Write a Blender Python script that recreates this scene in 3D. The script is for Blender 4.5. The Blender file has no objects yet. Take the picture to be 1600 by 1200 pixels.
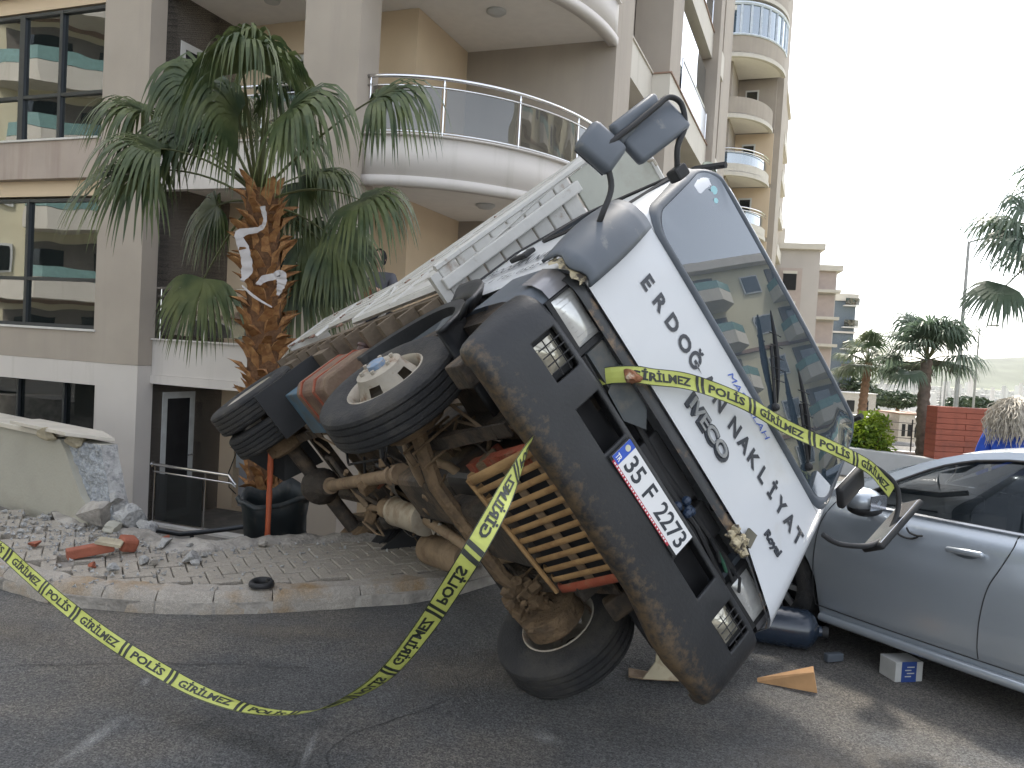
import bpy, bmesh, math, random
from mathutils import Vector, Matrix, Euler, geometry, noise
random.seed(7)
S = bpy.context.scene
COL = S.collection
R = math.radians
PI = math.pi

# ------------------------------------------------------------------ camera
CAMH = 1.76
cam = bpy.data.cameras.new('camera'); cam.sensor_fit = 'HORIZONTAL'; cam.sensor_width = 36
cam.lens = 36*1250/1600; cam.clip_end = 20000; cam.clip_start = 0.05
cob = bpy.data.objects.new('camera', cam); COL.objects.link(cob)
# camera axes in the world: right, up, back (slight roll and downward pitch of a hand-held phone)
_M = ((0.998322, 0.0579027, 0.0), (0.00231, -0.0398341, 0.9992036), (0.0578566, -0.9975272, -0.0399011))
cob.matrix_world = Matrix(((_M[0][0], -_M[0][1], -_M[0][2], 0),
                           (_M[1][0], -_M[1][1], -_M[1][2], 0),
                           (_M[2][0], -_M[2][1], -_M[2][2], CAMH), (0, 0, 0, 1)))
S.camera = cob
# ------------------------------------------------------------------ sky, sun, exposure
SUN_AZ = R(10)      # clockwise from +Y towards +X
SUN_EL = R(55)
w = bpy.data.worlds.new('World'); S.world = w; w.use_nodes = True
nt = w.node_tree; nt.nodes.clear()
sky = nt.nodes.new('ShaderNodeTexSky'); sky.sky_type = 'NISHITA'; sky.sun_disc = False
sky.sun_elevation = SUN_EL; sky.sun_rotation = SUN_AZ
sky.air_density = 1.0; sky.dust_density = 2.0; sky.ozone_density = 1.0
bgn = nt.nodes.new('ShaderNodeBackground'); bgn.inputs[1].default_value = 0.13
wo = nt.nodes.new('ShaderNodeOutputWorld')
hs_ = nt.nodes.new('ShaderNodeHueSaturation'); hs_.inputs['Saturation'].default_value = 0.34
nt.links.new(sky.outputs[0], hs_.inputs['Color']); nt.links.new(hs_.outputs[0], bgn.inputs[0]); nt.links.new(bgn.outputs[0], wo.inputs[0])
sl = bpy.data.lights.new('sun', 'SUN'); sl.energy = 2.0; sl.angle = R(6); sl.color = (1.0, 0.93, 0.82)
so = bpy.data.objects.new('sun', sl); COL.objects.link(so)
sd = Vector((math.sin(SUN_AZ)*math.cos(SUN_EL), math.cos(SUN_AZ)*math.cos(SUN_EL), math.sin(SUN_EL)))
so.rotation_euler = sd.to_track_quat('Z', 'Y').to_euler(); so.location = (0, 0, 60)
S.view_settings.view_transform = 'Standard'; S.view_settings.look = 'None'
S.view_settings.gamma = 1; S.view_settings.exposure = 2.0
S.view_settings.use_curve_mapping = False
S.cycles.max_bounces = 6; S.cycles.diffuse_bounces = 3; S.cycles.glossy_bounces = 3
S.cycles.transmission_bounces = 4; S.cycles.transparent_max_bounces = 12; S.cycles.volume_bounces = 1
S.cycles.volume_step_rate = 10

# ------------------------------------------------------------------ materials
MATS = {}
def mat(name, col, rough=0.7, metal=0.0, var=0.12, scale=6.0, bump=0.0, bscale=40.0, col2=None, dirt=None, dscale=3.0, dth=(0.5, 0.7), spec=0.5, coat=0.0, detail=6, streak=False):
    """procedural paint: base colour mottled by noise, second colour in patches, fine bump"""
    if name in MATS: return MATS[name]
    m = bpy.data.materials.new(name); m.use_nodes = True; t = m.node_tree; N = t.nodes; L = t.links
    b = N['Principled BSDF']; b.inputs['Roughness'].default_value = rough; b.inputs['Metallic'].default_value = metal
    b.inputs['Specular IOR Level'].default_value = spec; b.inputs['Coat Weight'].default_value = coat
    if coat: b.inputs['Coat Roughness'].default_value = 0.06
    tc = N.new('ShaderNodeTexCoord')
    n1 = N.new('ShaderNodeTexNoise'); n1.inputs['Scale'].default_value = scale; n1.inputs['Detail'].default_value = detail
    L.new(tc.outputs['Object'], n1.inputs['Vector'])
    mx = N.new('ShaderNodeMix'); mx.data_type = 'RGBA'
    c = Vector(col[:3]); a = c*(1-var); d = Vector(col2[:3]) if col2 else c*(1+var)
    mx.inputs[6].default_value = (*a, 1); mx.inputs[7].default_value = (*d, 1)
    rp = N.new('ShaderNodeMapRange'); rp.inputs[1].default_value = 0.3; rp.inputs[2].default_value = 0.7
    L.new(n1.outputs['Fac'], rp.inputs[0]); L.new(rp.outputs[0], mx.inputs[0])
    out = mx.outputs[2]
    if dirt:
        n2 = N.new('ShaderNodeTexNoise'); n2.inputs['Scale'].default_value = dscale; n2.inputs['Detail'].default_value = 8; n2.inputs['Roughness'].default_value = 0.65
        if streak:
            mpg = N.new('ShaderNodeMapping'); mpg.inputs['Scale'].default_value = (2.2, 2.2, 0.16); L.new(tc.outputs['Object'], mpg.inputs['Vector']); L.new(mpg.outputs[0], n2.inputs['Vector'])
        else: L.new(tc.outputs['Object'], n2.inputs['Vector'])
        r2 = N.new('ShaderNodeMapRange'); r2.inputs[1].default_value = dth[0]; r2.inputs[2].default_value = dth[1]
        L.new(n2.outputs['Fac'], r2.inputs[0])
        m2 = N.new('ShaderNodeMix'); m2.data_type = 'RGBA'; L.new(r2.outputs[0], m2.inputs[0]); L.new(out, m2.inputs[6])
        m2.inputs[7].default_value = (*dirt[:3], 1); out = m2.outputs[2]
    L.new(out, b.inputs['Base Color'])
    if bump:
        n3 = N.new('ShaderNodeTexNoise'); n3.inputs['Scale'].default_value = bscale; n3.inputs['Detail'].default_value = 5
        L.new(tc.outputs['Object'], n3.inputs['Vector'])
        bp = N.new('ShaderNodeBump'); bp.inputs['Strength'].default_value = bump; bp.inputs['Distance'].default_value = 0.02
        L.new(n3.outputs['Fac'], bp.inputs['Height']); L.new(bp.outputs[0], b.inputs['Normal'])
    MATS[name] = m; return m

def glass_mat(name, tint, refl=0.3, rough=0.02, through=0.3, bend=0.0, bscale=1.5):
    """window glass: mirror of the surroundings over a tinted, partly see-through body"""
    if name in MATS: return MATS[name]
    m = bpy.data.materials.new(name); m.use_nodes = True; t = m.node_tree; N = t.nodes; L = t.links
    N.clear(); o = N.new('ShaderNodeOutputMaterial')
    g = N.new('ShaderNodeBsdfGlossy'); g.inputs['Roughness'].default_value = rough; g.inputs['Color'].default_value = (0.9, 0.93, 0.95, 1)
    d = N.new('ShaderNodeBsdfDiffuse'); d.inputs['Color'].default_value = (*tint, 1)
    tr = N.new('ShaderNodeBsdfTransparent'); tr.inputs['Color'].default_value = (0.55, 0.57, 0.58, 1)
    m1 = N.new('ShaderNodeMixShader'); m1.inputs[0].default_value = through
    L.new(d.outputs[0], m1.inputs[1]); L.new(tr.outputs[0], m1.inputs[2])
    fr = N.new('ShaderNodeLayerWeight'); fr.inputs['Blend'].default_value = 0.5
    pw = N.new('ShaderNodeMath'); pw.operation = 'POWER'; pw.inputs[1].default_value = 4.0; L.new(fr.outputs['Facing'], pw.inputs[0])
    ad = N.new('ShaderNodeMath'); ad.operation = 'MULTIPLY_ADD'; ad.use_clamp = True; ad.inputs[1].default_value = 0.9; ad.inputs[2].default_value = refl+0.04
    L.new(pw.outputs[0], ad.inputs[0])
    m2 = N.new('ShaderNodeMixShader'); L.new(ad.outputs[0], m2.inputs[0]); L.new(m1.outputs[0], m2.inputs[1]); L.new(g.outputs[0], m2.inputs[2])
    if bend:
        tc = N.new('ShaderNodeTexCoord'); n3 = N.new('ShaderNodeTexNoise'); n3.inputs['Scale'].default_value = bscale; n3.inputs['Detail'].default_value = 1
        L.new(tc.outputs['Object'], n3.inputs['Vector'])
        bp = N.new('ShaderNodeBump'); bp.inputs['Strength'].default_value = bend; bp.inputs['Distance'].default_value = 0.1
        L.new(n3.outputs['Fac'], bp.inputs['Height']); L.new(bp.outputs[0], g.inputs['Normal'])
    L.new(m2.outputs[0], o.inputs[0]); MATS[name] = m; return m

def leaf_mat(name, c1, c2, trans=0.35, scale=2.5):
    if name in MATS: return MATS[name]
    m = bpy.data.materials.new(name); m.use_nodes = True; t = m.node_tree; N = t.nodes; L = t.links
    b = N['Principled BSDF']; b.inputs['Roughness'].default_value = 0.45; o = N['Material Output']
    tc = N.new('ShaderNodeTexCoord'); n1 = N.new('ShaderNodeTexNoise'); n1.inputs['Scale'].default_value = scale; n1.inputs['Detail'].default_value = 3
    L.new(tc.outputs['Object'], n1.inputs['Vector'])
    mx = N.new('ShaderNodeMix'); mx.data_type = 'RGBA'; mx.inputs[6].default_value = (*c1, 1); mx.inputs[7].default_value = (*c2, 1)
    rp = N.new('ShaderNodeMapRange'); rp.inputs[1].default_value = 0.35; rp.inputs[2].default_value = 0.65
    L.new(n1.outputs['Fac'], rp.inputs[0]); L.new(rp.outputs[0], mx.inputs[0]); L.new(mx.outputs[2], b.inputs['Base Color'])
    tl = N.new('ShaderNodeBsdfTranslucent'); L.new(mx.outputs[2], tl.inputs[0])
    ms = N.new('ShaderNodeMixShader'); ms.inputs[0].default_value = trans
    L.new(b.outputs[0], ms.inputs[1]); L.new(tl.outputs[0], ms.inputs[2]); L.new(ms.outputs[0], o.inputs[0])
    MATS[name] = m; return m

# ------------------------------------------------------------------ mesh helpers
class MB:
    def __init__(s): s.v = []; s.f = []; s.m = []; s.cur = 0
    def add(s, vs, fs):
        k = len(s.v); s.v += [tuple(v) for v in vs]; s.f += [tuple(i+k for i in f) for f in fs]; s.m += [s.cur]*len(fs); return s
    def box(s, x0, x1, y0, y1, z0, z1, T=None):
        vs = [Vector((x, y, z)) for x in (x0, x1) for y in (y0, y1) for z in (z0, z1)]
        if T is not None: vs = [T @ v for v in vs]
        return s.add(vs, [(0,1,3,2), (4,6,7,5), (0,4,5,1), (2,3,7,6), (0,2,6,4), (1,5,7,3)])
    def bbox(s, x0, x1, y0, y1, z0, z1, b=0.01, T=None):
        """box with chamfered edges"""
        bm = bmesh.new(); bmesh.ops.create_cube(bm, size=1)
        for v in bm.verts:
            v.co = Vector(((x0+x1)/2+v.co.x*(x1-x0), (y0+y1)/2+v.co.y*(y1-y0), (z0+z1)/2+v.co.z*(z1-z0)))
        bmesh.ops.bevel(bm, geom=list(bm.edges), offset=b, segments=2, affect='EDGES', profile=0.5)
        vs = [v.co.copy() for v in bm.verts]; bm.verts.index_update()
        if T is not None: vs = [T @ v for v in vs]
        s.add(vs, [tuple(v.index for v in f.verts) for f in bm.faces]); bm.free(); return s
    def tube(s, pts, r, n=8, caps=True, flat=None):
        pts = [Vector(p) for p in pts]; rs = r if isinstance(r, (list, tuple)) else [r]*len(pts)
        vs = []; up = Vector((0, 0, 1)); prev = None
        for i, p in enumerate(pts):
            d = (pts[min(i+1, len(pts)-1)]-pts[max(i-1, 0)]).normalized()
            if prev is None:
                a = d.cross(up)
                if a.length < 0.05: a = d.cross(Vector((1, 0, 0)))
                a.normalize()
            else:
                a = prev-d*prev.dot(d)
                if a.length < 1e-5: a = d.orthogonal()
                a.normalize()
            prev = a; b = d.cross(a)
            for k in range(n):
                t = 2*PI*k/n; vs.append(p+(a*math.cos(t)+b*math.sin(t)*(flat or 1))*rs[i])
        fs = [(i*n+k, i*n+(k+1) % n, (i+1)*n+(k+1) % n, (i+1)*n+k) for i in range(len(pts)-1) for k in range(n)]
        if caps: fs += [tuple(range(n-1, -1, -1)), tuple((len(pts)-1)*n+k for k in range(n))]
        return s.add(vs, fs)
    def lathe(s, prof, origin=(0,0,0), axis=(0,1,0), n=32, skip=None, a0=0, a1=2*PI):
        """prof: (distance along axis, radius)"""
        ax = Vector(axis).normalized(); u = ax.orthogonal().normalized()
        if abs(ax.y) > 0.99: u = Vector((1, 0, 0))
        w_ = ax.cross(u); o = Vector(origin); full = abs(a1-a0-2*PI) < 1e-6; m = n if full else n+1
        vs = []
        for (h, r) in prof:
            for k in range(m):
                t = a0+(a1-a0)*k/n; vs.append(o+ax*h+(u*math.cos(t)+w_*math.sin(t))*r)
        fs = []
        for i in range(len(prof)-1):
            for k in range(n):
                if skip and skip(i, k): continue
                fs.append((i*m+k, i*m+(k+1) % m, (i+1)*m+(k+1) % m, (i+1)*m+k))
        return s.add(vs, fs)
    def prism(s, poly, z0, z1, T=None):
        """2D polygon (x,y) extruded along z"""
        n = len(poly); vs = [Vector((p[0], p[1], z0)) for p in poly]+[Vector((p[0], p[1], z1)) for p in poly]
        if T is not None: vs = [T @ v for v in vs]
        tri = geometry.tessellate_polygon([[Vector((p[0], p[1], 0)) for p in poly]])
        fs = [tuple(t) for t in tri]+[tuple(i+n for i in t) for t in tri]+[(i, (i+1) % n, (i+1) % n+n, i+n) for i in range(n)]
        return s.add(vs, fs)
    def grid(s, fn, nu, nv, skip=None, flip=False):
        vs = [fn(i/nu, j/nv) for i in range(nu+1) for j in range(nv+1)]
        fs = [(i*(nv+1)+j, (i+1)*(nv+1)+j, (i+1)*(nv+1)+j+1, i*(nv+1)+j+1) for i in range(nu) for j in range(nv) if not (skip and skip(i, j))]
        if flip: fs = [f[::-1] for f in fs]
        return s.add(vs, fs)
    def sphere(s, c, r, nu=12, nv=8, sc=(1,1,1), jit=0):
        c = Vector(c); vs = []
        for j in range(nv+1):
            for i in range(nu):
                a = 2*PI*i/nu; b = PI*j/nv-PI/2
                q = Vector((math.cos(b)*math.cos(a)*sc[0], math.cos(b)*math.sin(a)*sc[1], math.sin(b)*sc[2]))*r
                if jit and 0 < j < nv: q *= 1+random.uniform(-jit, jit)
                vs.append(c+q)
        return s.add(vs, [(j*nu+i, j*nu+(i+1) % nu, (j+1)*nu+(i+1) % nu, (j+1)*nu+i) for j in range(nv) for i in range(nu)])
    def build(s, name, mats, parent=None, smooth=False, bevel=0, recalc=True, auto=None, solid=0, subd=0):
        me = bpy.data.meshes.new(name); me.from_pydata(s.v, [], s.f)
        if not isinstance(mats, (list, tuple)): mats = [mats]
        for m in mats: me.materials.append(m)
        me.polygons.foreach_set('material_index', s.m)
        if recalc or smooth:
            bm = bmesh.new(); bm.from_mesh(me)
            if recalc:
                bmesh.ops.remove_doubles(bm, verts=bm.verts, dist=1e-5)
                bmesh.ops.recalc_face_normals(bm, faces=bm.faces)
            if auto is not None:
                for e in bm.edges:
                    if len(e.link_faces) == 2 and e.calc_face_angle(0) > R(auto): e.smooth = False
            bm.to_mesh(me); bm.free()
        if smooth or auto is not None: me.polygons.foreach_set('use_smooth', [True]*len(me.polygons))
        me.update()
        o = bpy.data.objects.new(name, me); COL.objects.link(o)
        if parent is not None: o.parent = parent
        if subd: md = o.modifiers.new('sub', 'SUBSURF'); md.levels = subd; md.render_levels = subd
        if solid: md = o.modifiers.new('solid', 'SOLIDIFY'); md.thickness = solid; md.offset = 0
        if bevel: md = o.modifiers.new('bevel', 'BEVEL'); md.width = bevel; md.segments = 2; md.limit_method = 'ANGLE'
        return o

def tag(o, label=None, cat=None, group=None, kind=None):
    if label: o['label'] = label
    if cat: o['category'] = cat
    if group: o['group'] = group
    if kind: o['kind'] = kind
    return o
def thing(name, label, cat, loc=(0,0,0), rz=0, group=None):
    o = bpy.data.objects.new(name, None); o.empty_display_size = 0.2; COL.objects.link(o)
    o.location = loc; o.rotation_euler = (0, 0, rz); return tag(o, label, cat, group)
def inst(o, parent, M4=None, name=None):
    c = o.copy(); COL.objects.link(c); c.parent = parent
    if M4 is not None: c.matrix_local = M4
    return c
def TR(loc=(0,0,0), rot=(0,0,0), sc=(1,1,1)):
    return Matrix.Translation(loc) @ Euler(rot).to_matrix().to_4x4() @ Matrix.Diagonal((*sc, 1))

FONT = None
def text_mesh(txt, size, off=0.0, ext=0.0, spacing=1.0, shear=0.0, align='LEFT', res=3):
    """returns (verts, faces) of a line of lettering in the XY plane, baseline on y=0"""
    cu = bpy.data.curves.new('lettering', 'FONT'); cu.body = txt; cu.size = size; cu.offset = off; cu.extrude = ext
    cu.space_character = spacing; cu.shear = shear; cu.align_x = align; cu.resolution_u = res
    ob = bpy.data.objects.new('lettering', cu); COL.objects.link(ob)
    dg = bpy.context.evaluated_depsgraph_get(); ev = ob.evaluated_get(dg); me = bpy.data.meshes.new_from_object(ev)
    vs = [v.co.copy() for v in me.vertices]; fs = [tuple(p.vertices) for p in me.polygons]
    bpy.data.objects.remove(ob); bpy.data.curves.remove(cu); bpy.data.meshes.remove(me)
    return vs, fs
def text_fit(txt, width, height, **k):
    """lettering scaled to a given width and cap height"""
    vs, fs = text_mesh(txt, 1.0, **k)
    x0 = min(v.x for v in vs); x1 = max(v.x for v in vs); cap = 0.73
    return [Vector(((v.x-x0)/(x1-x0)*width, v.y/cap*height, v.z)) for v in vs], fs

# ------------------------------------------------------------------ palette
M_mauve = mat('mauve_render', (0.395, 0.345, 0.29), 0.9, var=0.07, scale=1.2, bump=0.15, bscale=120, dirt=(0.345, 0.30, 0.26), dscale=0.9, dth=(0.5, 0.78), streak=True)
M_mauve2 = mat('pinkish_band_render', (0.42, 0.35, 0.30), 0.9, var=0.09, scale=1.5, bump=0.15, bscale=120, dirt=(0.30, 0.23, 0.19), dscale=1.4, dth=(0.5, 0.75), streak=True)
M_cream = mat('cream_render', (0.60, 0.56, 0.49), 0.85, var=0.05, scale=1.0, bump=0.1, bscale=120, dirt=(0.46, 0.42, 0.35), dscale=1.1, dth=(0.55, 0.78), streak=True)
M_white = mat('white_render', (0.60, 0.56, 0.52), 0.85, var=0.05, scale=1.0, bump=0.1, bscale=120, dirt=(0.47, 0.44, 0.39), dscale=1.3, dth=(0.55, 0.78), streak=True)
M_yellow = mat('ochre_wall_paint', (0.68, 0.54, 0.38), 0.85, var=0.05, scale=1.2, bump=0.1)
M_ceil = mat('ceiling_paint', (0.80, 0.76, 0.70), 0.9, var=0.03)
M_chrome = mat('chrome_tube', (0.72, 0.72, 0.73), 0.16, 1.0, var=0.05)
M_frame = mat('white_window_frame', (0.62, 0.62, 0.60), 0.4, var=0.04)
M_alu = mat('dark_aluminium_frame', (0.045, 0.05, 0.055), 0.4, 0.3, var=0.1)
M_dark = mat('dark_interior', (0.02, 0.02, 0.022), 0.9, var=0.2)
M_sill = mat('marble_sill', (0.62, 0.60, 0.57), 0.5, var=0.08)
M_gwin = glass_mat('window_glass', (0.015, 0.02, 0.02), 0.17, 0.0, 0.35, bend=0.06, bscale=0.9)
M_gdark = glass_mat('dark_window_glass', (0.015, 0.018, 0.018), 0.03, 0.02, 0.4)
M_gbal = glass_mat('balcony_glass', (0.075, 0.07, 0.06), 0.05, 0.01, 0.42, bend=0.12, bscale=1.3)
M_gblue = glass_mat('blue_balcony_glass', (0.05, 0.11, 0.17), 0.25, 0.02, 0.2)
M_terra = mat('terracotta_coping', (0.30, 0.20, 0.15), 0.8, var=0.15)
M_lampglass = mat('lamp_diffuser', (0.5, 0.5, 0.48), 0.4, var=0.05)
M_asphalt = mat('asphalt', (0.080, 0.080, 0.079), 0.85, var=0.32, scale=1.3, bump=0.6, bscale=90, dirt=(0.125, 0.113, 0.097), dscale=0.55, dth=(0.46, 0.60), detail=12)
M_paver = mat('concrete_paver', (0.34, 0.305, 0.255), 0.9, var=0.15, scale=9, bump=0.4, bscale=60, dirt=(0.25, 0.225, 0.19), dscale=4, dth=(0.5, 0.7))
M_kerb = mat('kerb_concrete', (0.33, 0.30, 0.26), 0.9, var=0.12, scale=5, bump=0.5, bscale=35, dirt=(0.25, 0.17, 0.09), dscale=2.5, dth=(0.5, 0.68))
M_dust = mat('plaster_dust', (0.38, 0.35, 0.31), 0.95, var=0.2, scale=9, bump=0.8, bscale=45, dirt=(0.19, 0.175, 0.155), dscale=3, dth=(0.45, 0.65))
M_conc = mat('broken_concrete', (0.36, 0.355, 0.34), 0.95, var=0.2, scale=16, bump=1.0, bscale=40, dirt=(0.22, 0.22, 0.22), dscale=14, dth=(0.5, 0.62))
M_brickred = mat('red_clay', (0.30, 0.095, 0.055), 0.85, var=0.15, scale=8, bump=0.4)
M_gwall = mat('garden_wall_paint', (0.36, 0.345, 0.29), 0.9, var=0.08, scale=2, bump=0.2, dirt=(0.29, 0.27, 0.22), dscale=2, dth=(0.5, 0.8))
M_marble = mat('marble_coping', (0.50, 0.46, 0.39), 0.55, var=0.12, scale=5)

M_paint = mat('truck_white_paint', (0.57, 0.585, 0.60), 0.38, var=0.03, scale=3, dirt=(0.50, 0.49, 0.46), dscale=2.5, dth=(0.6, 0.85), coat=0.3)
M_bedp = mat('bed_grey_paint', (0.46, 0.45, 0.42), 0.6, var=0.08, scale=5, bump=0.15, bscale=30, dirt=(0.20, 0.13, 0.08), dscale=6, dth=(0.60, 0.74))
M_bumper = mat('bumper_plastic', (0.019, 0.020, 0.022), 0.5, var=0.18, scale=4, bump=0.1, bscale=60)
M_greyp = mat('grey_plastic', (0.085, 0.098, 0.115), 0.5, var=0.12, scale=5, dirt=(0.20, 0.20, 0.19), dscale=7, dth=(0.62, 0.75))
M_black = mat('black_rubber', (0.017, 0.017, 0.018), 0.65, var=0.2, scale=6)
M_tyre = mat('tyre_rubber', (0.024, 0.024, 0.025), 0.85, var=0.2, scale=5, bump=0.35, bscale=90, dirt=(0.055, 0.05, 0.043), dscale=5, dth=(0.48, 0.72))
M_rim = mat('painted_wheel_rim', (0.33, 0.295, 0.24), 0.6, var=0.15, scale=10, bump=0.2, dirt=(0.16, 0.09, 0.05), dscale=9, dth=(0.55, 0.68))
M_chassis = mat('dirty_chassis', (0.045, 0.036, 0.028), 0.8, var=0.3, scale=8, bump=0.5, bscale=40, dirt=(0.13, 0.09, 0.055), dscale=5, dth=(0.48, 0.7))
M_mud = mat('dried_mud', (0.165, 0.11, 0.062), 0.9, var=0.25, scale=12, bump=0.8, bscale=40, dirt=(0.10, 0.07, 0.045), dscale=7, dth=(0.5, 0.68))
M_tan = mat('tan_pipe', (0.24, 0.17, 0.105), 0.75, var=0.18, scale=9, bump=0.3, dirt=(0.14, 0.085, 0.05), dscale=7, dth=(0.52, 0.7))
M_muff = mat('muffler_steel', (0.36, 0.31, 0.235), 0.6, 0.2, var=0.15, scale=7, dirt=(0.20, 0.13, 0.08), dscale=6, dth=(0.5, 0.7))
M_guard = mat('ochre_guard_paint', (0.33, 0.20, 0.085), 0.7, var=0.2, scale=9, bump=0.3, dirt=(0.22, 0.12, 0.05), dscale=8, dth=(0.5, 0.7))
M_redp = mat('red_oxide_paint', (0.30, 0.07, 0.035), 0.7, var=0.2, scale=9, bump=0.3, dirt=(0.20, 0.12, 0.07), dscale=9, dth=(0.5, 0.66))
M_tank = mat('rusty_tank', (0.15, 0.085, 0.06), 0.7, var=0.3, scale=6, bump=0.3, dirt=(0.19, 0.13, 0.085), dscale=4, dth=(0.45, 0.65))
M_beam = mat('bed_underside', (0.15, 0.115, 0.08), 0.85, var=0.2, scale=6, bump=0.3, dirt=(0.08, 0.055, 0.04), dscale=5, dth=(0.5, 0.7))
M_ws = glass_mat('windscreen_glass', (0.035, 0.05, 0.065), 0.09, 0.0, 0.0)
M_letter = mat('black_lettering', (0.03, 0.035, 0.045), 0.5, var=0.05)
M_blue = mat('blue_lettering', (0.03, 0.09, 0.42), 0.5, var=0.05)
M_badge = mat('badge_silver', (0.28, 0.29, 0.30), 0.4, 0.4, var=0.08)
M_plate = mat('plate_white', (0.72, 0.72, 0.72), 0.4, var=0.03)
M_redtxt = mat('plate_red_strip', (0.42, 0.03, 0.05), 0.5, var=0.1)
M_lens = mat('headlamp_glass', (0.55, 0.55, 0.53), 0.18, 0.35, var=0.35, scale=5, spec=0.8, coat=0.6)
M_amber = mat('smoked_signal_lens', (0.22, 0.215, 0.225), 0.25, 0.1, var=0.15, scale=9, coat=0.5)
M_tapey = mat('tape_yellow', (0.43, 0.465, 0.115), 0.5, var=0.08, scale=20, spec=0.4)
M_tapek = mat('tape_black', (0.02, 0.024, 0.02), 0.5, var=0.1)
M_orange = mat('orange_strap', (0.40, 0.085, 0.03), 0.6, var=0.12, scale=12)
M_palm = leaf_mat('palm_leaf', (0.042, 0.070, 0.028), (0.130, 0.155, 0.058), 0.28, 3.2)
M_petiole = mat('palm_stalk', (0.085, 0.095, 0.035), 0.6, var=0.2)
M_boot = mat('palm_leaf_base', (0.30, 0.12, 0.042), 0.8, var=0.3, scale=11, bump=0.5, bscale=50, col2=(0.50, 0.28, 0.11), dirt=(0.13, 0.06, 0.025), dscale=9, dth=(0.5, 0.65))
M_fibre = mat('palm_fibre', (0.13, 0.065, 0.03), 0.95, var=0.3, scale=30, bump=0.8)
M_film = mat('torn_white_film', (0.46, 0.43, 0.42), 0.4, var=0.08)
M_carp = mat('car_silver_paint', (0.42, 0.46, 0.50), 0.27, 0.55, var=0.02, scale=2, coat=0.7)
M_cglass = glass_mat('car_glass', (0.012, 0.016, 0.018), 0.06, 0.0, 0.35)
M_wood = mat('raw_wood', (0.42, 0.24, 0.11), 0.8, var=0.2, scale=9)
M_skin = mat('skin', (0.50, 0.30, 0.22), 0.55, var=0.05)
M_jacket = mat('blue_jacket_cloth', (0.02, 0.08, 0.46), 0.7, var=0.2, scale=7, bump=0.3, bscale=18)
M_trous = mat('dark_trousers', (0.03, 0.03, 0.04), 0.85, var=0.2)
M_hair = mat('grey_hair', (0.42, 0.38, 0.31), 0.6, var=0.3, scale=25, col2=(0.58, 0.53, 0.45))
M_grass = leaf_mat('grass_blades', (0.06, 0.11, 0.03), (0.12, 0.17, 0.05), 0.3, 2.0)
M_bush = leaf_mat('bush_leaves', (0.09, 0.17, 0.02), (0.24, 0.32, 0.03), 0.5, 3.0)
M_pine = leaf_mat('pine_needles', (0.030, 0.050, 0.025), (0.06, 0.085, 0.04), 0.1, 0.4)
M_bark = mat('grey_palm_trunk', (0.16, 0.135, 0.11), 0.9, var=0.3, scale=14, bump=0.6)
M_bark2 = mat('reddish_palm_trunk', (0.26, 0.15, 0.09), 0.9, var=0.3, scale=14, bump=0.6)

def mud_mix(m, zc=0.42, zh=0.10):
    """spattered dried mud thrown up on the lower edge of a truck part"""
    t = m.node_tree; N = t.nodes; L = t.links; b = N['Principled BSDF']; src = b.inputs['Base Color'].links[0].from_socket
    tc = N.new('ShaderNodeTexCoord'); sx = N.new('ShaderNodeSeparateXYZ'); L.new(tc.outputs['Object'], sx.inputs[0])
    n = N.new('ShaderNodeTexNoise'); n.inputs['Scale'].default_value = 26; n.inputs['Detail'].default_value = 12; n.inputs['Roughness'].default_value = 0.7
    L.new(tc.outputs['Object'], n.inputs['Vector'])
    a = N.new('ShaderNodeMath'); a.operation = 'MULTIPLY_ADD'; a.inputs[1].default_value = 0.55; L.new(n.outputs['Fac'], a.inputs[0])
    g = N.new('ShaderNodeMath'); g.operation = 'MULTIPLY'; g.inputs[1].default_value = -1.0; L.new(sx.outputs[2], g.inputs[0]); L.new(g.outputs[0], a.inputs[2])
    r = N.new('ShaderNodeMapRange'); r.inputs[1].default_value = -zc+0.275-zh; r.inputs[2].default_value = -zc+0.275+zh; r.inputs[4].default_value = 0.85; L.new(a.outputs[0], r.inputs[0])
    mx = N.new('ShaderNodeMix'); mx.data_type = 'RGBA'; L.new(r.outputs[0], mx.inputs[0]); L.new(src, mx.inputs[6]); mx.inputs[7].default_value = (0.115, 0.078, 0.042, 1)
    L.new(mx.outputs[2], b.inputs['Base Color'])
mud_mix(M_bumper, 0.362, 0.06)

# ================================================================== SETTING
ROT = R(-20.74); BO = (-5.486, 11.700, 0)
def uvw(u, v, z=0):
    c, s_ = math.cos(ROT), math.sin(ROT)
    return Vector((BO[0]+u*c-v*s_, BO[1]+u*s_+v*c, z))
KERB = [(-14.5, 9.45), (-9.0, 7.35), (-5.6, 6.10), (-4.2, 5.58), (-3.31, 5.23), (-2.72, 4.96), (-2.31, 4.93), (-1.92, 4.95), (-1.55, 5.03), (-1.30, 5.13), (-0.62, 5.40), (-0.30, 5.66), (0.0, 6.05), (0.35, 6.8), (2.2, 11.7), (5.7, 21.0)]
INNER = [(-15.2, 11.2), (-9.6, 9.1), (-6.2, 7.8), (-4.6, 7.15), (-3.9, 6.85), (-3.42, 6.75), (-3.05, 6.52), (-2.57, 6.22), (-2.25, 6.27), (-1.9, 6.47), (-1.55, 6.62), (-1.23, 6.74), (-0.75, 6.84), (-0.50, 7.1), (-0.35, 7.6), (1.3, 12.0), (4.8, 21.4)]
# road: one sheet, its inner edge on the kerb line
poly = [Vector((x, y, 0)) for x, y in KERB]+[Vector(p) for p in ((30, 21, 0), (60, 21, 0), (60, -30, 0), (-60, -30, 0), (-60, 26, 0))]
mb = MB(); mb.add(poly, [tuple(t) for t in geometry.tessellate_polygon([poly])])
road = mb.build('road', M_asphalt); tag(road, 'worn grey asphalt road at the street corner', kind='structure')
for o_ in road.data.polygons:
    if o_.normal.z < 0: o_.flip()
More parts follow.
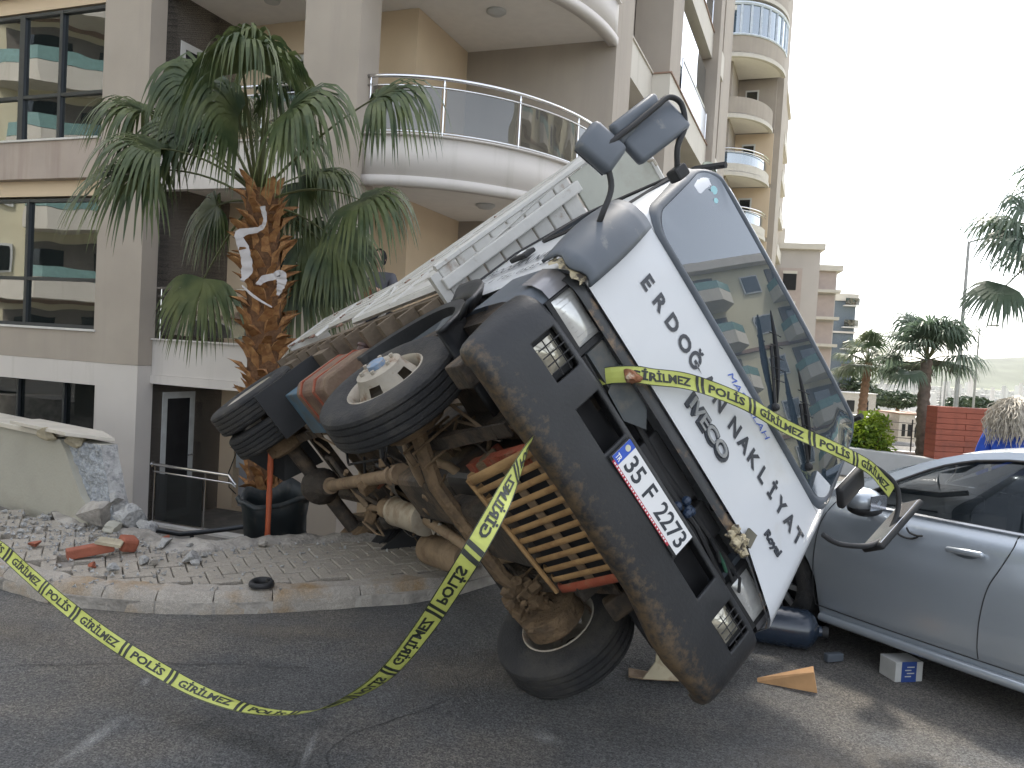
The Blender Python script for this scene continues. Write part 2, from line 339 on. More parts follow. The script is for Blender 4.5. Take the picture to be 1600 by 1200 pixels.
# wide terrain, falling from the street to the plain by the bay
def terr(x, y):
    d = max(0.0, y-24+0.15*abs(x))
    z = -1.16-46*(1-math.exp(-(d/95.0)**1.2))
    return z
mb = MB()
ys = [-60, -20, 0, 10, 20, 24, 28, 34, 42, 52, 65, 80, 100, 130, 170, 230, 320, 450, 700, 1100, 1800, 3000, 5000, 7800]
xs = [-6500, -3000, -1200, -500, -200, -100, -60, -30, 0, 30, 60, 100, 200, 500, 1200, 3000, 6500]
vs = [(x, y, terr(x, y) if y > 22 else -1.16) for y in ys for x in xs]
nx = len(xs)
mb.add(vs, [(j*nx+i, j*nx+i+1, (j+1)*nx+i+1, (j+1)*nx+i) for j in range(len(ys)-1) for i in range(nx-1)])
M_ground = mat('dry_ground', (0.19, 0.18, 0.13), 0.95, var=0.3, scale=0.02, dirt=(0.10, 0.13, 0.06), dscale=0.01, dth=(0.45, 0.55))
tag(mb.build('ground', M_ground), 'ground falling away towards the plain by the bay', kind='structure')
# pavement bed
poly = [(x, y) for x, y in KERB]+[(x, y) for x, y in reversed(INNER)]
mb = MB(); mb.prism(poly, -1.2, 0.075)
pavement = mb.build('pavement', M_dust); tag(pavement, 'cracked pavement of interlocking pavers at the corner', kind='structure')
# kerbstones
def kerb_seg(p, q, h=0.135, wdt=0.17, j=0.006):
    p = Vector((*p, 0)); q = Vector((*q, 0)); d = (q-p).normalized(); n = Vector((-d.y, d.x, 0))
    if n.dot(Vector((-2.2, 8.0, 0))-p) < 0: n = -n
    m = MB(); L_ = (q-p).length; nn = 9
    prof = [(0, -0.05), (0.0, 0.05), (0.012, h*0.72), (0.05, h), (wdt, h+0.006), (wdt, 0.0)]
    sd_ = random.random()*50
    def fn(a, b):
        i = min(int(round(b*(len(prof)-1))), len(prof)-1); o_, z = prof[i]
        s_ = j+a*(L_-2*j)
        e = 0.012*noise.noise(Vector((s_*7+sd_, i*1.7, 0)))+0.006*noise.noise(Vector((s_*25+sd_, i*3, 3)))
        if a in (0, 1): e += 0.008
        return p+d*s_+n*(o_+e*1.2+0.002)+Vector((0, 0, z+e*0.8*(1 if i > 0 else 0)-(0.010 if a in (0, 1) and i in (2, 3, 4) else 0)))
    m.grid(fn, nn, len(prof)-1)
    m.f.append(tuple(range(len(prof)))); m.m.append(0)
    m.f.append(tuple(nn*len(prof)+i for i in range(len(prof)))[::-1]); m.m.append(0)
    o_ = m.build('kerbstone', M_kerb, pavement, auto=40)
    return o_
KP = [(-9.0, 7.35), (-8.0, 6.98), (-7.1, 6.64), (-6.3, 6.35), (-5.6, 6.10), (-4.9, 5.84), (-4.2, 5.58), (-3.75, 5.41), (-3.31, 5.23), (-2.86, 5.0), (-2.50, 4.94), (-2.15, 4.925), (-1.80, 4.965), (-1.45, 5.055), (-0.92, 5.27), (-0.40, 5.57), (-0.05, 6.0), (0.2, 6.45), (0.6, 7.45), (1.2, 9.05), (1.8, 10.65)]
for a, b in zip(KP[:-1], KP[1:]): kerb_seg(a, b)
# pavers: herringbone of 20 x 10 cm blocks between the kerb and the broken edge
def inside(x, y, P):
    c = False; n = len(P)
    for i in range(n):
        x1, y1 = P[i]; x2, y2 = P[(i+1) % n]
        if (y1 > y) != (y2 > y) and x < (x2-x1)*(y-y1)/(y2-y1)+x1: c = not c
    return c
def offset_line(L_, d):
    out = []
    for i, (x, y) in enumerate(L_):
        a = Vector(L_[max(i-1, 0)]); b = Vector(L_[min(i+1, len(L_)-1)]); t = (b-a).normalized(); n = Vector((-t.y, t.x))
        out.append((x+n.x*d, y+n.y*d))
    return out
PA = offset_line(KERB, 0.20)+list(reversed(offset_line(INNER, -0.10)))
def paver_mesh():
    m = MB(); b = 0.006; x0, x1, y0, y1 = -0.1+0.0035, 0.1-0.0035, -0.05+0.0035, 0.05-0.0035
    vs = [(x0, y0, -0.03), (x1, y0, -0.03), (x1, y1, -0.03), (x0, y1, -0.03), (x0, y0, 0.024), (x1, y0, 0.024), (x1, y1, 0.024), (x0, y1, 0.024),
          (x0+b, y0+b, 0.03), (x1-b, y0+b, 0.03), (x1-b, y1-b, 0.03), (x0+b, y1-b, 0.03)]
    m.add(vs, [(0,1,5,4), (1,2,6,5), (2,3,7,6), (3,0,4,7), (4,5,9,8), (5,6,10,9), (6,7,11,10), (7,4,8,11), (8,9,10,11)])
    return m
pv0 = paver_mesh().build('paver', M_paver, pavement); cands = []
g = 0.1; rot = R(28)
cR, sR = math.cos(rot), math.sin(rot)
for i in range(-70, 70):
    for j in range(-70, 70):
        # herringbone: cell (i,j) starts a horizontal or vertical block
        k = (i-j) % 4
        if k == 0: cx_, cy_, ang = i*g+g, j*g+g/2, 0
        elif k == 2: cx_, cy_, ang = i*g+g/2, j*g+0.0, PI/2
        else: continue
        x = -2.0+cx_*cR-cy_*sR; y = 5.8+cx_*sR+cy_*cR
        if not (-4.6 < x < 0.3): continue
        if inside(x, y, PA): cands.append((x, y, ang+rot))
cands.sort(key=lambda c: (c[0]+1.2)**2+(c[1]-5.4)**2)
first = True
for x, y, a in cands[:300]:
    ragged = math.sin(x*3.1+y*5)*0.5+0.5
    if x < -2.4 and random.random() < 0.10: continue
    o_ = pv0 if first else inst(pv0, pavement); first = False
    o_.matrix_local = TR((x, y, 0.105+random.uniform(-0.004, 0.004)-(0.012*random.random() if x < -2.2 else 0)), (random.uniform(-.02, .02), random.uniform(-.02, .02), a+random.uniform(-.012, .012)))
mb = MB()
for x, y, a in cands[300:]:
    T = TR((x, y, 0.10), (0, 0, a)); mb.add([T @ Vector(v) for v in paver_mesh().v], paver_mesh().f)
if mb.v: tag(mb.build('pavers', M_paver, pavement), kind='stuff')

# ------------------------------------------------------------------ apartment building in front
def wall_holes(m, ax, f0, f1, a0, a1, z0, z1, holes):
    """slab between f0..f1 across, a0..a1 along, with rectangular openings (a,b,z,z)"""
    As = sorted(set([a0, a1]+[h for H in holes for h in H[:2]])); Zs = sorted(set([z0, z1]+[h for H in holes for h in H[2:]]))
    As = [a for a in As if a0 <= a <= a1]; Zs = [z for z in Zs if z0 <= z <= z1]
    for a, b in zip(As[:-1], As[1:]):
        for c, d in zip(Zs[:-1], Zs[1:]):
            mx_, mz = (a+b)/2, (c+d)/2
            if any(H[0] < mx_ < H[1] and H[2] < mz < H[3] for H in holes): continue
            if ax == 'u': m.box(a, b, f0, f1, c, d)
            else: m.box(f0, f1, a, b, c, d)
bld = thing('apartment_building', 'tall mauve and cream apartment building with round corner balconies behind the palm', 'building', BO, ROT)
ST = 2.87; NF = 9
def P_(name, m, mats, par=None, **k): return m.build(name, mats, par if par else bld, recalc=False, **k)
# left wing
b = MB(); wall_holes(b, 'u', 0.0, 0.3, -9, 0, -1.3, 1.24, [(-6.0, -0.82, -0.9, 0.90)]); P_('basement_wall', b, M_white)
b = MB(); b.box(-0.88, 0.0, -0.004, 0.30, 1.244, 1.24+ST*NF); b.box(-9, -6.2, -0.004, 0.3, 1.244, 1.24+ST*NF); P_('pillar', b, M_mauve)
b = MB(); b.box(-6.2, -0.88, 0.0, 0.30, 1.244, 1.70); P_('wall', b, M_mauve)
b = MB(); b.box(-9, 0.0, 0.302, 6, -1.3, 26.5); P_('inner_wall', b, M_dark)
b = MB(); b.box(-6.25, -0.85, -0.03, 0.2, 1.702, 1.735); P_('window_sill', b, M_sill)
for k in range(1, NF):
    z = 4.0+ST*(k-1)
    b = MB(); b.box(-6.2, -0.884, -0.03, 0.30, z, z+0.57); P_('spandrel_band', b, M_mauve2)
    b = MB(); b.box(-6.2, -0.884, -0.06, 0.2, z+0.572, z+0.60); P_('window_sill', b, M_sill)
    b = MB(); b.box(-6.2, -0.884, 0.12, 0.30, z-0.24, z-0.002); P_('lintel', b, M_yellow)
for k in range(NF):
    z0 = 1.74+ST*k+(0 if k == 0 else 0.0); z1 = 3.74+ST*k-0.02
    if k >= 1: z0 = 4.60+ST*(k-1)
    ms = [-6.18, -4.7, -3.4, -2.48, -0.90] if k == 0 else [-6.18, -4.6, -3.5, -2.72, -1.89, -0.90]
    tz = 2.48+ST*k if k == 0 else 5.31+ST*(k-1)
    f = MB()
    for q in ms: f.box(q-(0.055 if q == -2.72 else 0.03), q+(0.055 if q == -2.72 else 0.03), 0.10, 0.20, z0, z1)
    f.box(ms[0], ms[-1], 0.105, 0.195, tz-0.025, tz+0.025); f.box(ms[0], ms[-1], 0.105, 0.195, z0-0.003, z0+0.05); f.box(ms[0], ms[-1], 0.105, 0.195, z1-0.05, z1)
    wf = P_('window', f, M_alu)
    for a, c in zip(ms[:-1], ms[1:]):
        for (p, q) in ((z0+0.05, tz-0.025), (tz+0.025, z1-0.05)):
            if k > 3: continue
            g_ = MB(); t1, t2 = random.uniform(-.006, .006), random.uniform(-.006, .006)
            g_.add([(a+.03, .15+t1, p), (c-.03, .15-t1, p), (c-.03, .15-t1+t2, q), (a+.03, .15+t1+t2, q)], [(0, 1, 2, 3)])
            P_('pane', g_, M_gwin, wf)
    if k > 3: g_ = MB(); g_.box(ms[0], ms[-1], .15, .155, z0, z1); P_('pane', g_, M_gwin, wf)
f = MB()
for q in (-5.9, -4.2, -2.6, -1.6, -0.84): f.box(q-.02, q+.02, 0.12, 0.17, -0.9, 0.9)
wf = P_('basement_window', f, M_alu); g_ = MB(); g_.box(-6, -0.82, 0.18, 0.185, -0.9, 0.9); P_('pane', g_, M_gdark, wf)
# side wall of the recess (looks right), openings for a window on every floor and the basement door
holes = [(0.50, 1.18, -1.14, 0.84)]+[(0.58, 1.36, 4.25+ST*k, 6.16+ST*k) for k in range(0, NF-2)]
b = MB(); wall_holes(b, 'v', -0.25, 0.0, 0.305, 1.8, -1.3, 26.0, holes); P_('wall', b, M_mauve)
b = MB(); b.box(0.003, 0.012, 0.40, 1.79, 4.1, 26); P_('painted_wall', b, mat('tan_wall_paint', (0.36, 0.28, 0.225), 0.85, var=0.06)) if False else None
def casement(v0, v1, z0, z1, x=-0.06, name='window', fm=M_frame, door=False, par=None):
    f = MB(); t = 0.10
    f.box(x, x+0.07, v0, v0+t, z0, z1); f.box(x, x+0.07, v1-t, v1, z0, z1); f.box(x, x+0.07, v0+t, v1-t, z1-t, z1); f.box(x, x+0.07, v0+t, v1-t, z0, z0+(0.12 if door else t))
    w_ = P_(name, f, fm, par); g_ = MB(); g_.box(x+0.03, x+0.035, v0+t, v1-t, z0+t, z1-t); P_('pane', g_, M_gdark, w_)
    if door:
        h = MB(); h.tube([(x+0.07, v1-0.04, (z0+z1)/2-0.02), (x+0.12, v1-0.04, (z0+z1)/2-0.02), (x+0.12, v1-0.15, (z0+z1)/2-0.02)], 0.011, 6); P_('handle', h, M_chrome, w_)
casement(0.50, 1.18, -1.14, 0.84, name='door', door=True, fm=mat('grey_door_frame', (0.60, 0.62, 0.62), 0.5))
for k in range(0, 3): casement(0.58, 1.36, 4.25+ST*k, 6.16+ST*k)
# back wall of the recess with french doors
holes = [(0.72, 2.2, 4.12+ST*k, 6.32+ST*k) for k in range(-1, NF-2)]+[(0.3, 1.05, -1.1, 0.8)]
b = MB(); wall_holes(b, 'u', 1.8, 2.0, -0.25, 3.35, -1.3, 26, holes); P_('wall', b, M_yellow)
for k in range(-1, 3):
    f = MB(); z0, z1 = 4.12+ST*k, 6.32+ST*k
    for a, c in ((0.72, 0.80), (1.42, 1.50), (2.12, 2.2)): f.box(a, c, 1.86, 1.93, z0, z1)
    f.box(0.8, 2.12, 1.862, 1.928, z1-0.10, z1); f.box(0.8, 2.12, 1.862, 1.928, z0, z0+0.1); f.box(0.8, 2.12, 1.864, 1.926, z1-0.42, z1-0.36)
    w_ = P_('door', f, M_frame)
    for a, c in ((0.8, 1.42), (1.5, 2.12)):
        g_ = MB(); g_.box(a, c, 1.895, 1.9, z0+.1, z1-.1); P_('pane', g_, M_gdark, w_)
g_ = MB(); g_.box(0.3, 1.05, 1.95, 1.99, -1.1, 0.8); P_('back_door', g_, mat('pale_door', (0.38, 0.38, 0.40), 0.6))
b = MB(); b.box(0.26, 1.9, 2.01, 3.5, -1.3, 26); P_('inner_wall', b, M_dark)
# second pillar, side wall and mauve corner wall
b = MB(); b.box(2.65, 3.50, 0.0, 0.50, -1.3, 26.2); P_('pillar', b, M_mauve)
b = MB(); b.box(3.05, 3.35, 1.99, 3.60, -1.3, 26); P_('wall', b, M_yellow)
b = MB(); wall_holes(b, 'u', 3.60, 3.85, 3.05, 5.95, -1.3, 26.2, []); P_('wall', b, M_mauve)
# slabs and balconies
EC = (3.42, 3.60); EA, EB = 2.53, 3.40
def ell(t, o_=0.0): return (EC[0]+(EA+o_)*math.sin(t), EC[1]-(EB+o_)*math.cos(t))
NA = 28
for k in range(0, NF-1):
    z = 0.98+ST*k
    # soffit slab
    pl = [(0.004, 1.796), (0.004, 0.39), (2.646, 0.39), (2.646, 0.51), (3.42, 0.51)]+[ell(PI/2*i/NA, -0.12) for i in range(1, NA+1)]
    pl = pl[:-1]+[(5.80, 3.596), (3.354, 3.596), (3.354, 1.796)]
    b = MB(); b.prism(pl, z+0.10, z+0.24); bal = P_('balcony', b, M_ceil)
    # straight parapet
    b = MB(); b.box(0.004, 2.646, 0.26, 0.385, z+0.13, z+0.65); b.box(0.004, 2.646, 0.235, 0.385, z, z+0.127); b.box(0.004, 2.646, 0.22, 0.40, z+0.652, z+0.675); P_('parapet', b, M_white, bal)
    # curved parapet with its lip and coping
    b = MB()
    def ring(o0, o1, z0, z1, t0=0.0, t1=PI/2, n=NA):
        vs = []
        for i in range(n+1):
            t = t0+(t1-t0)*i/n
            for o_ in (o0, o1):
                e = ell(t, o_)
                for zz in (z0, z1): vs.append((e[0], e[1], zz))
        fs = []
        for i in range(n):
            a = i*4; c = a+4
            fs += [(a, c, c+1, a+1), (a+2, a+3, c+3, c+2), (a+1, c+1, c+3, a+3), (a, a+2, c+2, c)]
        fs += [(0, 1, 3, 2), (n*4, n*4+2, n*4+3, n*4+1)]
        b.add(vs, fs)
    ring(-0.13, 0.0, z+0.13, z+0.65, 0.03); ring(-0.13, 0.025, z, z+0.127, 0.03); ring(-0.15, 0.045, z+0.652, z+0.675, 0.03)
    P_('parapet', b, M_white, bal, auto=30)
    if k in (1, 2, 3):
        rt = [0.03+(PI/2-0.06)*i/NA for i in range(NA+1)]
        def rail(zz, r, n=6):
            q = MB(); q.tube([(*ell(t, -0.05), zz) for t in rt], r, n, caps=True); return P_('handrail', q, M_chrome, bal, auto=50)
        rail(z+1.43, 0.027, 8); rail(z+1.31, 0.014); rail(z+0.72, 0.014)
        posts = [0.05, R(25), R(47.5), R(70), R(87)]
        for t in posts:
            q = MB(); e = ell(t, -0.05); q.tube([(*e, z+0.675), (*e, z+1.41)], 0.011, 6); q.tube([(*e, z+1.33), (*e, z+1.37)], 0.02, 8); P_('railing_post', q, M_chrome, bal)
        for a, c in zip(posts[:-1], posts[1:]):
            q = MB(); nn = 8
            vs = [(*ell(a+0.012+(c-a-0.024)*i/nn, -0.05), zz) for i in range(nn+1) for zz in (z+0.74, z+1.30)]
            q.add(vs, [(i*2, i*2+2, i*2+3, i*2+1) for i in range(nn)]); P_('glass_panel', q, M_gbal, bal, auto=60)
    if k <= 3:
        for zz, r_ in ((z+1.43, 0.022), (z+1.31, 0.012)):
            q = MB(); q.tube([(0.0, 0.32, zz), (2.64, 0.32, zz)], r_, 8); P_('handrail', q, M_chrome, bal)
        for u in (0.08, 0.9, 1.75, 2.58):
            q = MB(); q.tube([(u, 0.32, z+0.675), (u, 0.32, z+1.42)], 0.010, 6); P_('railing_post', q, M_chrome, bal)
        for u0, u1 in ((0.11, 0.87), (0.93, 1.72), (1.78, 2.55)):
            q = MB(); q.box(u0, u1, 0.315, 0.321, z+0.74, z+1.30); P_('glass_panel', q, M_gbal, bal)
    if k >= 1:
        q = MB(); q.lathe([(0, 0.15), (0.025, 0.15), (0.03, 0.13), (0.06, 0.10), (0.075, 0.0)], (4.46, 2.15, z+0.098), (0, 0, -1), 24)
        P_('ceiling_lamp', q, M_lampglass, bal, auto=40)
        q = MB(); q.lathe([(0, 0.13), (0.05, 0.11), (0.055, 0)], (1.3, 1.0, z+0.098), (0, 0, -1), 18); P_('ceiling_lamp', q, M_lampglass, bal)
# right wing: corner column, recess, box balconies and pilasters along the side street
b = MB(); b.box(5.10, 5.95, 3.854, 4.65, -1.3, 26.2); P_('pillar', b, M_mauve)
b = MB(); wall_holes(b, 'v', 5.0, 5.40, 4.654, 15.9, -1.3, 26, [(5.2, 6.4, 2.0+ST*k, 3.6+ST*k) for k in range(0, 8)]+[(8.6, 11.4, 1.3+ST*k, 3.4+ST*k) for k in range(0, 8)]); P_('side_wall', b, M_mauve)
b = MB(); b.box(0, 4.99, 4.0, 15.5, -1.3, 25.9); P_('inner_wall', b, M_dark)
for k in range(0, 8):
    z = 0.98+ST*k
    b = MB(); b.box(5.42, 5.86, 4.654, 6.796, z, z+0.65); b.box(5.42, 5.89, 4.654, 6.796, z+0.652, z+0.68); P_('parapet', b, M_cream)
    b = MB(); b.box(5.42, 6.22, 6.80, 12.2, z, z+0.65); P_('parapet', b, M_cream)
    b = MB(); b.box(5.42, 6.25, 6.77, 12.2, z+0.652, z+0.68); P_('coping', b, M_terra)
    b = MB(); b.box(5.30, 5.36, 5.22, 6.38, z+1.05, z+2.6); w_ = P_('window', b, M_frame); q = MB(); q.box(5.362, 5.366, 5.3, 6.3, z+1.13, z+2.52); P_('pane', q, M_gwin, w_)
    q = MB(); q.box(5.3, 5.35, 8.6, 11.4, z+0.35, z+2.4); P_('pane', q, M_gdark)
    q = MB(); q.box(6.17, 6.18, 8.3, 12.1, z+0.70, z+1.42); rl = P_('balcony_screen', q, mat('white_reflecting_glass', (0.70, 0.72, 0.76), 0.3, var=0.03) if k in (1, 2) else M_gbal)  # white panels are glass with the white reflection put into the colour
    q = MB(); q.tube([(6.18, 8.28, z+1.46), (6.18, 12.12, z+1.46)], 0.022, 6); q.tube([(6.18, 8.28, z+0.68), (6.18, 8.28, z+1.46)], 0.015, 6); q.tube([(6.18, 12.12, z+0.68), (6.18, 12.12, z+1.46)], 0.015, 6); P_('handrail', q, M_chrome, rl)
    b = MB(); b.box(5.42, 6.3, 12.9, 14.0, z, z+0.65); P_('parapet', b, M_cream)
    if k in (2, 3, 4):
        q = MB(); q.box(6.0, 6.12, 8.35, 12.0, z+0.69, z+2.5); P_('glazing', q, M_gwin); 
b = MB(); b.box(5.42, 6.17, 6.95, 8.1, 1.64, 26.2); P_('pilaster', b, M_mauve)
b = MB(); b.box(5.42, 6.38, 12.21, 12.85, -1.3, 26.2); P_('pilaster', b, M_mauve)
b = MB(); b.box(5.42, 6.26, 14.0, 15.9, -1.3, 26.2); P_('pilaster', b, M_mauve)
b = MB(); b.box(-9.2, 6.2, -0.1, 16.0, 26.9, 27.3); b.box(-9, 5.9, 0.2, 15.8, 26.2, 26.9); P_('roof', b, M_cream)

# ------------------------------------------------------------------ further apartment blocks down the side street
def block(label, u0, u1, v0, v1, ztop, zb=-4.0, colr=M_mauve, arcs=False, floors=8, zs=0.0):
    t = thing('apartment_building', label, 'building', BO, ROT)
    b = MB(); b.box(u0, u1, v0, v1, zb, ztop); P_('wall', b, colr, t)
    b = MB(); b.box(u0-.2, u1+.18, v0-.2, v1+.2, ztop+0.002, ztop+0.35); P_('roof', b, M_cream, t)
    return t
tB = block('mauve apartment block with curved corner balconies one above the other, further down the side street', -4, 4.3, 33.0, 44, 24.5)
for k in range(-1, 9):
    z = 11.26+ST*(k-4)+0.0
    cx_, cy_, a_, b_ = 4.15, 35.8, (2.05 if k != 6 else 2.45), (3.2 if k != 6 else 3.6)
    if k >= 6: a_, b_ = 2.5, 3.6
    pts = [(cx_+a_*math.sin(PI/2*i/16), cy_-b_*math.cos(PI/2*i/16)) for i in range(17)]
    ins = [(cx_+(a_-.15)*math.sin(PI/2*i/16), cy_-(b_-.15)*math.cos(PI/2*i/16)) for i in range(17)]
    b = MB(); b.prism(pts+[(cx_, cy_)], z+0.05, z+0.25)
    cm = M_mauve if k >= 5 else M_cream
    bal = P_('balcony', b, M_ceil, tB)
    hgt = 1.05 if k >= 5 else 0.62
    b = MB(); b.prism(pts+ins[::-1], z+0.20, z+hgt); P_('parapet', b, cm, bal)
    out = [(cx_+(a_+.05)*math.sin(PI/2*i/16), cy_-(b_+.05)*math.cos(PI/2*i/16)) for i in range(17)]
    b = MB(); b.prism(out+ins[::-1], z, z+0.198); P_('lip', b, M_cream, bal)
    if k < 5:
        q = MB(); q.tube([(x, y, z+1.35) for x, y in pts], 0.03, 6); q.tube([(x, y, z+1.2) for x, y in pts], 0.02, 6); P_('handrail', q, M_chrome, bal)
        q = MB(); vs = [(x, y, zz) for x, y in ins for zz in (z+0.65, z+1.2)]; q.add(vs, [(i*2, i*2+2, i*2+3, i*2+1) for i in range(16)]); P_('glass_panel', q, M_gblue, bal)
    if k == 6:
        q = MB(); vs = [(x, y, zz) for x, y in pts for zz in (z+1.08, z+2.62)]; q.add(vs, [(i*2, i*2+2, i*2+3, i*2+1) for i in range(16)]); gl = P_('glazing', q, M_gblue, bal)
        q = MB()
        for i in range(0, 17, 2): q.box(pts[i][0]-.05, pts[i][0]+.05, pts[i][1]-.08, pts[i][1]+.02, z+1.05, z+2.65)
        q.tube([(x, y-.03, z+2.62) for x, y in pts], 0.09, 6); q.tube([(x, y-.03, z+1.1) for x, y in pts], 0.06, 6); P_('window_frame', q, mat('pale_blue_frame', (0.62, 0.68, 0.74), 0.4), gl)
    # recess wall, window and lamp under every balcony
    b = MB(); b.box(4.32, 6.3, 36.0, 36.2, z-2.6, z+0.05); P_('wall', b, M_yellow if k < 6 else M_mauve, tB)
    b = MB(); b.box(4.7, 5.4, 35.93, 35.98, z-2.3, z-0.5); w_ = P_('window', b, M_frame, tB); q = MB(); q.box(4.78, 5.32, 35.90, 35.925, z-2.2, z-0.6); P_('pane', q, M_gdark, w_)
b = MB(); b.box(3.6, 4.16, 32.7, 33.0, -4, 25.5); P_('pilaster', b, M_mauve, tB)
b = MB(); b.box(5.85, 6.62, 36.3, 40, -4, 24.5); P_('pilaster', b, M_mauve, tB)
b = MB(); b.box(4.3, 6.3, 36.2, 44, -4, 24.4); P_('wall', b, M_mauve, tB)
tC = block('narrow mauve block rising just behind the curved balconies', -4, 5.55, 45.5, 54, 22.9)
tD = block('farthest stepped mauve block at the end of the row', -4, 5.4, 56, 68, 24.2)
for t_, v_, u_ in ((tC, 45.4, 5.55), (tD, 55.9, 5.4)):
    for k in range(7):
        z = 2.0+ST*k
        b = MB(); b.box(u_, u_+0.35, v_+1.5, v_+8, z, z+0.9); P_('balcony', b, M_cream, t_)
        q = MB(); q.box(u_-1.3, u_-0.4, v_+.03, v_+.07, z+0.9, z+2.2); P_('window', q, M_gdark, t_)

def speckle(m, sc=170, k=0.55):
    """stone chips showing in a worn surface, plus broad patches"""
    t = m.node_tree; N = t.nodes; L = t.links; b = N['Principled BSDF']; src = b.inputs['Base Color'].links[0].from_socket
    tc = N.new('ShaderNodeTexCoord'); n = N.new('ShaderNodeTexVoronoi'); n.inputs['Scale'].default_value = sc; L.new(tc.outputs['Object'], n.inputs['Vector'])
    n2 = N.new('ShaderNodeTexNoise'); n2.inputs['Scale'].default_value = 45; n2.inputs['Detail'].default_value = 6; L.new(tc.outputs['Object'], n2.inputs['Vector'])
    sp = N.new('ShaderNodeSeparateColor'); L.new(n.outputs['Color'], sp.inputs[0])
    ad = N.new('ShaderNodeMath'); ad.operation = 'MULTIPLY'; L.new(sp.outputs[0], ad.inputs[0]); L.new(n2.outputs['Fac'], ad.inputs[1])
    r = N.new('ShaderNodeMapRange'); r.inputs[1].default_value = 0.05; r.inputs[2].default_value = 0.55; r.inputs[3].default_value = 1-k; r.inputs[4].default_value = 1+k*1.5; L.new(ad.outputs[0], r.inputs[0])
    mx = N.new('ShaderNodeMix'); mx.data_type = 'RGBA'; mx.blend_type = 'MULTIPLY'; mx.inputs[0].default_value = 1
    L.new(src, mx.inputs[6]); L.new(r.outputs[0], mx.inputs[7]); L.new(mx.outputs[2], b.inputs['Base Color'])
speckle(M_asphalt, 150, 0.5); speckle(M_kerb, 260, 0.18); speckle(M_paver, 300, 0.2)

def catmull_(P, n=6):
    P = [Vector(p) for p in P]; out = []
    for i in range(len(P)-1):
        p0 = P[max(i-1, 0)]; p1 = P[i]; p2 = P[i+1]; p3 = P[min(i+2, len(P)-1)]
        for k in range(n):
            t = k/n; out.append(0.5*((2*p1)+(-p0+p2)*t+(2*p0-5*p1+4*p2-p3)*t*t+(-p0+3*p1-3*p2+p3)*t**3))
    return out+[P[-1]]
# ================================================================== THE TRUCK (built upright in its own frame: x forward, y left, z up)
truck = thing('truck', 'white and grey haulage truck tipped on its side by the palm, muddy bumper in front', 'truck')
truck.matrix_world = Matrix(((0.480584, 0.584174, 0.654049, 0.170628), (-0.868560, 0.214164, 0.446920, 2.969024), (0.121006, -0.782863, 0.610314, 0.805012), (0, 0, 0, 1)))
def T_(name, m, mats, par=None, label=None, **k):
    o_ = m.build(name, mats, par if par else truck, **k)
    if label: o_['label'] = label
    return o_
def hw(z):
    pts = [(0.7, .955), (0.95, .958), (1.5, .955), (1.95, .912), (2.12, .88), (2.22, .83), (2.29, .74), (2.32, .60)]
    if z <= pts[0][0]: return pts[0][1]
    for (a, ha), (b_, hb) in zip(pts[:-1], pts[1:]):
        if z <= b_: return ha+(hb-ha)*(z-a)/(b_-a)
    return pts[-1][1]
def fx(y, z, off=0.0):
    h = hw(z); t = max(0.0, (abs(y)-(h-0.12))/0.12); t = min(t, 1.0)
    top = max(0.0, (z-2.18)/0.14)
    return 0.208-0.245*z-0.012*(y/0.85)**2-0.13*(1-math.sqrt(max(0, 1-t*t)))-0.10*top*top+off
# --- cab
ZS = [0.955, 1.05, 1.2, 1.35, 1.5]
m = MB()
def zb(y): return 0.955-max(0, y-0.5)*0.33
def pf(a, b):
    v = -1+2*a
    # denser sampling at the rounded corners
    v = math.copysign(abs(v)**0.72, v)
    z0 = zb(v*0.95); z = z0+(1.50-z0)*b; return Vector((fx(v*hw(z), z), v*hw(z), z))
m.grid(pf, 34, 8, flip=True); panel = T_('front_panel', m, M_paint, smooth=True, recalc=True)
m = MB()
def pf2(a, b):
    v = -1+2*a; v = math.copysign(abs(v)**0.72, v); z = 1.503+(2.32-1.503)*b; return Vector((fx(v*hw(z), z), v*hw(z), z))
m.grid(pf2, 34, 14, flip=True); T_('windscreen_surround', m, M_paint, smooth=True)
m = MB()
def pf3(a, b):
    v = -1+2*a; v = math.copysign(abs(v)**0.72, v); z0 = zb(v*0.95); lw_ = 0.055-0.04*min(1, max(0, (v-.4)/.25)); z = z0-lw_+(lw_-.005)*b; return Vector((fx(v*hw(z0), z0)-0.012+0.006*math.sin(b*PI), v*(hw(z)-0.006), z))
m.grid(pf3, 34, 3); T_('panel_lower_lip', m, mat('rust_streaked_black_lip', (0.04, 0.042, 0.045), 0.45, var=0.2, dirt=(0.19, 0.13, 0.08), dscale=9, dth=(0.55, 0.66)), smooth=True)
# body shell: sides, roof, back
m = MB()
ring_z = [0.955, 1.2, 1.5, 1.75, 1.95, 2.12, 2.22, 2.29, 2.32]
ringp = [(-hw(z), z) for z in ring_z]+[(-0.3, 2.335), (0, 2.34), (0.3, 2.335)]+[(hw(z), z) for z in reversed(ring_z)]
XB = -1.32; rows = []
for k in range(7):
    row = []
    for (y, z) in ringp:
        xf = fx(math.copysign(hw(min(z, 2.32)), y) if abs(y) > .5 else y, min(z, 2.32))
        if abs(y) > 0.5: xf = fx(hw(z), z)
        x = xf+(XB-xf)*k/6; row.append((x, y*(1-0.012*(k/6)), z-0.01*(k/6)**2))
    rows += row
n_ = len(ringp)
m.add(rows, [(k*n_+i, (k+1)*n_+i, (k+1)*n_+i+1, k*n_+i+1) for k in range(6) for i in range(n_-1)])
m.f.append(tuple(6*n_+i for i in range(n_))); m.m.append(0)
shell = T_('cab_body', m, M_paint, auto=35)
m = MB(); m.box(-1.30, -0.20, -0.90, 0.90, 0.72, 0.95); T_('cab_floor', m, M_chassis)
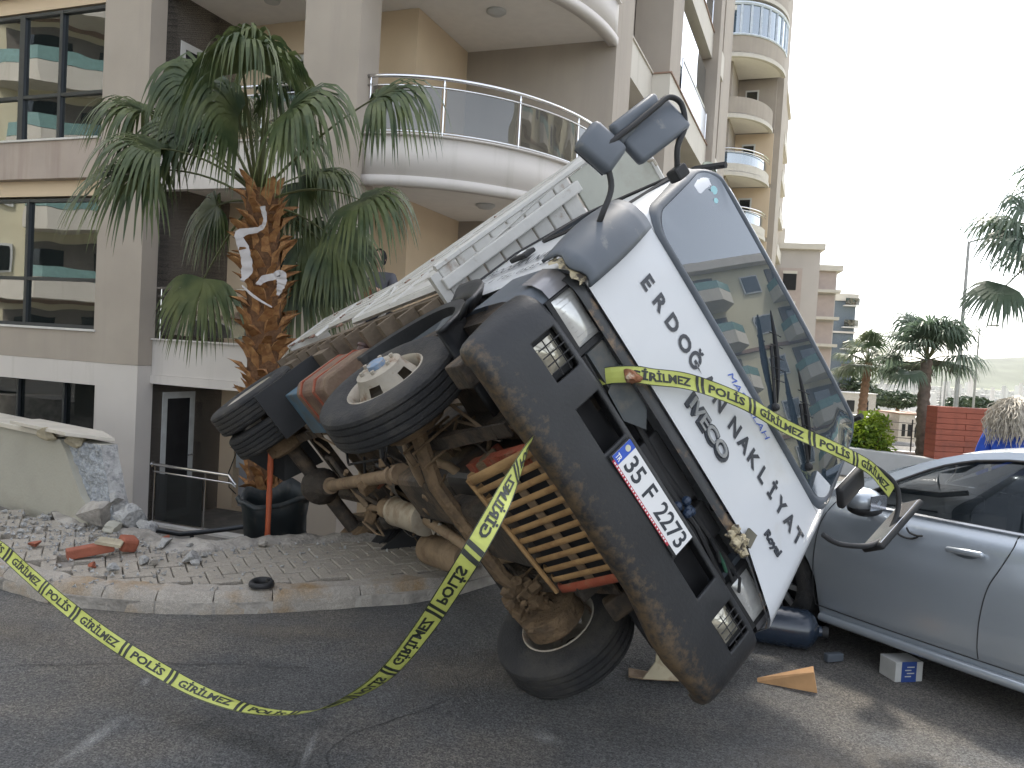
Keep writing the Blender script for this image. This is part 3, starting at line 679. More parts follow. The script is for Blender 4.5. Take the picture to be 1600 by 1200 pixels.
# windscreen: rubber surround ring and glass
def rr(cy, cz, a, b_, r, n=10):
    out = []
    for (sx, sz, t0) in ((1, 1, 0), (-1, 1, PI/2), (-1, -1, PI), (1, -1, 3*PI/2)):
        for i in range(n+1):
            t = t0+PI/2*i/n; out.append((cy+sx*(a-r)+r*math.cos(t), cz+sz*(b_-r)+r*math.sin(t)))
    return out
def face_ring(m, A, B, oa, ob):
    n = len(A); vs = [(fx(y, z, oa), y, z) for y, z in A]+[(fx(y, z, ob), y, z) for y, z in B]
    m.add(vs, [(i, (i+1) % n, (i+1) % n+n, i+n) for i in range(n)])
WC = (-0.012, 1.852)
def dens(P):   # extra points on the long sides
    out = []
    for i, p in enumerate(P):
        q = P[(i+1) % len(P)]; out.append(p); L_ = math.hypot(q[0]-p[0], q[1]-p[1]); k = int(L_/0.12)
        for j in range(1, k+1): out.append((p[0]+(q[0]-p[0])*j/(k+1), p[1]+(q[1]-p[1])*j/(k+1)))
    return out
outer = dens(rr(*WC, 0.895, 0.352, 0.13)); n_ = len(outer)
def scal(P, a, b_): return [(WC[0]+(y-WC[0])*a, WC[1]+(z-WC[1])*b_) for y, z in P]
m = MB(); r1 = scal(outer, 0.985, 0.965); r2 = scal(outer, 0.955, 0.905); r3 = scal(outer, 0.945, 0.88)
face_ring(m, outer, r1, 0.001, 0.016); face_ring(m, r1, r2, 0.016, 0.018); face_ring(m, r2, r3, 0.018, 0.006)
T_('windscreen_seal', m, mat('grey_blue_rubber_seal', (0.075, 0.088, 0.105), 0.5, var=0.15, scale=7), smooth=True)
m = MB(); prev = r3; k_ = 8; vs = []
for k in range(k_+1):
    s_ = 1-k/k_
    vs += [(fx(WC[0]+(y-WC[0])*s_, WC[1]+(z-WC[1])*s_, 0.010), WC[0]+(y-WC[0])*s_, WC[1]+(z-WC[1])*s_) for y, z in r3]
m.add(vs, [(k*n_+i, k*n_+(i+1) % n_, (k+1)*n_+(i+1) % n_, (k+1)*n_+i) for k in range(k_) for i in range(n_)])
ws = T_('windscreen', m, M_ws, smooth=True)
m = MB(); m.lathe([(0, 0.0), (0.001, 0.022)], (fx(-.75, 2.06, .013), -0.75, 2.06), (1, 0, 0), 16); m.lathe([(0, 0.0), (0.001, 0.014)], (fx(-.72, 2.03, .013), -0.705, 2.03), (1, 0, 0), 14)
T_('windscreen_sticker', m, mat('pale_blue_sticker', (0.35, 0.62, 0.66), 0.5))
# wipers
for (y0, z0, y1, z1, y2, z2) in ((0.25, 1.60, 0.02, 1.80, 0, 0), (0.62, 1.60, 0.36, 1.78, 0, 0)):
    m = MB(); P0 = Vector((fx(y0, z0, .02), y0, z0)); P1 = Vector((fx(y1, z1, .035), y1, z1))
    m.tube([P0, P1], 0.008, 6); m.sphere(P0, 0.022, 8, 6)
    wp = T_('wiper_arm', m, M_black)
    m = MB(); d = (P1-P0).normalized(); a = P1-d*0.26+Vector((.0, .03, .0)); b_ = P1+d*0.16+Vector((0, -.01, .02))
    pts = [a+(b_-a)*i/8+Vector((0.012*math.sin(i/8*PI), 0.012*math.sin(i/8*PI), 0)) for i in range(9)]
    m.tube(pts, [0.004, .010, .013, .016, .018, .016, .013, .010, .004], 6, flat=0.5)
    for i in range(5):
        q = pts[i+2]; m.tube([q+Vector((0, -.03, -.02)), q+Vector((.01, .0, .0)), q+Vector((0, .035, .03))], 0.003, 4)
    T_('wiper_blade', m, M_black, wp)
# lettering on the panel
def face_text(txt, y0, y1, z0, h, lift, mt, name, lab=None, slope=0.0, **k):
    vs, fs = text_fit(txt, y1-y0, h, **k); m = MB()
    m.add([(fx(y0+v.x, z0+v.y+slope*v.x, lift+v.z), y0+v.x, z0+v.y+slope*v.x) for v in vs], fs)
    return T_(name, m, mt, panel, lab, recalc=False)
def spaced(txt, y0, y1, z0, h, off, name, wdt):
    """letters set wide apart one by one, as painted on the panel"""
    m = MB(); n = len(txt); pos = [y0+(y1-y0)*i/(n-1) for i in range(n)]
    for c, yc in zip(txt, pos):
        if c == ' ': continue
        vs, fs = text_mesh(c, h/0.73, off=0.0042, res=3)
        xm = (min(v.x for v in vs)+max(v.x for v in vs))/2
        m.add([(fx(yc+(v.x-xm)*0.92, z0+v.y, off), yc+(v.x-xm)*0.92, z0+v.y) for v in vs], fs)
    return T_(name, m, M_letter, panel, recalc=False)
spaced('ERDOĞAN', -0.668, -0.02, 1.240, 0.084, 0.004, 'painted_lettering', 0.05)
spaced('NAKLİYAT', 0.125, 0.785, 1.240, 0.084, 0.004, 'painted_lettering', 0.05)
face_text('IVECO', -0.165, 0.185, 1.075, 0.088, 0.004, M_letter, 'maker_badge', off=0.052, ext=0.004, spacing=0.92, res=4)
face_text('IVECO', -0.145, 0.165, 1.085, 0.070, 0.011, M_badge, 'maker_badge_letters', off=0.020, ext=0.004, spacing=0.92, res=4)
face_text('Royal', 0.585, 0.735, 1.078, 0.045, 0.004, M_letter, 'model_badge', off=0.035, ext=0.003, shear=0.2)
face_text('MAŞALLAH', -0.07, 0.33, 1.425, 0.042, 0.004, M_blue, 'blue_lettering', off=-0.004, shear=0.35, slope=0.0)
# side windows, handle, side lettering
def side_y(z, s_=-1, off=0.004): return s_*(hw(z)+off)
for s_ in (-1, 1):
    m = MB(); P = dens(rr(-0.74, 1.79, 0.36, 0.25, 0.07, 5)); m.add([(x+(-0.10*(z-1.79)), side_y(z, s_)*0.995, z) for x, z in P], [tuple(range(len(P)))])
    T_('side_window', m, M_ws, recalc=False)
    m = MB(); m.tube([(x+(-0.10*(z-1.79)), side_y(z, s_)*0.997, z) for x, z in P+P[:1]], 0.012, 5); T_('side_window_seal', m, M_black)
    m = MB(); m.bbox(-1.03, -0.87, min(side_y(1.33, s_), side_y(1.33, s_, .03)), max(side_y(1.33, s_), side_y(1.33, s_, .03)), 1.29, 1.37, 0.008); h_ = T_('door_handle', m, M_black)
    m = MB(); yy = sorted((side_y(1.33, s_, .031), side_y(1.33, s_, .034))); m.box(-0.97, -0.92, yy[0], yy[1], 1.31, 1.35); T_('handle_plate', m, M_plate, h_)
    m = MB(); m.tube([(-1.28, side_y(1.0, s_, .003), 1.0), (-1.28, side_y(1.5, s_, .003), 1.5), (-1.24, side_y(2.0, s_, .003), 2.0), (-1.1, side_y(2.12, s_, .004), 2.13), (-0.5, side_y(2.12, s_, .004), 2.13)], 0.006, 4); T_('door_seam', m, M_black)
    # grey plastic lower corner of the cab
    m = MB()
    def lc(a, b, s_=s_):
        t = a; z = 0.70+0.255*b
        path = [(-0.10, .83), (-0.11, .90), (-.16, .955), (-.25, .972), (-.40, .975), (-.52, .975)]
        q = t*(len(path)-1); i = min(int(q), len(path)-2); f_ = q-i
        return Vector((path[i][0]+(path[i+1][0]-path[i][0])*f_, s_*(path[i][1]+(path[i+1][1]-path[i][1])*f_), z))
    m.grid(lc, 10, 3); T_('cab_corner_trim', m, M_greyp, smooth=True)
vs, fs = text_fit('ERDOĞAN NAKLİYAT', 0.98, 0.075, off=0.01); m = MB(); m.add([(-1.22+v.x, -hw(1.2)-0.003, 1.20+v.y) for v in vs], fs)
vs, fs = text_fit('NO: 4  TEL: 0532 657 33', 0.98, 0.05); m.add([(-1.2+v.x, -hw(1.1)-0.003, 1.08+v.y) for v in vs], fs); T_('door_lettering', m, M_letter, recalc=False)
# air deflector on the right front corner, broken at its foot
m = MB()
def defl(a, b):
    z = 0.93+0.53*b; th = R(-12+112*a); r = 0.145+0.02*math.sin(b*PI)
    e = 0.018*math.sin(a*11) if b == 0 else 0
    return Vector((fx(-.86, z)-0.105+r*math.cos(th)+0.0, -0.875-r*math.sin(th)*0.98, z+e-0.10*(b > .9)*0))
m.grid(defl, 12, 8); T_('air_deflector', m, M_greyp, smooth=True, solid=0.014)
m = MB(); m.grid(lambda a, b: Vector((fx(-.86, .93)-0.10+0.128*math.cos(R(100*a)), -0.875-0.128*math.sin(R(100*a)), 0.90+0.05*b+0.012*math.sin(a*23))), 16, 2); T_('broken_deflector_mount', m, mat('yellowed_plastic', (0.40, 0.34, 0.22), 0.7, var=0.3, scale=20, dirt=(.05, .04, .03), dscale=25, dth=(.5, .6)))
m = MB(); m.box(fx(-.9, 1.44)+0.02, fx(-.9, 1.44)+0.05, -0.92, -0.87, 1.40, 1.455); T_('deflector_cap', m, M_bedp)
# roof edge gutters + clearance lamp
m = MB(); m.tube([(-0.34, -.80, 2.262), (-.5, -.845, 2.235), (-1.3, -.835, 2.225)], 0.018, 6); T_('roof_gutter', m, M_black); m = MB(); m.tube([(-0.34, .80, 2.262), (-.5, .845, 2.235), (-1.3, .835, 2.225)], 0.018, 6); T_('roof_gutter', m, M_black)
m = MB(); m.lathe([(0, .045), (.03, .04), (.045, .0)], (-.50, -.80, 2.30), (0.1, -.6, .8), 14); T_('roof_lamp', m, mat('clear_lamp', (0.33, 0.36, 0.28), .3, coat=.5), auto=40)
# --- grille opening, radiator bits
m = MB(); m.box(-0.22, -0.18, -0.90, 0.90, 0.66, 0.95); T_('grille_backing', m, M_dark)
m = MB(); m.box(-0.18, -0.07, -0.62, -0.26, 0.80, 0.90); m.add([(-.06, -.50, .90), (-.06, -.27, .90), (-.06, -.20, .84), (-.06, -.30, .77), (-.06, -.44, .78)], [(0, 1, 2, 3, 4)]); T_('grille_bracket', m, mat('dark_grey_sheet', (0.055, 0.062, 0.065), .6, var=.3, dirt=(.11, .10, .08), dscale=8))
for (y0, y1, z0, z1) in ((-.14, .22, .77, .92), (.26, .44, .78, .93)):
    m = MB(); m.bbox(-.17, -.11, y0, y1, z0, z1, .01); T_('radiator_part', m, M_black)
    for q in range(int((y1-y0)/0.02)):
        pass
m = MB(); m.tube([(-.08, -.62, .78), (-.09, -.1, .765), (-.07, .3, .80), (-.08, .6, .77)], 0.012, 6); m.tube([(-.10, -.6, .86), (-.12, 0, .84), (-.1, .62, .86)], .016, 6); T_('hose', m, M_black)
m = MB()
for q in range(7): m.sphere((-.07+random.uniform(-.02, .02), .20+random.uniform(-.04, .04), .80+random.uniform(-.03, .03)), .022, 7, 5)
T_('blue_connector', m, mat('blue_plastic', (.015, .03, .06), .5))
# broken headlamp mechanism by the left lamp
m = MB()
for q in range(9):
    c = Vector((-.01+random.uniform(-.02, .02), .47+random.uniform(-.05, .05), .90+random.uniform(-.03, .035))); m.sphere(c, random.uniform(.012, .026), 7, 5, jit=.2)
m.tube([(-.02, .40, .87), (0, .47, .90)], .007, 5); m.tube([(-.01, .50, .90), (.01, .53, .88)], .02, 7); T_('broken_lock_mechanism', m, mat('yellowed_plastic', (0.5, .42, .28), .6), label='cream broken lock mechanism hanging at the panel edge')
m = MB(); m.box(-.006, .006, -.028, .028, -.035, .035, TR((fx(.52, .97, .02), .505, .965), (0.25, 0, 0))); T_('lock_bracket', m, mat('rusty_bracket', (.13, .12, .09), .7, var=.3))
for q in range(4):
    m = MB(); y = .40+.06*q; pts = [(-.12, y, .86), (-.05, y+.05, .83+random.uniform(-.03, .03)), (-.06, y+.1, .80), (-.12, y+.14, .84)]; m.tube(pts, .008, 5); T_('wire', m, mat('green_wire', (.03, .10, .06), .5) if q == 1 else M_black)
# --- headlamps and signals
for s_ in (-1, 1):
    m = MB(); a, b_ = sorted((s_*0.600, s_*0.885)); m.box(-.20, -.125, a, b_, .765, .945); hs = T_('headlamp_housing', m, M_greyp)
    for (p, q, zz0, zz1) in ((.625, .65, .77, .945), (.878, .888, .77, .945)):
        m = MB(); a, b_ = sorted((s_*p, s_*q)); m.box(-.125, -.085, a, b_, zz0, zz1); T_('headlamp_frame', m, M_black, hs)
    m = MB(); m.box(-.125, -.085, *sorted((s_*.65, s_*.878)), .925, .945); m.box(-.125, -.085, *sorted((s_*.65, s_*.878)), .77, .795); T_('headlamp_frame', m, M_black, hs)
    m = MB(); a, b_ = sorted((s_*0.652, s_*0.876))
    def lens(p, q, a=a, b_=b_):
        y = a+(b_-a)*p; z = .797+(.923-.797)*q
        return Vector((-.098+0.022*math.sin(p*PI)**.6*math.sin(q*PI)**.6+0.0, y, z))
    m.grid(lens, 14, 8); hl = T_('headlamp', m, M_lens, smooth=True)
    m = MB()
    for q in range(9): m.tube([(-.083, a+.02+(b_-a-.04)*q/8, .81), (-.083, a+.02+(b_-a-.04)*q/8, .91)], .0012, 4)
    tag(T_('lens_ribs', m, M_lens, hl), kind='stuff')
    m = MB()
    def sg(p, q, s_=s_):
        path = [(-.092, .892), (-.105, .935), (-.15, .968), (-.22, .982)]
        t = p*3; i = min(int(t), 2); f_ = t-i
        return Vector((path[i][0]+(path[i+1][0]-path[i][0])*f_, s_*(path[i][1]+(path[i+1][1]-path[i][1])*f_), .80+.13*q))
    m.grid(sg, 9, 3); T_('turn_signal', m, M_amber, smooth=True)
# --- bumper
yb = [0, .10, .28, .50, .63, .815, .86]
path = [(-0.0, 0), (0, .1), (-.002, .28), (-.006, .50), (-.01, .63), (-.018, .815), (-.026, .86), (-.040, .905), (-.062, .935), (-.090, .955), (-.12, .966), (-.145, .970)]
full = [(x, -y) for x, y in reversed(path[1:])]+path
prof = [(-.085, .352), (-.045, .354), (-.020, .366), (-.008, .39), (-.002, .43), (.004, .50), (.008, .575), (.008, .64), (.006, .708), (-.004, .732), (-.022, .744), (-.09, .748)]
vs = []
for i, (x, y) in enumerate(full):
    a = full[max(i-1, 0)]; b_ = full[min(i+1, len(full)-1)]; t = Vector((b_[0]-a[0], b_[1]-a[1])).normalized(); n = Vector((t.y, -t.x))
    endk = min(1, max(0, (abs(y)-.9)/.12)); 
    for (o_, z) in prof:
        dent = 0.012*noise.noise(Vector((y*3, z*4, 1)))
        zz = z+0.02*endk*(0.55-z)*2+ (0.012*noise.noise(Vector((y*2.2, 0, 5))) if z < .45 else 0)
        # the lower left end hangs down a little
        if z < .45: zz -= 0.045*math.exp(-((y-.58)/.24)**2)*(1 if z < .41 else .5)
        vs.append((x+n.x*(o_+dent)+(0.0), y+n.y*(o_+dent), zz))
npf = len(prof)
def hole(i, j):
    ya = (full[i][1]+full[i+1][1])/2; za = prof[j][1]+(prof[j+1][1]-prof[j][1])/2
    return .57 < za < .71 and (.28 < abs(ya) < .50 or .63 < abs(ya) < .815)
m = MB(); m.add(vs, [(i*npf+j, (i+1)*npf+j, (i+1)*npf+j+1, i*npf+j+1) for i in range(len(full)-1) for j in range(npf-1) if not hole(i, j)])
bump = T_('bumper', m, M_bumper, auto=50); sm = bump.modifiers.new('solid', 'SOLIDIFY'); sm.thickness = 0.022; sm.offset = -1
bv = bump.modifiers.new('bevel', 'BEVEL'); bv.width = 0.008; bv.segments = 3; bv.limit_method = 'ANGLE'; bv.angle_limit = R(50)
m = MB(); m.box(-.16, -.13, -.95, .95, .40, .73); T_('bumper_beam', m, M_dark, bump)
for s_ in (-1, 1):
    a, b_ = sorted((s_*.635, s_*.81))
    m = MB(); m.box(-.075, -.06, a-.01, b_+.01, .57, .715); fl = T_('fog_lamp', m, M_black, bump)
    m = MB(); m.grid(lambda p, q, a=a, b_=b_: Vector((-.05+.025*math.sin(p*PI)*math.sin(q*PI), a+.02+(b_-a-.04)*p, .595+.10*q)), 8, 6); T_('fog_lamp_glass', m, mat('fog_lens', (.5, .47, .38), .15, .5, var=.4, scale=12, coat=.6), bump, smooth=True)
    m = MB()
    for q in range(1, 5): y = a+(b_-a)*q/5; m.tube([(-.006, y, .58), (-.006, y, .705)], .003, 4)
    for q in range(1, 3): z = .575+.135*q/3; m.tube([(-.006, a+.005, z), (-.006, b_-.005, z)], .003, 4)
    T_('fog_lamp_grille', m, M_black, bump)
# number plate
m = MB(); m.bbox(.012, .018, -.267, .267, .575, .708, .004); npl = T_('number_plate', m, M_black, bump)
m = MB(); m.box(.0182, .0195, -.26, .26, .589, .701); T_('plate_face', m, M_plate, bump)
m = MB(); m.box(.0197, .0202, -.26, -.215, .589, .701); T_('plate_country_band', m, mat('plate_blue', (.02, .08, .45), .4), bump)
m = MB(); vs, fs = text_fit('TR', .03, .026, off=.03); m.add([(.0206, -.252+v.x, .600+v.y) for v in vs], fs); T_('plate_country_letters', m, M_plate, bump, recalc=False)
m = MB(); m.lathe([(0, 0), (.0004, .014)], (.0206, -.237, .670), (1, 0, 0), 14); T_('plate_seal', m, mat('seal_silver', (.55, .55, .42), .4), bump)
for txt, y0, y1 in (('35', -.195, -.095), ('F', -.048, -.004), ('2273', .045, .245)):
    m = MB(); vs, fs = text_fit(txt, y1-y0, .080, off=.018); m.add([(.0206, y0+v.x, .606+v.y) for v in vs], fs); T_('plate_characters', m, M_letter, bump, recalc=False)
m = MB(); m.box(.0197, .0202, -.245, .20, .576, .5885); T_('plate_red_strip', m, M_redtxt, bump)
m = MB()
for q in range(26): y = -.235+q*.0163; m.box(.0203, .0206, y, y+random.uniform(.006, .011), .579, .5855)
tag(T_('strip_print', m, M_plate, bump), kind='stuff')
# --- mirrors
def arm(pts, r, name='mirror_arm'):
    P = [Vector(p) for p in pts]; out = []
    for i in range(len(P)-1):
        p0 = P[max(i-1, 0)]; p1 = P[i]; p2 = P[i+1]; p3 = P[min(i+2, len(P)-1)]
        for k in range(6):
            t = k/6; out.append(0.5*((2*p1)+(-p0+p2)*t+(2*p0-5*p1+4*p2-p3)*t*t+(-p0+3*p1-3*p2+p3)*t**3))
    out.append(P[-1]); m = MB(); m.tube(out, r, 8); return T_(name, m, M_black, smooth=True)
RA = [(-.16, -.97, 1.20), (-.10, -1.03, 1.25), (-.1, -1.10, 1.365), (-.1, -1.235, 1.43), (-.09, -1.252, 1.52), (-.09, -1.254, 1.64), (-.09, -1.262, 1.80), (-.1, -1.262, 1.90), (-.1, -1.205, 1.945), (-.1, -1.115, 1.90), (-.1, -1.06, 1.80), (-.12, -.975, 1.752)]
arm(RA, .0135)
m = MB(); m.bbox(-.20, -.12, -.985, -.94, 1.12, 1.25, .012); T_('mirror_bracket', m, M_black); m = MB(); m.bbox(-.16, -.09, -.99, -.93, 1.71, 1.79, .012); T_('mirror_bracket', m, M_black)
def mirror(c, s3, rot, par_label=None, mt_=None):
    T = TR(c, rot); m = MB(); m.bbox(-s3[0]/2, s3[0]/2, -s3[1]/2, s3[1]/2, -s3[2]/2, s3[2]/2, min(s3)*.38, T); mo = T_('mirror', m, mt_ or M_greyp, smooth=True, label=par_label)
    m = MB(); m.box(-s3[0]/2-.002, -s3[0]/2+.001, -s3[1]/2*.85, s3[1]/2*.85, -s3[2]/2*.9, s3[2]/2*.9, T); T_('mirror_glass', m, M_chrome, mo)
    return mo
mirror((-.13, -1.185, 1.745), (.055, .19, .36), (0, 0, R(-18)), 'large upper grey mirror head on the right arm')
mirror((-.14, -1.265, 1.705), (.05, .10, .34), (0, R(-6), R(12)))
mirror((-.12, -1.255, 1.435), (.07, .19, .17), (R(14), 0, R(-10)), 'small square mirror head on the right arm')
LA = [(-.12, .90, 1.42), (-.1, .99, 1.46), (-.1, 1.13, 1.60), (-.1, 1.185, 1.70), (-.1, 1.20, 1.80), (-.1, 1.16, 1.92), (-.1, 1.06, 1.985), (-.12, .93, 1.96), (-.14, .88, 1.93)]
arm(LA, .0135)
mirror((-.12, 1.215, 1.85), (.035, .15, .40), (0, R(4), R(72)), 'left mirror head folded against the silver car', M_black)
mirror((-.13, .86, 1.735), (.04, .13, .22), (R(-6), 0, R(20)), None, M_black)

# --- wheels
def wheel(cx_, cy_, side, dual=False, name='wheel', front=True, flip=False):
    """side: +1 outer face looks to +y"""
    ax = (0, side, 0); c = (cx_, cy_, .375)
    # rim disc with hand holes
    prof = [(.088, .212), (.092, .205), (.08, .196), (.03, .19), (-.03, .188), (-.08, .196), (-.092, .205), (-.088, .212)]
    m = MB(); m.lathe(prof, c, ax, 40)
    s1 = 1 if (front and not flip) else -1
    hx_ = .045 if (front and not dual and side < 0) else 0
    disc = [(-.01*s1, .19), (.02*s1, .178), (.045*s1, .165), ((.085+hx_*.6)*s1, .130), ((.105+hx_)*s1, .120), ((.112+hx_)*s1, .10), ((.112+hx_)*s1, .055), ((.112+hx_)*s1, .0)]
    m.lathe(disc, c, ax, 40, skip=lambda i, k: (i in (1, 2) and k % 8 in (1, 2, 3)))
    wh = T_(name, m, M_rim, auto=35)
    g = []
    for gx in (-.058, -.02, .02, .058): g += [(gx-.006, .374), (gx-.003, .362), (gx+.003, .362), (gx+.006, .374)]
    tp_ = [(-.088, .212), (-.102, .24), (-.108, .29), (-.103, .335), (-.092, .358), (-.082, .369)]+g+[(.082, .369), (.092, .358), (.103, .335), (.108, .29), (.102, .24), (.088, .212)]
    m = MB(); m.lathe(tp_, c, ax, 64)
    T_('tyre', m, M_tyre, wh, auto=28)
    m = MB()
    for k in range(6):
        m = MB(); a = 2*PI*k/6+.3; p = Vector(c)+Vector((math.cos(a)*.085, side*(.112+hx_)*s1, math.sin(a)*.085)); m.lathe([(0, .011), (.018, .011), (.020, 0)], p, (0, side*s1, 0), 6)
        T_('wheel_nut', m, M_rim, wh)
    m = MB(); m.lathe([((.10+hx_)*s1, .048), ((.135+hx_)*s1, .046), ((.142+hx_)*s1, .03), ((.142+hx_)*s1, 0)], c, ax, 20); T_('hub', m, mat('blue_hub_paint', (.17, .24, .34), .6, var=.2, scale=30, dirt=(.3, .26, .2), dscale=30) if front and side < 0 else M_chassis, wh, auto=40)
    if not dual and cx_ > -2:
        wh.matrix_local = Matrix.Translation(c) @ Euler((0, 0, R(9))).to_matrix().to_4x4() @ Matrix.Translation(-Vector(c))
    return wh
wheel(-1.087, -.80, -1)
wheel(-1.087, .80, 1)
for s_ in (-1, 1):
    wheel(-4.07, s_*.90, s_, front=False); wheel(-4.07, s_*.665, s_, front=True, flip=True)
for (x, y, r_) in ((-1.087, .66, .17), (-1.087, -.66, .17), (-4.07, .5, .18), (-4.07, -.5, .18)):
    m = MB(); m.lathe([(-.05, 0), (-.05, r_), (.06, r_), (.065, r_*.9), (.08, r_*.85), (.085, 0)], (x, y, .375), (0, 1, 0), 24); T_('brake_drum', m, M_mud, auto=40)
# mud-caked joints in the left front wheel
m = MB()
for q in range(26):
    t = random.random(); s1 = random.uniform(.014, .036); m.bbox(-s1, s1, -s1*.7, s1*.7, -s1*.8, s1*.8, s1*.2, TR((-1.087+random.uniform(-.12, .10), .40+.32*t, .30+random.uniform(-.09, .12)), (random.random()*3, random.random()*3, 0)))
m.tube([(-1.02, .35, .30), (-1.2, .55, .26), (-1.12, .72, .25)], [.03, .04, .03], 7); T_('steering_knuckle', m, M_mud)
# --- chassis
for y in (-.39, .39):
    m = MB(); m.box(-5.1, -.18, y-.03, y+.03, .62, .80); T_('chassis_rail', m, M_chassis)
for x in (-.5, -1.75, -2.9, -3.6, -4.7): m = MB(); m.box(x-.04, x+.04, -.36, .36, .66, .77); T_('chassis_cross_member', m, M_chassis)
m = MB(); m.box(-1.76, -1.64, -.66, .98, .42, .50, TR((0, 0, 0))); T_('black_cross_beam', m, M_black)
m = MB(); m.tube([(-1.087, -.68, .40), (-1.087, -.5, .33), (-1.087, -.3, .27), (-1.087, .3, .27), (-1.087, .5, .33), (-1.087, .68, .40)], .052, 8, flat=.8); T_('front_axle', m, M_mud, auto=40)
m = MB(); m.tube([(-4.07, -.85, .375), (-4.07, .85, .375)], .062, 10); T_('rear_axle', m, M_chassis, auto=40)
m = MB(); m.lathe([(-.16, .0), (-.15, .05), (-.11, .11), (-.05, .15), (.05, .155), (.13, .12), (.19, .085), (.25, .06), (.26, 0)], (-4.05, -.02, .36), (1, 0, 0), 20)
T_('differential', m, M_chassis, auto=40)
m = MB(); m.tube([(-3.80, -.02, .385), (-2.22, -.16, .455)], .046, 12); ds = T_('driveshaft', m, M_tan, auto=40)
for (x, y, z) in ((-3.82, -.018, .384), (-2.30, -.153, .452), (-2.18, -.164, .457)):
    m = MB(); m.lathe([(-.03, .0), (-.028, .068), (.028, .068), (.03, 0)], (x, y, z), (1, -.09, .04), 14); T_('shaft_flange', m, M_tan, ds, auto=40)
for y in (-.47, .47):
    m = MB()
    for k in range(4):
        L_ = .62-.11*k; m.grid(lambda a, b, L_=L_, k=k, y=y: Vector((-1.087-L_+2*L_*a, y-.035+.07*b, .50-.018*k-.06*math.sin(a*PI)+.06*(1-1) )), 12, 1)
    T_('leaf_spring', m, M_chassis, solid=.013)
    m = MB()
    for k in range(5):
        L_ = .68-.10*k; m.grid(lambda a, b, L_=L_, k=k, y=y: Vector((-4.07-L_+2*L_*a, y-.035+.07*b, .53-.02*k-.05*math.sin(a*PI))), 12, 1)
    T_('leaf_spring', m, M_chassis, solid=.014)
m = MB(); m.bbox(-2.2, -1.35, -.17, .17, .40, .78, .04); m.lathe([(0, .13), (.2, .10), (.24, .05), (.24, 0)], (-2.2, -.06, .5), (-1, 0, 0), 16); T_('gearbox', m, M_chassis)
m = MB(); m.bbox(-1.34, -.45, -.24, .24, .40, .92, .04); T_('engine_block', m, mat('oily_engine', (.03, .027, .025), .55, var=.3, dirt=(.10, .06, .04), dscale=6))
m = MB(); m.bbox(-1.25, -.62, -.15, .2, .28, .40, .04); T_('oil_sump', m, M_chassis)
# random plumbing: hoses, clips and small castings hanging below the engine
for q in range(24):
    p = Vector((random.uniform(-3.6, -.5), random.uniform(-.45, .6), random.uniform(.42, .62))); pts = [p]
    for k in range(5): p = p+Vector((random.uniform(-.22, .22), random.uniform(-.16, .16), random.uniform(-.05, .05))); pts.append(p)
    m = MB(); m.tube(pts, random.choice((.006, .009, .013, .02)), 6); T_('pipe', m, random.choice((M_chassis, M_tan, M_black, M_mud)))
for q in range(22):
    p = (random.uniform(-3.5, -.5), random.uniform(-.5, .65), random.uniform(.40, .60)); s1 = random.uniform(.03, .09)
    m = MB(); m.bbox(-s1, s1, -s1*.7, s1*.7, -s1*.6, s1*.6, s1*.2, TR(p, (random.random()*3, random.random()*3, 0))); T_('bracket', m, random.choice((M_chassis, M_mud, M_chassis, M_redp)))
for q in range(64):
    y = random.choice((-.43, .43, -.352, .352)); m = MB(); m.lathe([(0, .012), (.012, .012), (.013, 0)], (random.uniform(-4.9, -.3), y, random.choice((.65, .70, .76))), (0, 1 if y > 0 else -1, 0), 6); T_('bolt', m, M_mud)
for y in (-.47, .47):
    for dx in (-.06, .06):
        m = MB(); m.tube([(-1.087+dx, y-.045, .56), (-1.087+dx, y-.045, .25), (-1.087+dx, y+.045, .25), (-1.087+dx, y+.045, .56)], .008, 6); T_('spring_clamp', m, M_mud)
m = MB(); m.tube([(-1.22, -.62, .33), (-1.25, 0, .30), (-1.22, .62, .33)], .018, 8); T_('tie_rod', m, M_chassis)
for q in range(10):
    x0 = random.uniform(-3.4, -1.0); y0 = random.uniform(-.35, .3); P = catmull_([(x0, y0, .60), (x0+.2, y0+.1, .46), (x0+.45, y0+random.uniform(-.1, .3), .44), (x0+.7, y0+random.uniform(-.2, .2), .62)]); m = MB(); m.tube(P, random.choice((.006, .009, .012)), 6); T_('hose', m, random.choice((M_black, M_chassis, M_black)))
# muffler with its pipes
m = MB(); m.lathe([(-.29, 0), (-.29, .095), (-.28, .108), (-.27, .108), (-.265, .104), (.16, .104), (.165, .108), (.20, .108), (.205, .09), (.21, 0)], (-2.47, .20, .44), (1, .06, 0), 24); mf = T_('muffler', m, M_muff, auto=35)
m = MB(); m.lathe([(-.14, 0), (-.13, .045), (-.05, .075), (.05, .075), (.12, .045), (.14, .0)], (-2.96, .19, .45), (1, 0, 0), 18); m.tube([(-2.84, .19, .45), (-2.74, .19, .45)], .045, 10); T_('exhaust_resonator', m, M_tan, auto=40)
m = MB(); m.tube([(-3.1, .19, .45), (-3.5, .25, .46), (-3.9, .45, .56), (-4.6, .5, .5)], .032, 8); T_('tail_pipe', m, M_tan, auto=50); m = MB(); m.tube([(-2.25, .21, .44), (-2.05, .26, .43), (-1.7, .33, .40), (-1.35, .36, .42), (-1.0, .30, .46)], .036, 9); T_('exhaust_pipe', m, M_tan, auto=50)
m = MB()
for q in range(5): m.tube([(-2.24+random.uniform(-.02, .02), .21+random.uniform(-.08, .08), .44), (-2.14, .23+random.uniform(-.06, .06), .42+random.uniform(-.04, .04)), (-2.05, .27+random.uniform(-.06, .06), .44)], .008, 5)
T_('exhaust_clamp', m, M_rim)
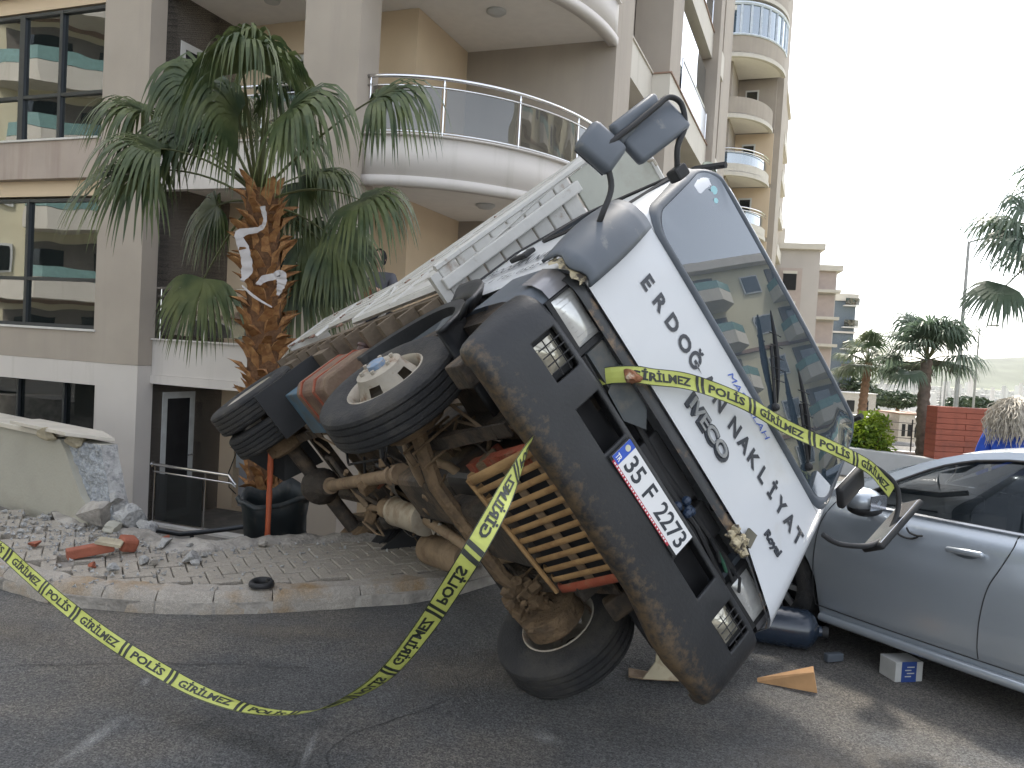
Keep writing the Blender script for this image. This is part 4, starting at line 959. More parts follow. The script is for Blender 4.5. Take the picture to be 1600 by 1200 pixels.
m = MB(); m.lathe([(-.5, 0), (-.49, .09), (-.45, .115), (.1, .115), (.14, .09), (.15, 0)], (-2.3, .56, .47), (1, 0, 0), 20); T_('air_tank', m, M_tan, auto=35)
# tan tube and stabiliser bar
m = MB(); m.tube([(-1.50, -.50, .44), (-1.62, -.36, .44), (-1.72, -.22, .44), (-1.86, -.02, .45)], [.05, .055, .05, .035], 10); T_('suspension_tube', m, M_tan, auto=50)
m = MB(); m.tube([(-1.80, -.10, .45), (-1.78, -.19, .45), (-1.62, -.27, .45), (-1.42, -.29, .45), (-1.28, -.27, .45), (-1.15, -.17, .45), (-1.0, -.12, .42)], .026, 10); m.sphere((-1.83, -.05, .44), .05, 8, 6, jit=.15); T_('stabiliser_bar', m, M_tan, auto=60)
m = MB(); m.box(-.98, -.30, -.045, .045, -.03, .03, TR((0, -.42, .45), (0, 0, R(-9))));
rr0 = T_('red_cross_rail', m, M_redp)
for q in range(6): m = MB(); m.box(-.92+q*.11, -.90+q*.11, -.05, .05, -.034, -.0305, TR((0, -.42, .45), (0, 0, R(-9)))); T_('rib', m, M_redp, rr0)
# --- slatted guard under the radiator
m = MB(); m.add([(-.10, -.40, .50), (-.10, .28, .50), (-.66, .36, .34), (-.66, -.34, .32)], [(0, 1, 2, 3)]); T_('radiator_core', m, M_dark)
nS = 12
gd = MB(); gd.tube([(-.62, -.37, .262), (-.62, .34, .30)], .012, 6); guard = T_('radiator_guard', gd, M_guard)
for q in range(nS):
    t = q/(nS-1); yr = -.43+.70*t; yl = -.36+.70*t
    top = Vector((-.13, yr, .455)); bot = Vector((-.60, yl, .265+.06*t)); d = (bot-top)
    pts = [top+d*(k/6) for k in range(6)]+[bot+Vector((-.005, 0, .0)), bot+Vector((-.045, .006, .018)), bot+Vector((-.065, .012, .05))]
    m = MB(); m.tube(pts, .0155 if q not in (0, nS-1) else .024, 6, flat=.55)
    T_('guard_slat', m, M_redp if q == nS-1 else M_guard, guard, auto=60, label='red end slat of the guard' if q == nS-1 else None)
for (f_, ) in ((.25,), (.62,)):
    m = MB(); top = Vector((-.13, -.43, .475)); bot = Vector((-.60, -.36, .285)); p = top+(bot-top)*f_; q_ = Vector((-.13, .27, .475))+(Vector((-.60, .34, .345))-Vector((-.13, .27, .475)))*f_
    dd = (q_-p); m.add([p+Vector((.02, 0, .012)), p+Vector((-.025, 0, -.006)), q_+Vector((-.025, 0, -.006)), q_+Vector((.02, 0, .012))], [(0, 1, 2, 3)]); T_('guard_strap', m, M_tan, guard, solid=.006)
m = MB(); m.bbox(-.62, -.12, -.465, -.415, .36, .40, .01, TR((0, 0, .0), (0, R(-20)*0, 0))); 
# --- fuel tank
m = MB()
P = [(-.92+.0, .48), (-.92, .80), (-.86, .88), (-.60, .88), (-.54, .80), (-.54, .50), (-.60, .43), (-.86, .42)]
m.prism(P, -3.02, -2.32, Matrix(((0, 0, 1, 0), (1, 0, 0, 0), (0, 1, 0, 0), (0, 0, 0, 1)))); tk = T_('fuel_tank', m, M_tank, bevel=.02)
for x in (-2.88, -2.55):
    m = MB(); m.prism([(p[0]*1.012-.0-.0, p[1]) if False else (-.73+(p[0]+.73)*1.03, .65+(p[1]-.65)*1.03) for p in P], x-.02, x+.02, Matrix(((0, 0, 1, 0), (1, 0, 0, 0), (0, 1, 0, 0), (0, 0, 0, 1)))); T_('tank_strap', m, M_redp, tk)
m = MB(); m.lathe([(0, .045), (.07, .045), (.072, .055), (.09, .055), (.092, .0)], (-2.72, -.84, .87), (0, -.5, .86), 16); T_('filler_cap', m, mat('dark_red_cap', (.07, .035, .03), .5), tk, auto=40)
m = MB(); m.box(-3.45, -3.1, -.86, -.5, .45, .8); T_('battery_box', m, mat('faded_blue_steel', (.07, .13, .18), .6, dirt=(.1, .08, .06)), bevel=.01)
# --- mudguards
def arch(x, y0, y1, r, a0, a1, zc=.40, thick=.02, name='mudguard', mt=M_bumper, fl=.05):
    m = MB()
    def fn(a, b):
        t = R(a0+(a1-a0)*a); rr_ = r; y = y0+(y1-y0)*b
        return Vector((x+rr_*math.cos(t), y, zc+rr_*math.sin(t)))
    m.grid(fn, 20, 4)
    if fl: m.grid(lambda a, b: Vector((x+(r+fl*b)*math.cos(R(a0+(a1-a0)*a)), y0-.004*b*(1 if y0 > 0 else -1)*-1, zc+(r+fl*b)*math.sin(R(a0+(a1-a0)*a)))), 20, 1)
    return T_(name, m, mt, smooth=False, auto=50, solid=thick)
for s_ in (-1, 1):
    arch(-1.10, s_*.97, s_*.50, .47, 20, 170, name='mudguard')
m = MB()
def lip(a, b):
    t = R(28+70*a); r = .50+.07*math.sin(b*PI/1.0)
    return Vector((-1.05+r*math.cos(t), -.965-.05*math.sin(b*PI), .42+r*math.sin(t)+.06*b))
m.grid(lip, 14, 6); T_('wheel_arch_moulding', m, M_bumper, smooth=True, solid=.02)
m = MB(); m.add([(-1.42, -.90, .70), (-1.14, -.93, .845), (-.84, -.93, .90), (-.72, -.93, .885), (-.80, -.80, .83), (-1.1, -.78, .76), (-1.40, -.80, .66)], [(0, 1, 2, 3, 4, 5, 6)]); T_('torn_mudguard_edge', m, M_greyp, solid=.015, recalc=False)
m = MB(); m.bbox(-.50, -.36, -.86, -.74, .42, .55, .01); T_('battery_step', m, M_chassis)
m = MB(); m.box(-1.16, -1.06, -.935, -.93, .90, .965); T_('white_label_plate', m, M_plate)
# --- load bed: floor, cross beams, tall boarded sides, headboard
FX = -1.46; RX = -5.02
m = MB(); m.box(RX, FX, -1.0, 1.0, 1.03, 1.09); T_('bed_floor', m, M_beam)
for x in [RX+.05+.345*k for k in range(11)]:
    m = MB(); m.box(x, x+.055, -1.0, 1.0, .905, 1.026); T_('floor_beam', m, M_beam)
for x in (RX+.50, RX+1.45): m = MB(); m.box(x, x+.30, -.97, -.45, .82, .90); T_('tool_shelf', m, M_beam)
for y in (-.39, .39): m = MB(); m.box(RX+.05, FX, y-.045, y+.045, .805, .90); T_('bed_runner', m, M_beam)
def side_pt(x, t, s_=-1, o_=0.0):
    """t: 0 at the floor, 1 at the top rail; the boards lean outwards"""
    zt = 1.56+max(0.0, (x+3.05)/1.59)*.86; z = 1.10+(zt-1.10)*t
    return Vector((x, s_*(1.035+(.03+.085*(x-RX)/(FX-RX))*(z-1.10)/1.27+o_), z))
for s_ in (-1, 1):
    segs = [(RX, -4.06), (-4.04, -3.06), (-3.04, FX)]
    for si, (xa, xb) in enumerate(segs):
        rows_ = [(0.02, .18), (.19, .35), (.36, .52), (.53, .69), (.70, .84), (.85, .98)]
        for (ta, tb) in rows_:
            if si < 2 and ta < .3: continue
            m = MB()
            for (oa, pa) in ((0, ta), (.016, ta+.03), (.016, tb-.03), (0, tb)): pass
            L4 = [(ta, 0), (ta+.025, .016), (tb-.025, .016), (tb, 0)]
            vs = []
            for x in (xa, xb):
                for (t, o_) in L4: vs.append(side_pt(x, t, s_, o_))
            for x in (xa, xb):
                for (t, o_) in L4: vs.append(side_pt(x, t, s_, -.02))
            m.add(vs, [(0, 1, 5, 4), (1, 2, 6, 5), (2, 3, 7, 6), (8, 12, 13, 9), (9, 13, 14, 10), (10, 14, 15, 11), (0, 4, 12, 8), (3, 11, 15, 7), (0, 8, 9, 1), (1, 9, 10, 2), (2, 10, 11, 3), (4, 5, 13, 12), (5, 6, 14, 13), (6, 7, 15, 14)])
            T_('side_board', m, M_bedp)
    for x in (RX, -4.05, -3.05, -2.25, FX+.02):
        m = MB(); a = side_pt(x, -.02, s_, .004); b_ = side_pt(x, 1.0, s_, .004); m.tube([a, b_], .022, 4); T_('side_post', m, M_bedp)
    m = MB(); m.tube([side_pt(RX-.02, 1.01, s_), side_pt(-3.05, 1.01, s_), side_pt(FX, 1.01, s_)], .024, 6); T_('top_rail', m, M_bedp)
    m = MB(); m.tube([side_pt(RX, .30, s_, .0), side_pt(-3.05, .30, s_, .0)], .022, 4); m.tube([side_pt(-3.05, -.01, s_, .0), side_pt(FX, -.01, s_, .0)], .024, 4); T_('lower_rail', m, M_bedp)
    for (x, t) in [(-4.9, .03), (-4.55, .03), (-4.2, .03), (-3.85, .50), (-3.84, .90), (-3.4, .03), (-3.1, .5), (-2.65, .55), (-2.64, .93), (-2.3, .4), (-1.9, .5), (-1.5, .5), (-4.6, .97), (-3.6, .97), (-2.1, .97)]:
        p = side_pt(x, t, s_, .012); m = MB(); m.bbox(-.025, .025, -.008, .008, -.015, .015, .004, TR(p, (0, random.random(), random.uniform(-.3, .3)))); m.tube([p, p+Vector((.03, s_*.01, -.05))], .007, 6); T_('latch', m, M_tank)
    if s_ < 0:
        m = MB(); m.tube([(-2.86, -1.07, 1.40), (-2.78, -1.075, 1.41), (-2.55, -.94, .98)], .020, 6, flat=.6); T_('bent_stay', m, M_bedp)
m = MB(); m.box(FX+.005, FX+.045, -1.12, 1.12, 1.04, 1.10); T_('headboard_rail', m, M_bedp)
M_hb = mat('headboard_grey_green', (.33, .335, .29), .6, var=.06, scale=3, dirt=(.25, .24, .20), dscale=4, dth=(.5, .8))
for k in range(6):
    y0 = -1.12+k*.3733; m = MB(); m.bbox(FX+.01, FX+.03, y0+.004, y0+.369, 2.21, 2.83, .004); T_('headboard_panel', m, M_hb)
for k in range(8):
    z0 = 1.11+.136*k; m = MB(); m.bbox(FX+.008, FX+.034, -1.135, 1.12, z0, z0+.124, .008); T_('front_board', m, M_bedp)
for y in (-1.04, -.3, .45): m = MB(); m.bbox(FX+.03, FX+.075, y-.035, y+.035, 1.08, 2.22, .008); T_('front_post', m, M_bedp)
m = MB(); m.tube([(FX+.03, -1.13, 2.845), (FX+.03, 1.13, 2.845)], .022, 6); m.tube([(FX+.03, -1.14, 1.1), (FX+.03, -1.14, 2.85)], .02, 6); T_('headboard_frame', m, M_bedp)
for y in (-1.02, -.90): m = MB(); m.tube([(FX+.05, y, 2.80), (FX+.10, y+.01, 2.80), (FX+.10, y+.05, 2.80)], .010, 6); T_('rope_hook', m, M_rim)
m = MB(); m.box(RX-.04, RX, -1.04, 1.04, 1.1, 1.5); T_('tailgate', m, M_bedp)
for s_ in (-1, 1): m = MB(); m.box(-3.55, -3.52, s_*.78-.20, s_*.78+.20, .28, .82); T_('mud_flap', m, M_black)
m = MB(); m.add([(-4.62, -.62, .62), (-4.62, -.05, .62), (-4.70, -.12, .25), (-4.66, -.55, .10)], [(0, 1, 2, 3)]); T_('mud_flap', m, M_black, solid=.01, recalc=False)

# ================================================================== PALMS
def frond_mesh(S, H, D, N, L_=0.95, nl=38, spread=115, droop=1.0, seed=0, w0=0.030, seg=7, petr=0.014, twist=0.0, sag=0.25):
    """one fan leaf: stalk S->H, blade opening along D with face normal N, leaflets drooping under their own weight"""
    rnd = random.Random(seed); S = Vector(S); H = Vector(H); D = Vector(D).normalized(); N = Vector(N); N = (N-D*N.dot(D)).normalized(); W = D.cross(N)
    m = MB(); m.cur = 0
    mid = (S+H)/2+Vector((0, 0, sag*(H-S).length)); pts = []
    for k in range(9):
        t = k/8; pts.append(S*(1-t)**2+mid*2*t*(1-t)+H*t*t)
    m.tube(pts, [petr*(1.7-0.9*k/8) for k in range(9)], 6, flat=0.6)
    m.cur = 1
    G = Vector((0, 0, -1))
    for i in range(nl):
        a = -spread+2*spread*i/(nl-1)+rnd.uniform(-1.5, 1.5); ar = R(a)
        d = (D*math.cos(ar)+W*math.sin(ar)); d = (d+N*(0.10*math.cos(ar*1.3)+(0.10 if i % 2 else -0.06))).normalized()
        LL = L_*(0.78+0.22*math.cos(ar*0.75))*rnd.uniform(.88, 1.06); p = H.copy(); side = (N.cross(d)).normalized()
        kd = droop*rnd.uniform(.75, 1.25); pr = []
        for k in range(seg+1):
            t = k/seg
            wd = w0*(0.35+0.65*min(1, t/0.35))*(1 if t < .45 else max(0.03, 1-(t-.45)/.55))*rnd.uniform(.9, 1.1)
            pr.append((p.copy(), wd, side.copy()))
            f_ = kd*max(0.0, t-0.16)**1.15*3.0
            dd = (d*(1.0)+G*f_+Vector((rnd.uniform(-.05, .05), rnd.uniform(-.05, .05), 0))).normalized()
            p = p+dd*(LL/seg); s2 = side-dd*side.dot(dd)
            side = s2.normalized() if s2.length > .05 else side
        vs = []
        for (q, wd, sd_) in pr:
            vs += [q-sd_*wd/2, q+sd_*wd/2]
        m.add(vs, [(2*k, 2*k+1, 2*k+3, 2*k+2) for k in range(seg)])
    return m
def boot_mesh(L_=0.16, w_=0.10):
    m = MB()
    vs = [(-w_/2, 0, 0), (w_/2, 0, 0), (w_*.36, .045, L_*.55), (-w_*.36, .045, L_*.55), (-w_*.30, .11, L_), (-w_*.05, .14, L_*1.12), (w_*.12, .12, L_*1.0), (w_*.30, .10, L_*.92),
          (-w_*.30, .0, L_*.6), (w_*.30, .0, L_*.6), (0, .06, L_*.5)]
    m.add(vs, [(0, 1, 2, 10), (0, 10, 3), (3, 10, 2, 7, 6, 5, 4), (0, 3, 8), (1, 9, 2), (3, 4, 8), (2, 9, 7), (8, 4, 5, 6, 7, 9)])
    return m
M_leafmats = [M_petiole, M_palm]
def palm(name_label, base, top, r0, r1, fr, group=None, boots=True, bark=M_fibre, leaf=None, ncols=0, seedb=0, fk={}):
    t = thing('palm_tree', name_label, 'palm tree', base, 0, group)
    base = Vector(base); top = Vector(top)-base; n = 10; m = MB(); pts = []; rr_ = []
    for k in range(n+1):
        f_ = k/n; pts.append(top*f_+Vector((0.03*math.sin(f_*5+seedb), 0, 0))); rr_.append(r0+(r1-r0)*f_)
    if not boots:
        pts2 = []; rr2 = []; steps = max(12, int(top.length/0.07))
        for k in range(steps+1):
            f_ = k/steps; pts2.append(top*f_+Vector((0.03*math.sin(f_*5+seedb), 0, 0))); rr2.append((r0+(r1-r0)*f_)*(1.12 if k % 2 else .92))
        pts, rr_ = pts2, rr2
    m.tube(pts, rr_, 12); T_('trunk', m, bark, t, auto=50)
    if boots:
        lib = []
        for q in range(3):
            b_ = boot_mesh(.15+.03*q, .09+.015*q).build('leaf_base', M_boot, t, auto=30); lib.append(b_); b_.matrix_local = TR((0, 0, -.2))
        ga = 2.39996; cnt = 0; z = 1.25; i = 0; H_ = top.length
        while z < H_-0.05 and cnt < 290:
            a = i*ga; f_ = z/H_; r_ = r0+(r1-r0)*f_; c = top*f_+Vector((0.03*math.sin(f_*5+seedb), 0, 0))
            rnd_s = random.uniform(.8, 1.35)
            M4 = Matrix.Translation(c+Vector((math.cos(a)*(r_-.02), math.sin(a)*(r_-.02), 0))) @ Euler((random.uniform(-.65, .20), random.uniform(-.45, .45), a-PI/2+random.uniform(-.3, .3))).to_matrix().to_4x4() @ Matrix.Diagonal((rnd_s, random.uniform(.7, 1.25), random.uniform(.85, 1.25), 1))
            if cnt < 3: lib[cnt].matrix_local = M4
            else: inst(lib[i % 3], t, M4)
            cnt += 1; i += 1; z += (H_-1.2)/200
    lm = leaf if leaf else M_leafmats
    for k, (S_, H_, D_, N_, kw) in enumerate(fr):
        kk = dict(fk); kk.update(kw)
        if boots: kk['nl'] = int(kk.get('nl', 38)*1.45); kk['L_'] = kk.get('L_', .9)*1.12
        m = frond_mesh(Vector(S_)-base, Vector(H_)-base, D_, N_, seed=100+k+seedb, **kk)
        T_('frond', m, lm, t, recalc=False)
    return t
def fpx(px, py, dy=0.0, Y0=8.3):
    """a spot on the big palm given as seen, at distance Y0+dy"""
    Y = Y0+dy; x = (px-800)/1250; y = (py-600)/1250
    d = Vector((0.998322*x+0.0579027*y, 0.00231*x-0.0398341*y+0.9992036, 0.0578566*x-0.9975272*y-0.0399011))
    return Vector((0, 0, CAMH))+d*(Y/d.y)
C0 = fpx(402, 306)
def F(h, dy, d, n, s=None, sdy=0, **kw):
    S_ = fpx(*(s or (402, 306)), sdy)
    return (S_, fpx(*h, dy), d, n, kw)
FR = [
 F((226, 268), -.25, (-.75, -.25, -.15), (.1, -.5, .85), (392, 312), L_=1.02, spread=120, droop=1.5, sag=.22, nl=44),
 F((250, 232), -.5, (-.8, -.2, .15), (0, -.4, .9), (395, 300), L_=.95, spread=105, droop=1.9, sag=.20, nl=42),
 F((226, 172), .0, (-.85, .0, .25), (0, -.3, .95), (398, 298), L_=.88, spread=100, droop=1.8, sag=.05, nl=34),
 F((318, 138), -.3, (-.55, -.25, .5), (-.2, -.7, .6), (400, 298), L_=.78, spread=100, droop=2.1, sag=.0, nl=36),
 F((380, 112), -.75, (-.1, -.5, .6), (0, -.75, .6), (402, 300), L_=.88, spread=82, droop=2.3, sag=-.02, nl=42),
 F((396, 88), .1, (.2, -.2, .9), (.1, -.95, .2), (404, 298), L_=.62, spread=60, droop=1.6, sag=.0, nl=24, w0=.04),
 F((426, 120), -.2, (.3, -.2, .75), (.2, -.9, .2), (405, 298), L_=.72, spread=85, droop=2.4, sag=.0, nl=32),
 F((452, 170), -.85, (.75, -.35, .15), (.25, -.75, .65), (410, 300), L_=1.02, spread=105, droop=1.9, sag=.08, nl=42),
 F((588, 152), -.3, (.75, -.1, .25), (.2, -.5, .8), (410, 300), L_=1.02, spread=105, droop=2.0, sag=.10, nl=38),
 F((562, 312), -.35, (.55, -.35, -.05), (.25, -.75, .65), (412, 318), L_=.86, spread=120, droop=1.9, sag=.22, nl=40),
 F((500, 268), .35, (.8, .3, .1), (0, -.3, .9), (412, 305), L_=.75, spread=100, droop=2.0, sag=.12, nl=34),
 F((470, 285), .45, (.6, .3, -.5), (0, -.6, .7), (410, 308), L_=.80, spread=110, droop=2.0, sag=.1, nl=36),
 F((476, 372), .35, (.5, .1, -.5), (.2, -.7, .5), (410, 322), L_=.95, spread=115, droop=1.6, sag=.18, nl=42),
 F((516, 392), .5, (.6, .3, -.6), (.2, -.7, .5), (410, 322), L_=.75, spread=100, droop=1.6, sag=.18, nl=36),
 F((338, 322), .3, (-.5, .2, -.5), (-.2, -.7, .5), (395, 316), L_=.72, spread=105, droop=1.8, sag=.12, nl=34),
 F((318, 436), -.05, (-.2, -.2, -.9), (-.3, -.9, .2), (388, 326), L_=.80, spread=95, droop=1.5, sag=.1, nl=38),
 F((352, 200), .35, (-.5, .4, .5), (-.1, -.6, .7), (400, 298), L_=.85, spread=105, droop=1.9, sag=.0, nl=36),
 F((440, 215), .4, (.5, .4, .5), (.1, -.6, .7), (405, 298), L_=.85, spread=105, droop=1.9, sag=.0, nl=36),
 F((372, 180), -.6, (-.35, -.5, .3), (-.1, -.8, .5), (400, 300), L_=.90, spread=100, droop=2.2, sag=.0, nl=38),
 F((412, 172), -.5, (.2, -.5, .3), (.1, -.8, .5), (404, 300), L_=.85, spread=100, droop=2.4, sag=.0, nl=38),
 F((300, 205), -.1, (-.6, .0, .2), (-.1, -.6, .7), (398, 300), L_=.85, spread=100, droop=2.0, sag=.05, nl=36),
 F((466, 412), .35, (.25, .1, -.9), (.2, -.8, .3), (410, 325), L_=.95, spread=85, droop=1.4, sag=.16, nl=40),
 F((520, 372), .2, (.6, .0, -.5), (.2, -.8, .4), (410, 322), L_=.85, spread=95, droop=1.7, sag=.2, nl=36),
 F((455, 330), .6, (.3, .6, -.4), (0, -.5, .8), (406, 316), L_=.8, spread=110, droop=1.8, sag=.15, nl=34),
]
bigpalm = palm('palm with orange-brown leaf bases and torn white film, standing behind the truck', (-2.36, 8.3, -1.15), tuple(C0+Vector((.02, 0, .06))), .19, .165, FR, seedb=3, fk=dict(w0=.040, seg=9))
# torn white plastic film round the trunk
def ribbon(pts, w_, name, mt, par=None, wav=0.0, nrm=None, recalc=False):
    m = MB(); vs = []; n0 = len(pts); P0 = [Vector(p) for p in pts]; P = []; W0 = list(w_) if isinstance(w_, (list, tuple)) else [w_]*n0; w_ = []
    for i in range(n0-1):
        a0, a1, a2, a3 = P0[max(i-1, 0)], P0[i], P0[i+1], P0[min(i+2, n0-1)]
        for k in range(6):
            t = k/6; P.append(0.5*((2*a1)+(-a0+a2)*t+(2*a0-5*a1+4*a2-a3)*t*t+(-a0+3*a1-3*a2+a3)*t**3)); w_.append((W0[i]+(W0[i+1]-W0[i])*t)*(1 if not wav else random.uniform(.8, 1.12)))
    P.append(P0[-1]); w_.append(W0[-1])
    for i, p in enumerate(P):
        d = (P[min(i+1, len(P)-1)]-P[max(i-1, 0)]).normalized(); n = Vector(nrm) if nrm else Vector((0, -1, 0)); s_ = d.cross(n).normalized()
        ww = (w_[i] if isinstance(w_, (list, tuple)) else w_)
        vs += [p-s_*ww/2+n*random.uniform(-wav, wav), p+n*random.uniform(-wav, wav)*1.5, p+s_*ww/2+n*random.uniform(-wav, wav)]
    m.add(vs, [(3*i+a, 3*i+a+1, 3*i+a+4, 3*i+a+3) for i in range(len(P)-1) for a in (0, 1)])
    return m.build(name, mt, par, recalc=recalc, smooth=True)
def fp(px, py, dy=-.30): return fpx(px, py, dy)
f1 = ribbon([fp(410, 322), fp(414, 345), fp(405, 358), fp(374, 366), fp(382, 392), fp(386, 420), fp(378, 440)], [.05, .04, .05, .09, .12, .12, .03], 'torn_film', M_film, wav=.012); tag(f1, 'long torn strip of white film hanging down the upper palm trunk', 'plastic film')
f2 = ribbon([fp(402, 446), fp(412, 436), fp(428, 432), fp(438, 428), fp(440, 440), fp(437, 452), fp(434, 462)], [.05, .07, .07, .09, .10, .07, .02], 'torn_film', M_film, wav=.012); tag(f2, 'short curled piece of white film on the right of the palm trunk', 'plastic film')
f3 = ribbon([fp(378, 446, -.33), fp(398, 464, -.33), fp(425, 480, -.33)], [.015, .03, .015], 'torn_film', M_film, wav=.004); tag(f3, 'thin white film strip slanting across the middle of the palm trunk', 'plastic film')

# three palms to the right
def generic_fronds(c, n, rad, L_, seed, up=0.35, droop=1.2, **kw):
    rnd = random.Random(seed); out = []; c = Vector(c)
    for k in range(n):
        a = 2*PI*k/n*1.0+rnd.uniform(-.3, .3); el = rnd.uniform(-.55, 1.15) if n > 8 else rnd.uniform(-.3, .9)
        d = Vector((math.cos(a)*math.cos(el), math.sin(a)*math.cos(el), math.sin(el)+up*.3)).normalized()
        h = c+d*rad*rnd.uniform(.75, 1.1); nn = Vector((-math.cos(a)*.5, -math.sin(a)*.5, 1)).normalized()
        out.append((c-Vector((0, 0, .02)), h, (d+Vector((0, 0, -.15))).normalized(), nn, dict(L_=L_*rnd.uniform(.8, 1.1), droop=droop, **kw)))
    return out
M_palm2 = leaf_mat('palm_leaf_backlit', (0.085, 0.13, 0.09), (0.15, 0.20, 0.135), 0.4, 2.0)
LM2 = [M_petiole, M_palm2]
bp = (7.30, 14.0, -.9); ct = Vector((7.22, 14.0, 2.05))
palm('rough-trunked green palm beside the red wall', bp, tuple(ct), .125, .09, generic_fronds(ct, 24, .60, .66, 5, nl=40, spread=110, w0=.038, seg=5, petr=.012, sag=.12), boots=False, bark=M_bark, leaf=LM2, seedb=1)
bp = (9.65, 22.0, -1.2); ct = Vector((9.72, 22.0, 2.05))
palm('smaller reddish-trunked palm left of the others, beyond the bush', bp, tuple(ct), .13, .10, generic_fronds(ct, 24, .60, .66, 9, nl=32, spread=105, w0=.05, seg=4, petr=.014, sag=.1), boots=False, bark=M_bark2, leaf=[M_petiole, leaf_mat('palm_leaf_pale', (0.07, 0.11, 0.06), (0.17, 0.19, 0.10), 0.3, 2.0)], seedb=2)
ct = Vector((6.18, 9.0, 3.42)); bp = (6.3, 9.0, -.02)
def pv(px, py, Y): return fpx(px, py, 0, Y)
fr = [(ct, pv(1592, 352, 8.9), (-.9, -.1, .25), (0, -.35, .9), dict(L_=.80, droop=1.3, nl=56, w0=.036)), (ct, pv(1572, 446, 8.8), (-.75, -.2, -.6), (-.3, -.5, .7), dict(L_=.66, droop=1.0, spread=75, nl=44, w0=.036)),
      (ct, pv(1606, 372, 8.7), (-.8, -.2, -.1), (0, -.45, .9), dict(L_=.80, droop=1.6, nl=56, w0=.036)),
      (ct, pv(1600, 330, 8.8), (-.5, .2, .8), (0, -.4, .9), dict(L_=.5, droop=1.5)), (ct, pv(1608, 400, 9.2), (-.8, .3, .0), (0, -.3, .9), dict(L_=.62, droop=1.2))]
palm('palm at the right edge of the picture, only its left fronds showing', bp, tuple(ct), .2, .15, fr+generic_fronds(ct, 12, .75, .75, 12, nl=28, spread=105, w0=.032, seg=6, sag=.12), boots=False, bark=M_bark, leaf=LM2, seedb=4, fk=dict(nl=34, spread=105, w0=.032, seg=6, sag=.12))

# ================================================================== GARDEN WALL, COURTYARD, RUBBLE
gw = thing('garden_wall', 'low cream garden wall broken open at its right end, grey concrete core exposed', 'wall', (-4.0, 6.9, .1))
A_w = Vector((.80, -.55, 0)).normalized(); N_w = Vector((-A_w.y, A_w.x, 0))   # runs from far left towards the break; N_w points to the building
def wp(s_, t, z): return Vector((.58, -.38, -.1))+A_w*s_+N_w*t+Vector((0, 0, z))
edge = [(0.02, .12), (-.03, .20), (.0, .28), (-.12, .36), (-.20, .46), (-.28, .55), (-.34, .64), (-.42, .72), (-.50, .79)]
m = MB(); Pf = [(-8.0, .05)]+[(.10, .05)]+edge+[(-8.0, .80)]
vs = [wp(s_, 0, z) for s_, z in Pf]+[wp(s_, .06, z) for s_, z in Pf]; n_ = len(Pf)
tri = geometry.tessellate_polygon([[Vector((s_, z, 0)) for s_, z in Pf]])
m.add(vs, [tuple(t) for t in tri]+[tuple(i+n_ for i in t) for t in tri]+[(i, (i+1) % n_, (i+1) % n_+n_, i+n_) for i in range(n_)]); T_('plaster_face', m, M_gwall, gw)
m = MB()
core = [(.30, .05), (.24, .18), (.20, .30), (.13, .42), (.08, .55), (.02, .66), (-.02, .79)]
def cf(a, b):
    k = a*(len(core)-1); i = min(int(k), len(core)-2); f_ = k-i; s_ = core[i][0]+(core[i+1][0]-core[i][0])*f_; z = core[i][1]+(core[i+1][1]-core[i][1])*f_
    ei = min(int(a*(len(edge)-1)), len(edge)-2); fe = a*(len(edge)-1)-ei; es = edge[ei][0]+(edge[ei+1][0]-edge[ei][0])*fe-.08
    s2 = es+(s_-es)*b; q = noise.noise(Vector((s2*12, z*12, 2)))*.022+noise.noise(Vector((s2*40, z*40, 2)))*.010
    return wp(s2+q*.5*(b > .05), .035+.05*b*b-q*1.2+.02, z)
m.grid(cf, 46, 26); T_('concrete_core', m, mat('crushed_concrete', (.31, .325, .34), .95, var=.25, scale=30, bump=1.0, bscale=60, col2=(.42, .44, .455), dirt=(.22, .23, .24), dscale=26, dth=(.56, .66)), gw, recalc=False)
m = MB(); bk = [(s_, z) for s_, z in core]
m.add([wp(s_, .10, z) for s_, z in bk]+[wp(s_, .24, z) for s_, z in bk], [(i, i+1, i+1+len(bk), i+len(bk)) for i in range(len(bk)-1)]); m.box(0, 0.001, 0, .001, 0, .001)
T_('broken_end_face', m, M_conc, gw, recalc=False)
m = MB(); vs = [wp(s_, .24, z) for s_, z in Pf]; m.add(vs, [tuple(t) for t in tri]); m.add([wp(-8, .06, .8), wp(-.5, .06, .8), wp(-.02, .10, .79), wp(-.02, .24, .79), wp(-8, .24, .8)], [(0, 1, 2, 3, 4)]); T_('wall_back', m, M_gwall, gw, recalc=False)
m = MB()
pc = [wp(-8, -.05, .80), wp(-.80, -.05, .80), wp(-.50, .02, .81), wp(-.46, .20, .81), wp(-.6, .30, .80), wp(-8, .30, .80)]
m.add(pc+[p+Vector((0, 0, .045)) for p in pc], [(5, 4, 3, 2, 1, 0), (6, 7, 8, 9, 10, 11)]+[(i, (i+1) % 6, (i+1) % 6+6, i+6) for i in range(6)]); T_('coping', m, M_marble, gw, bevel=.006)
